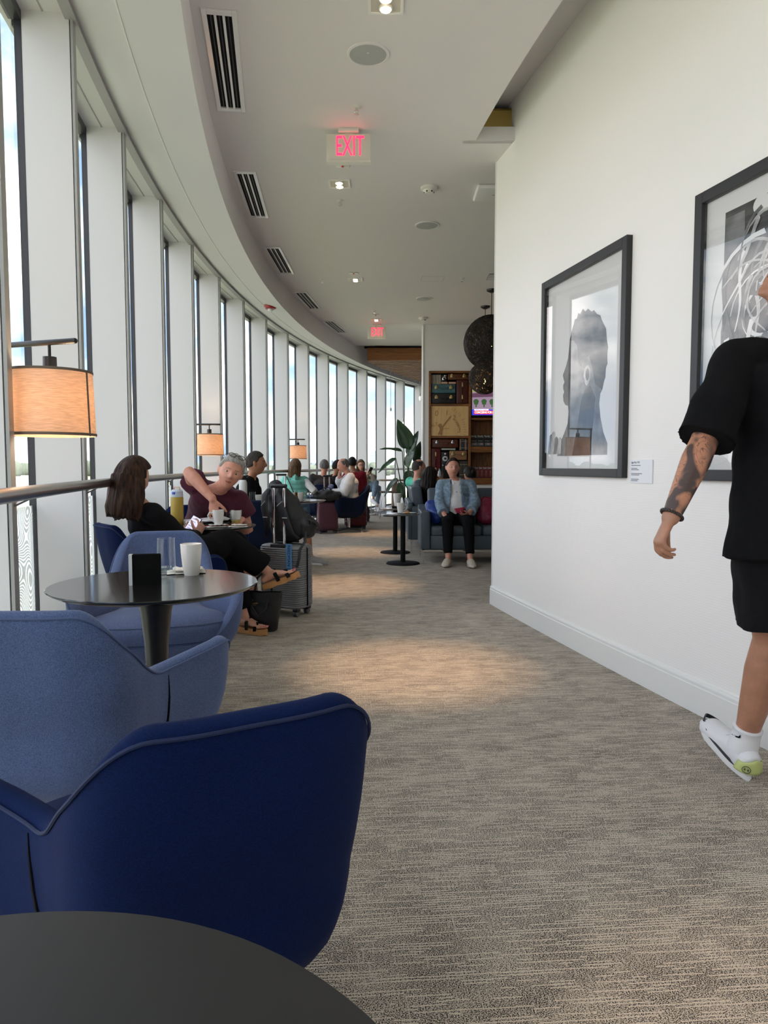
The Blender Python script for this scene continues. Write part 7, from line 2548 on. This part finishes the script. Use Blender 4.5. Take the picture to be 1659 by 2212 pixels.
# tables behind: flask, glasses, mugs
TX, TY = -1.50, 7.96
c = thing('flask_bottle', 'tall white flask bottle with black handle cap', 'bottle', (-1.545, 7.78, ZT))
MB().lathe([(0, 0), (0.040, 0), (0.044, 0.005), (0.044, 0.24), (0.038, 0.262), (0.028, 0.275), (0, 0.276)], n=36).build('body', mat('flask_white', (0.80, 0.80, 0.80), 0.4), c)
l_ = MB().lathe([(0.028, 0.272), (0.029, 0.285), (0.034, 0.288), (0.034, 0.318), (0.028, 0.324), (0, 0.324)], n=30).build('cap', M_BLACK, c)
MB().loft([(0.03, 0, 0.318), (0.055, 0, 0.326), (0.062, 0, 0.312), (0.045, 0, 0.298), (0.033, 0, 0.298)], 0.006, n=8).build('cap_loop', M_BLACK, l_)
tumbler('clear tumbler right of the white flask bottle', -1.455, 7.85, ZT, 0.14, 0.036, 0)
tumbler('clear tumbler left of the white flask bottle', -1.66, 7.90, ZT, 0.17, 0.036, 0.1)
cup('white cup behind the navy chair, next to the flask', -1.395, 7.92, ZT, 0.105, 0.043, -0.2)
X5, Y5 = -1.10, 8.85
cup('left one of two white mugs on the far round table', X5 - 0.02, Y5 - 0.22, ZT, 0.10, 0.038, None, 'mug')
cup('right one of two white mugs on the far round table', X5 + 0.09, Y5 - 0.25, ZT, 0.105, 0.038, None, 'mug')
tumbler('amber tea glass between the two white mugs', X5 + 0.035, Y5 - 0.17, ZT, 0.13, 0.028, 0.8, mat_thin_glass('amber_tea', (0.75, 0.32, 0.08), 0.8, ior=1.33))
tumbler('glass with orange juice beside the backpack top', X5 - 0.13, Y5 - 0.10, ZT, 0.19, 0.034, 0.35, mat('orange_juice', s2l((240, 170, 40)), 0.4))
tumbler('small clear glass right of the white mugs', X5 + 0.17, Y5 - 0.22, ZT, 0.12, 0.032, 0.15)
napkin('bundled white napkin on top of the mugs, far round table', X5 + 0.03, Y5 - 0.08, ZT, 0.18, 11, 0.2)

# by the sofa
cup('white mug with handle on the right, on the plate by the sofa', 0.195, 8.36, 0.612, 0.115, 0.046, 0.0, 'mug')
c = thing('plate', 'white plate with pastry on the side table by the sofa', 'plate', (0.265, 8.37, 0.60))
MB().lathe([(0, 0), (0.06, 0), (0.115, 0.010), (0.118, 0.012), (0.06, 0.005), (0, 0.004)], n=44).build('dish', M_CHINA, c)
c = thing('pastry', 'small golden pastry piece on the plate', 'pastry', (0.27, 8.32, 0.606))
MB().sph((0, 0, 0.012), (0.026, 0.02, 0.014), 14, 8).sph((0.014, 0.004, 0.016), (0.016, 0.014, 0.012), 12, 8).build('crust', mat('pastry_gold', s2l((206, 140, 84)), 0.6, var=(60, 0.3)), c)
cup('tall white cup on the farther slim side table', 0.175, 9.42, 0.629, 0.165, 0.052)
c = thing('menu_stand', 'small black block under the tall white cup on the farther side table', 'stand', (0.18, 9.44, 0.60))
MB().rbox((0, 0, 0.015), (0.15, 0.11, 0.028), 0.004).build('block', M_BLACKM, c)

# ================================================================== BAGS AND LUGGAGE
def hard_case(label, loc, rz, col, w=0.38, d=0.23, h=0.50, ridge=0.0035, nr=30, handle_z=None, metal=M_CHROME, hw=0.075, hy=None, rough=0.35):
    t = thing('suitcase', label, 'suitcase', loc, rz, 'wheeled hard suitcases')
    m = mat('shell_%d_%d' % (int(col[0] * 999), int(col[2] * 999)), col, rough, metal=0.25)
    zb = 0.055
    NC, NZ = 56, nr * 4 if ridge else 14
    P = []
    for j in range(NZ + 1):
        v = j / NZ
        z = zb + h * v
        e = min(1.0, min(v, 1 - v) / 0.07)
        ins = 0.035 * (1 - math.sqrt(max(0, 1 - (1 - e) ** 2)))
        rg = ridge * math.sin(2 * PI * v * nr) * min(1.0, e) if ridge else 0
        row = []
        for i in range(NC):
            a = 2 * PI * i / NC
            c_, s_ = math.cos(a), math.sin(a)
            p = 5.0
            r = 1.0 / ((abs(c_) / (w / 2 - ins + rg)) ** p + (abs(s_) / (d / 2 - ins + rg)) ** p) ** (1 / p)
            row.append((r * c_, r * s_, z))
        P.append(row + [row[0]])
    mb = MB().grid(P)
    mb.add([P[0][i] for i in range(NC)], [tuple(range(NC))])
    mb.add([P[-1][i] for i in range(NC)], [tuple(range(NC))])
    mb.build('shell', m, t, angle=60)
    zip_ = [(x, 0.0, z) for x, z in ((w / 2 + 0.003, zb + 0.03), (w / 2 + 0.003, zb + h - 0.03), (w / 2 - 0.03, zb + h + 0.002), (-w / 2 + 0.03, zb + h + 0.002), (-w / 2 - 0.003, zb + h - 0.03), (-w / 2 - 0.003, zb + 0.03), (-w / 2 + 0.03, zb - 0.002), (w / 2 - 0.03, zb - 0.002))]
    MB().loft(zip_, (0.006, 0.006), n=8, closed=True).build('zip_line', M_BLACKM, t)
    for sx in (-1, 1):
        for sy in (-1, 1):
            wx, wy = sx * (w / 2 - 0.05), sy * (d / 2 - 0.045)
            hs = MB().rbox((wx, wy, 0.052), (0.05, 0.05, 0.03), 0.01).build('caster', M_BLACK, t)
            for q in (-1, 1):
                MB().lathe([(0, -0.008), (0.020, -0.008), (0.023, -0.004), (0.023, 0.004), (0.020, 0.008), (0, 0.008)], (wx + q * 0.011, wy - 0.006, 0.023), 18, (1, 0, 0)).build('wheel', mat('wheel_grey', (0.10, 0.10, 0.105), 0.5), hs)
    if handle_z:
        y = -d / 2 + 0.028 if hy is None else hy
        for s in (-1, 1):
            MB().rbox((s * hw, y, (zb + h + handle_z) / 2), (0.020, 0.014, handle_z - zb - h), 0.004).build('handle_tube', metal, t)
        MB().rbox((0, y, handle_z), (2 * hw + 0.05, 0.034, 0.032), 0.012).build('grip', M_BLACK, t)
        MB().rbox((0, y, zb + h - 0.012), (2 * hw + 0.05, 0.05, 0.035), 0.008).build('handle_well', M_BLACK, t)
    return t
SCX, SCY, SCR = -0.770, 5.56, math.radians(-27)
case = hard_case('silver ridged cabin suitcase with backpack on top', (SCX, SCY, 0), SCR, (0.24, 0.245, 0.25), 0.385, 0.24, 0.50, handle_z=1.010, rough=0.38, hw=0.048)
# luggage strip hanging on its front
ls = MB().box((0.115, -0.131, 0.47), (0.052, 0.003, 0.20)).build('name_strip', mat('strip_blue', s2l((92, 146, 200)), 0.6), case, smooth=False)
text_part('handwriting', 'NIEDMAN S', M_BLACKM, ls, (0.115, -0.1335, 0.465), (0, 0, -1), (1, 0, 0), 0.036, 0.0003)

# the black backpack standing on the suitcase
bp_t = thing('backpack', 'bulging black backpack standing on the silver suitcase', 'backpack', (SCX, SCY, 0.556), SCR)
M_NYL = mat('black_nylon', (0.014, 0.014, 0.016), 0.55, bump=(90, 0.3))
mb = MB()
mb.loft([(0.01, 0.035, 0.05), (0.0, 0.035, 0.12), (-0.045, 0.03, 0.25), (-0.090, 0.02, 0.335), (-0.105, 0.015, 0.395)], [(0.165, 0.10), (0.172, 0.11), (0.140, 0.10), (0.098, 0.080), (0.068, 0.055)], hint=(1, 0, 0), n=28)
mb.loft([(0.03, 0.12, 0.06), (0.015, 0.12, 0.13), (-0.06, 0.09, 0.22)], [(0.13, 0.05), (0.13, 0.06), (0.09, 0.04)], hint=(1, 0, 0), n=20)
mb.loft([(0.170, 0.05, 0.04), (0.185, 0.06, 0.10), (0.165, 0.05, 0.15)], [(0.05, 0.08), (0.06, 0.09), (0.03, 0.06)], hint=(1, 0, 0), n=16)
me = voxel_mesh(mb, 'pack_body', 0.010, 4, [M_NYL], 0.008, 9, 2.0)
me.transform(Matrix.Translation((0, 0, 0.0)))
zmin = min(v.co.z for v in me.vertices)
me.transform(Matrix.Translation((0, 0, -zmin + 0.001)))
link(bpy.data.objects.new('pack_body', me), bp_t)
for s in (-1, 1):
    pts = [(s * 0.04 - 0.09, -0.045, 0.42), (s * 0.06 - 0.085, -0.075, 0.38), (s * 0.085 - 0.055, -0.092, 0.28), (s * 0.095 - 0.02, -0.092, 0.17), (s * 0.125, -0.085, 0.08), (s * 0.155, -0.06, 0.05)]
    st = MB().loft(pts, [(0.010, 0.022), (0.012, 0.032), (0.012, 0.034), (0.012, 0.030), (0.006, 0.014), (0.004, 0.012)], hint=(0, -1, 0), n=12).build('shoulder_strap', M_NYL, bp_t)
    MB().loft([(s * 0.075 - 0.085, -0.106, 0.30), (s * 0.080 - 0.045, -0.106, 0.335)], 0.0022, n=6).build('reflective_line', mat('reflective', (0.6, 0.6, 0.62), 0.3), st)
    MB().box((s * 0.092 - 0.032, -0.106, 0.21), (0.045, 0.003, 0.006)).build('strap_label', mat('reflective', (0.6, 0.6, 0.62), 0.3), st, smooth=False)
MB().loft([(-0.145, 0.0, 0.44), (-0.13, -0.01, 0.475), (-0.06, -0.01, 0.475), (-0.045, 0.0, 0.44)], [(0.010, 0.014)] * 4, n=10).build('top_handle', M_NYL, bp_t)
for q in (-1, 1):
    MB().loft([(-0.06, -0.073, 0.30 + q * 0.028), (-0.06, -0.074, 0.30)], 0.003, n=6).loft([(-0.074, -0.073, 0.30 + q * 0.032), (-0.06, -0.073, 0.30 + q * 0.024), (-0.046, -0.073, 0.30 + q * 0.032)], 0.004, n=6).build('red_mark', mat('mark_red', s2l((150, 16, 40)), 0.5), bp_t)
MB().loft([(0.195, -0.02, 0.10), (0.215, -0.06, 0.03), (0.195, -0.10, -0.03), (0.200, -0.12, -0.10), (0.185, -0.13, -0.16)], [(0.003, 0.013)] * 5, hint=(0, -1, 0), n=8).build('loose_strap', M_NYL, bp_t)
MB().rbox((0.235, 0.01, 0.17), (0.012, 0.03, 0.034), 0.004).build('buckle', M_BLACK, bp_t)
MB().loft([(0.18, 0.02, 0.20), (0.235, 0.01, 0.185), (0.275, 0.05, 0.14), (0.30, 0.06, 0.115)], [(0.003, 0.012)] * 4, n=8).build('loose_strap', M_NYL, bp_t)

# black tote bag
M_TOTE = mat('black_leather', (0.012, 0.012, 0.013), 0.45, bump=(160, 0.1))
t = thing('tote_bag', 'black leather tote bag with small gold lettering on the carpet', 'bag', (-0.87, 4.98, 0), math.radians(-6))
P = []
for i in range(40):
    a = 2 * PI * i / 40
    c_, s_ = math.cos(a), math.sin(a)
    row = []
    for z, w_, d_ in ((0.0, 0.105, 0.055), (0.01, 0.112, 0.062), (0.12, 0.128, 0.060), (0.22, 0.145, 0.048), (0.272, 0.156, 0.036)):
        r = 1.0 / ((abs(c_) / w_) ** 4 + (abs(s_) / d_) ** 4) ** 0.25
        row.append((r * c_, r * s_, z + (0.006 * abs(c_) if z > 0.25 else 0)))
    row += [(row[-1][0] * 0.97, row[-1][1] * 0.9, row[-1][2]), (row[-1][0] * 0.9, row[-1][1] * 0.8, 0.15)]
    P.append(row)
mb = MB().grid(P, cu=True)
mb.add([P[i][0] for i in range(40)], [tuple(range(40))])
mb.build('bag_body', M_TOTE, t)
for s in (-1, 1):
    pts = [(-0.065, s * 0.046, 0.20), (-0.066, s * 0.050, 0.255), (-0.05, s * 0.075, 0.18 if s < 0 else 0.36), (0.0, s * 0.085, 0.115 if s < 0 else 0.41), (0.05, s * 0.075, 0.17 if s < 0 else 0.36), (0.066, s * 0.050, 0.255), (0.065, s * 0.046, 0.20)]
    MB().loft(pts, [(0.003, 0.009)] * 7, hint=(0, 1, 0), n=8).build('handle', M_TOTE, t)
M_GOLD = mat('gold_foil', (0.75, 0.55, 0.22), 0.3, metal=1.0)
text_part('lettering', 'kate spade', M_GOLD, t, (-0.045, -0.0585, 0.205), (1, 0, 0), (0, -0.15, 1), 0.017, 0.0003)
text_part('lettering', 'NEW YORK', M_GOLD, t, (-0.045, -0.0602, 0.192), (1, 0, 0), (0, -0.15, 1), 0.008, 0.0003)
MB().prism([(-0.045 + x_, -0.0565, 0.222 + z_) for x_, z_ in ((0, 0.009), (-0.005, 0.001), (-0.001, 0.001), (-0.002, -0.003), (0.002, -0.003), (0.001, 0.001), (0.005, 0.001))], (0, -0.001, 0)).build('spade_mark', M_GOLD, t, smooth=False)
MB().rbox((0.085, -0.066, 0.215), (0.022, 0.004, 0.05), 0.002).build('hang_tag', M_TOTE, t)

# luggage around the white-shirted man
hard_case('maroon hard suitcase behind the swivel chair', (-0.52, 13.05, 0), 0.15, (0.10, 0.008, 0.016), 0.40, 0.25, 0.56, ridge=0.004, nr=9)
hard_case('plum suitcase with extended rose-gold handle under the black jacket bag', (-0.98, 12.20, 0), 0.2, (0.10, 0.035, 0.055), 0.36, 0.23, 0.48, ridge=0.0, handle_z=0.985, metal=mat('rose_gold', (0.62, 0.42, 0.42), 0.25, metal=1.0), hw=0.045, hy=0.0)
c = thing('duffel_bag', 'crumpled black duffel bag resting on the plum suitcase', 'bag', (-0.98, 12.18, 0.537))
me = voxel_mesh(MB().loft([(-0.17, -0.02, 0.09), (0, -0.03, 0.11), (0.17, -0.02, 0.09)], [(0.085, 0.11), (0.11, 0.13), (0.085, 0.11)], hint=(0, 0, 1), n=20), 'bag_body', 0.012, 2, [M_NYL], 0.02, 11, 3.0)
zmin = min(v.co.z for v in me.vertices)
me.transform(Matrix.Translation((0, 0, -zmin)))
link(bpy.data.objects.new('bag_body', me), c)
MB().loft([(-0.08, -0.03, 0.20), (-0.05, -0.06, 0.25), (0.05, -0.06, 0.25), (0.08, -0.03, 0.20)], 0.009, n=8).build('handle', M_NYL, c)
hard_case('grey cabin suitcase with dark handle behind the cups', (-1.62, 11.2, 0), 0.1, (0.20, 0.20, 0.23), 0.36, 0.23, 0.5, ridge=0.0, handle_z=1.02, hw=0.06, hy=0.0)
c = thing('backpack', 'black backpack leaning on the floor by the tiled area', 'backpack', (-0.44, 14.6, 0))
me = voxel_mesh(MB().loft([(0, 0, 0.10), (0, 0, 0.25), (-0.02, 0, 0.42)], [(0.15, 0.10), (0.15, 0.11), (0.08, 0.06)], hint=(1, 0, 0), n=20), 'pack_body', 0.014, 3, [M_NYL], 0.012, 9, 6.0)
zmin = min(v.co.z for v in me.vertices)
me.transform(Matrix.Translation((0, 0, -zmin)))
link(bpy.data.objects.new('pack_body', me), c)
for s in (-1, 1):
    MB().loft([(s * 0.05, -0.07, 0.42), (s * 0.08, -0.13, 0.30), (s * 0.09, -0.12, 0.15), (s * 0.10, -0.09, 0.05)], [(0.008, 0.022)] * 4, hint=(0, -1, 0), n=8).build('strap', M_NYL, c)
c = thing('sandal_pair', 'tan flip-flop lying on the tiles near the black backpack', 'shoe', (-0.24, 16.6, 0.006), 0.6)
MB().rbox((0, 0, 0.008), (0.25, 0.09, 0.016), 0.007).build('footbed', mat('flipflop_tan', s2l((150, 110, 72)), 0.7), c)
MB().loft([(-0.03, -0.04, 0.016), (0.03, -0.015, 0.05), (0.06, 0, 0.02), (0.03, 0.015, 0.05), (-0.03, 0.04, 0.016)], 0.006, n=6).build('strap', mat('flipflop_cream', (0.6, 0.55, 0.45), 0.6), c)

# bags on the sofa
c = thing('blue_bag', 'shiny royal blue bag on the sofa beside the denim-jacketed woman', 'bag', (0.615, 8.60, 0.452))
me = voxel_mesh(MB().loft([(0.03, 0, 0.05), (0.0, 0.02, 0.12), (-0.05, 0.05, 0.20)], [(0.10, 0.10), (0.10, 0.085), (0.085, 0.04)], hint=(1, 0, 0), n=18), 'bag_body', 0.011, 3, [mat('royal_blue_nylon', (0.012, 0.05, 0.26), 0.3)], 0.014, 8, 1.0)
zmin = min(v.co.z for v in me.vertices)
me.transform(Matrix.Translation((0, 0, -zmin)))
link(bpy.data.objects.new('bag_body', me), c)
MB().loft([(-0.11, 0.05, 0.22), (-0.06, 0.0, 0.26), (0.02, 0.03, 0.22)], 0.006, n=8).build('handle', mat('royal_blue_nylon', (0.012, 0.05, 0.26), 0.3), c)
c = thing('red_bag', 'patterned raspberry shoulder bag on the sofa at the wall edge', 'bag', (1.27, 8.62, 0.452))
me = voxel_mesh(MB().loft([(0.0, 0, 0.07), (0.0, 0.02, 0.18), (0.01, 0.04, 0.28)], [(0.15, 0.09), (0.14, 0.075), (0.11, 0.03)], hint=(1, 0, 0), n=18), 'bag_body', 0.011, 3, [mat('raspberry_print', (0.20, 0.012, 0.045), 0.5, var=(60, 0.5))], 0.012, 8, 4.0)
zmin = min(v.co.z for v in me.vertices)
me.transform(Matrix.Translation((0, 0, -zmin)))
link(bpy.data.objects.new('bag_body', me), c)
MB().loft([(-0.10, 0.0, 0.28), (-0.06, -0.04, 0.34), (0.06, -0.05, 0.31), (0.13, -0.05, 0.22)], [(0.004, 0.012)] * 4, n=8).build('strap', mat('raspberry_strap', (0.16, 0.01, 0.03), 0.5), c)

# ================================================================== PLANT, BAR TABLE AND STOOLS AT THE FAR END
M_LEAF = mat('strelitzia_leaf', (0.022, 0.060, 0.022), 0.32, var=(3, 0.3), coat=0.25)
M_LEAFB = mat('leaf_midrib', (0.10, 0.17, 0.07), 0.5)
M_STALK = mat('leaf_stalk', (0.045, 0.075, 0.03), 0.5)
pl_ = thing('potted_plant', 'tall bird-of-paradise plant with broad dark leaves before the windows', 'plant', (0.44, 13.3, 0))
MB().lathe([(0, 0), (0.17, 0), (0.20, 0.40), (0.185, 0.40), (0.18, 0.36), (0, 0.36)], n=36).build('pot', mat('pot_grey', (0.30, 0.30, 0.30), 0.6), pl_)
MB().lathe([(0, 0.365), (0.18, 0.36)], n=24).build('soil', mat('soil', (0.03, 0.02, 0.015), 0.95), pl_)
def leaf(base, tip, knee, w, droop, roll=0.0, seed=0):
    """stalk from the pot through knee to the blade base, then a broad blade"""
    b, k, tp = Vector((0, 0, 0.36)) + Vector(base), Vector(knee), Vector(tip)
    MB().loft([b, b.lerp(k, 0.4) + Vector((0, 0, 0.03)), b.lerp(k, 0.75) + Vector((0, 0, 0.03)), k], [0.014, 0.012, 0.009, 0.007], n=8).build('stalk', M_STALK, pl_)
    d = tp - k
    L_ = d.length
    u = d.normalized()
    side = u.cross(Vector((0, -1, 0.25))).normalized()
    side = (Matrix.Rotation(roll, 3, u) @ side).normalized()
    nrm = side.cross(u).normalized()
    P = []
    N_ = 16
    ax = []
    for i in range(N_ + 1):
        s = i / N_
        c_ = k + u * (L_ * s) - Vector((0, 0, 1)) * (droop * s * s)
        wd = w * (math.sin(PI * min(1, s ** 0.62)) ** 0.8) * (1 - 0.15 * s) + 0.002
        row = []
        for j in range(-3, 4):
            q = j / 3
            row.append(c_ + side * (q * wd) + nrm * (0.35 * wd * q * q + 0.006 * math.sin(9 * s + j + seed)))
        P.append(row)
        ax.append(c_ - nrm * 0.002)
    o = MB().grid(P).build('leaf', M_LEAF, pl_, angle=180)
    sm = o.modifiers.new('t', 'SOLIDIFY')
    sm.thickness = 0.003
    MB().loft(ax, [0.006 * (1 - 0.8 * i / N_) for i in range(N_ + 1)], n=6).build('midrib', M_LEAFB, o)
leaf((0, 0, 0), (-0.19, -0.06, 2.02), (0.02, -0.02, 1.48), 0.165, 0.0, 0.1)
leaf((0.03, 0, 0), (0.20, 0.02, 1.86), (0.02, 0.0, 1.34), 0.11, 0.05, -0.5, 1)
leaf((0.02, 0.03, 0), (0.24, 0.05, 1.72), (0.12, 0.0, 1.22), 0.10, 0.10, 0.7, 2)
leaf((0.0, 0.02, 0), (0.16, -0.1, 1.62), (0.0, -0.06, 1.12), 0.13, 0.0, -0.9, 3)
leaf((-0.03, 0, 0), (-0.52, -0.05, 1.52), (-0.10, 0.0, 1.43), 0.075, 0.05, 1.0, 4)
leaf((-0.04, 0.02, 0), (-0.55, -0.1, 1.05), (-0.22, 0.0, 1.30), 0.085, 0.02, 0.9, 5)
leaf((-0.03, -0.03, 0), (-0.44, -0.15, 0.62), (-0.20, -0.1, 0.93), 0.075, 0.03, 0.8, 6)
leaf((-0.02, -0.04, 0), (-0.13, -0.15, 0.55), (-0.12, -0.14, 0.86), 0.09, 0.0, 0.2, 7)
leaf((0.04, -0.02, 0), (0.06, -0.06, 0.62), (0.02, -0.05, 1.08), 0.12, 0.0, 0.0, 8)
leaf((0.05, 0.0, 0), (0.26, 0.05, 1.40), (0.14, 0.02, 1.12), 0.08, 0.1, -1.2, 9)

M_OAKT = mat_wood('oak_table', s2l((150, 128, 106)), s2l((178, 154, 130)), (2, 14, 2), 0.5)
t = thing('bar_table', 'round pale oak table on a timber pedestal by the far windows', 'table', (0.24, 16.35, 0))
MB().lathe([(0, 0.81), (0.38, 0.81), (0.40, 0.82), (0.40, 0.845), (0, 0.845)], n=48).build('table_top', M_OAKT, t, angle=25)
MB().cyl((0, 0, 0.02), (0, 0, 0.81), 0.07, n=24).build('pedestal', M_OAKT, t)
MB().lathe([(0, 0), (0.26, 0), (0.26, 0.015), (0, 0.025)], n=36).build('foot', M_BLACKM, t)
def wire_stool(label, loc, rz):
    t = thing('wire_stool', label, 'stool', loc, rz, 'steel wire stools')
    h = 0.58
    MB().rbox((0, 0, h), (0.38, 0.38, 0.035), 0.015).build('seat', mat('stool_seat', (0.10, 0.075, 0.06), 0.5), t)
    for sx in (-1, 1):
        for sy in (-1, 1):
            MB().loft([(sx * 0.15, sy * 0.15, h - 0.01), (sx * 0.21, sy * 0.21, 0.0)], 0.008, n=8).build('leg', M_CHROME, t)
    MB().loft([(0.19, 0.19, 0.17), (-0.19, 0.19, 0.17), (-0.19, -0.19, 0.17), (0.19, -0.19, 0.17)], 0.007, n=8, closed=True).build('foot_ring', M_CHROME, t)
    return t
wire_stool('steel wire stool under the woman in glasses', (-0.42, 16.12, 0), 0.3)
wire_stool('empty steel wire stool left of the plant', (0.10, 15.75, 0), 0.1)
c = thing('shoulder_bag', 'taupe bag on the lap of the woman in glasses', 'bag', (-0.30, 15.88, 0.855), 0.3)
me = voxel_mesh(MB().loft([(-0.10, 0, 0.05), (0, 0, 0.06), (0.10, 0, 0.05)], [(0.05, 0.05), (0.06, 0.07), (0.05, 0.05)], hint=(0, 0, 1), n=16), 'bag_body', 0.012, 2, [mat('taupe_leather', (0.20, 0.17, 0.14), 0.6)], 0.006)
link(bpy.data.objects.new('bag_body', me), c)
MB().loft([(-0.13, 0, 0.08), (0, -0.02, 0.13), (0.13, 0, 0.08)], 0.006, n=6).build('strap', mat('taupe_leather', (0.20, 0.17, 0.14), 0.6), c)
c = thing('smartphone', 'phone held up by the woman in glasses at the far end', 'phone', (-0.30, 15.72, 1.06), 0.5)
MB().rbox((0, 0, 0), (0.075, 0.010, 0.15), 0.004, rot=(0.4, 0.25, 0)).build('case', M_BLACK, c)
MB().box((0, 0.012, 0.0), (0.066, 0.002, 0.135), rot=(0.4, 0.25, 0)).build('screen', mat('phone_screen', s2l((190, 186, 220)), 0.2), c, smooth=False)
c = thing('small_bottle', 'small clear bottle with teal cap held by the person in blue', 'bottle', (0.845, 10.80, 1.00))
MB().lathe([(0, 0), (0.022, 0), (0.024, 0.01), (0.024, 0.07), (0.012, 0.09), (0.012, 0.10), (0, 0.10)], n=20).build('body', mat('bottle_plastic', (0.55, 0.62, 0.66), 0.2), c)
MB().cyl((0, 0, 0.098), (0, 0, 0.118), 0.013, n=16).build('cap', mat('cap_teal', (0.05, 0.3, 0.35), 0.4), c)
# extra seats for the people at the windows
tub_chair('tub_chair', 'light blue tub chair in front of the grey-haired man', (-1.30, 12.95, 0), 100, 'light', GT)
tub_chair('tub_chair', 'navy tub chair under the grey-haired man in black', (-1.14, 13.62, 0), 4, 'navy', GT)
tub_chair('tub_chair', 'navy tub chair under the dark-haired man in profile', (-1.66, 8.42, 0), -86, 'navy', GT)
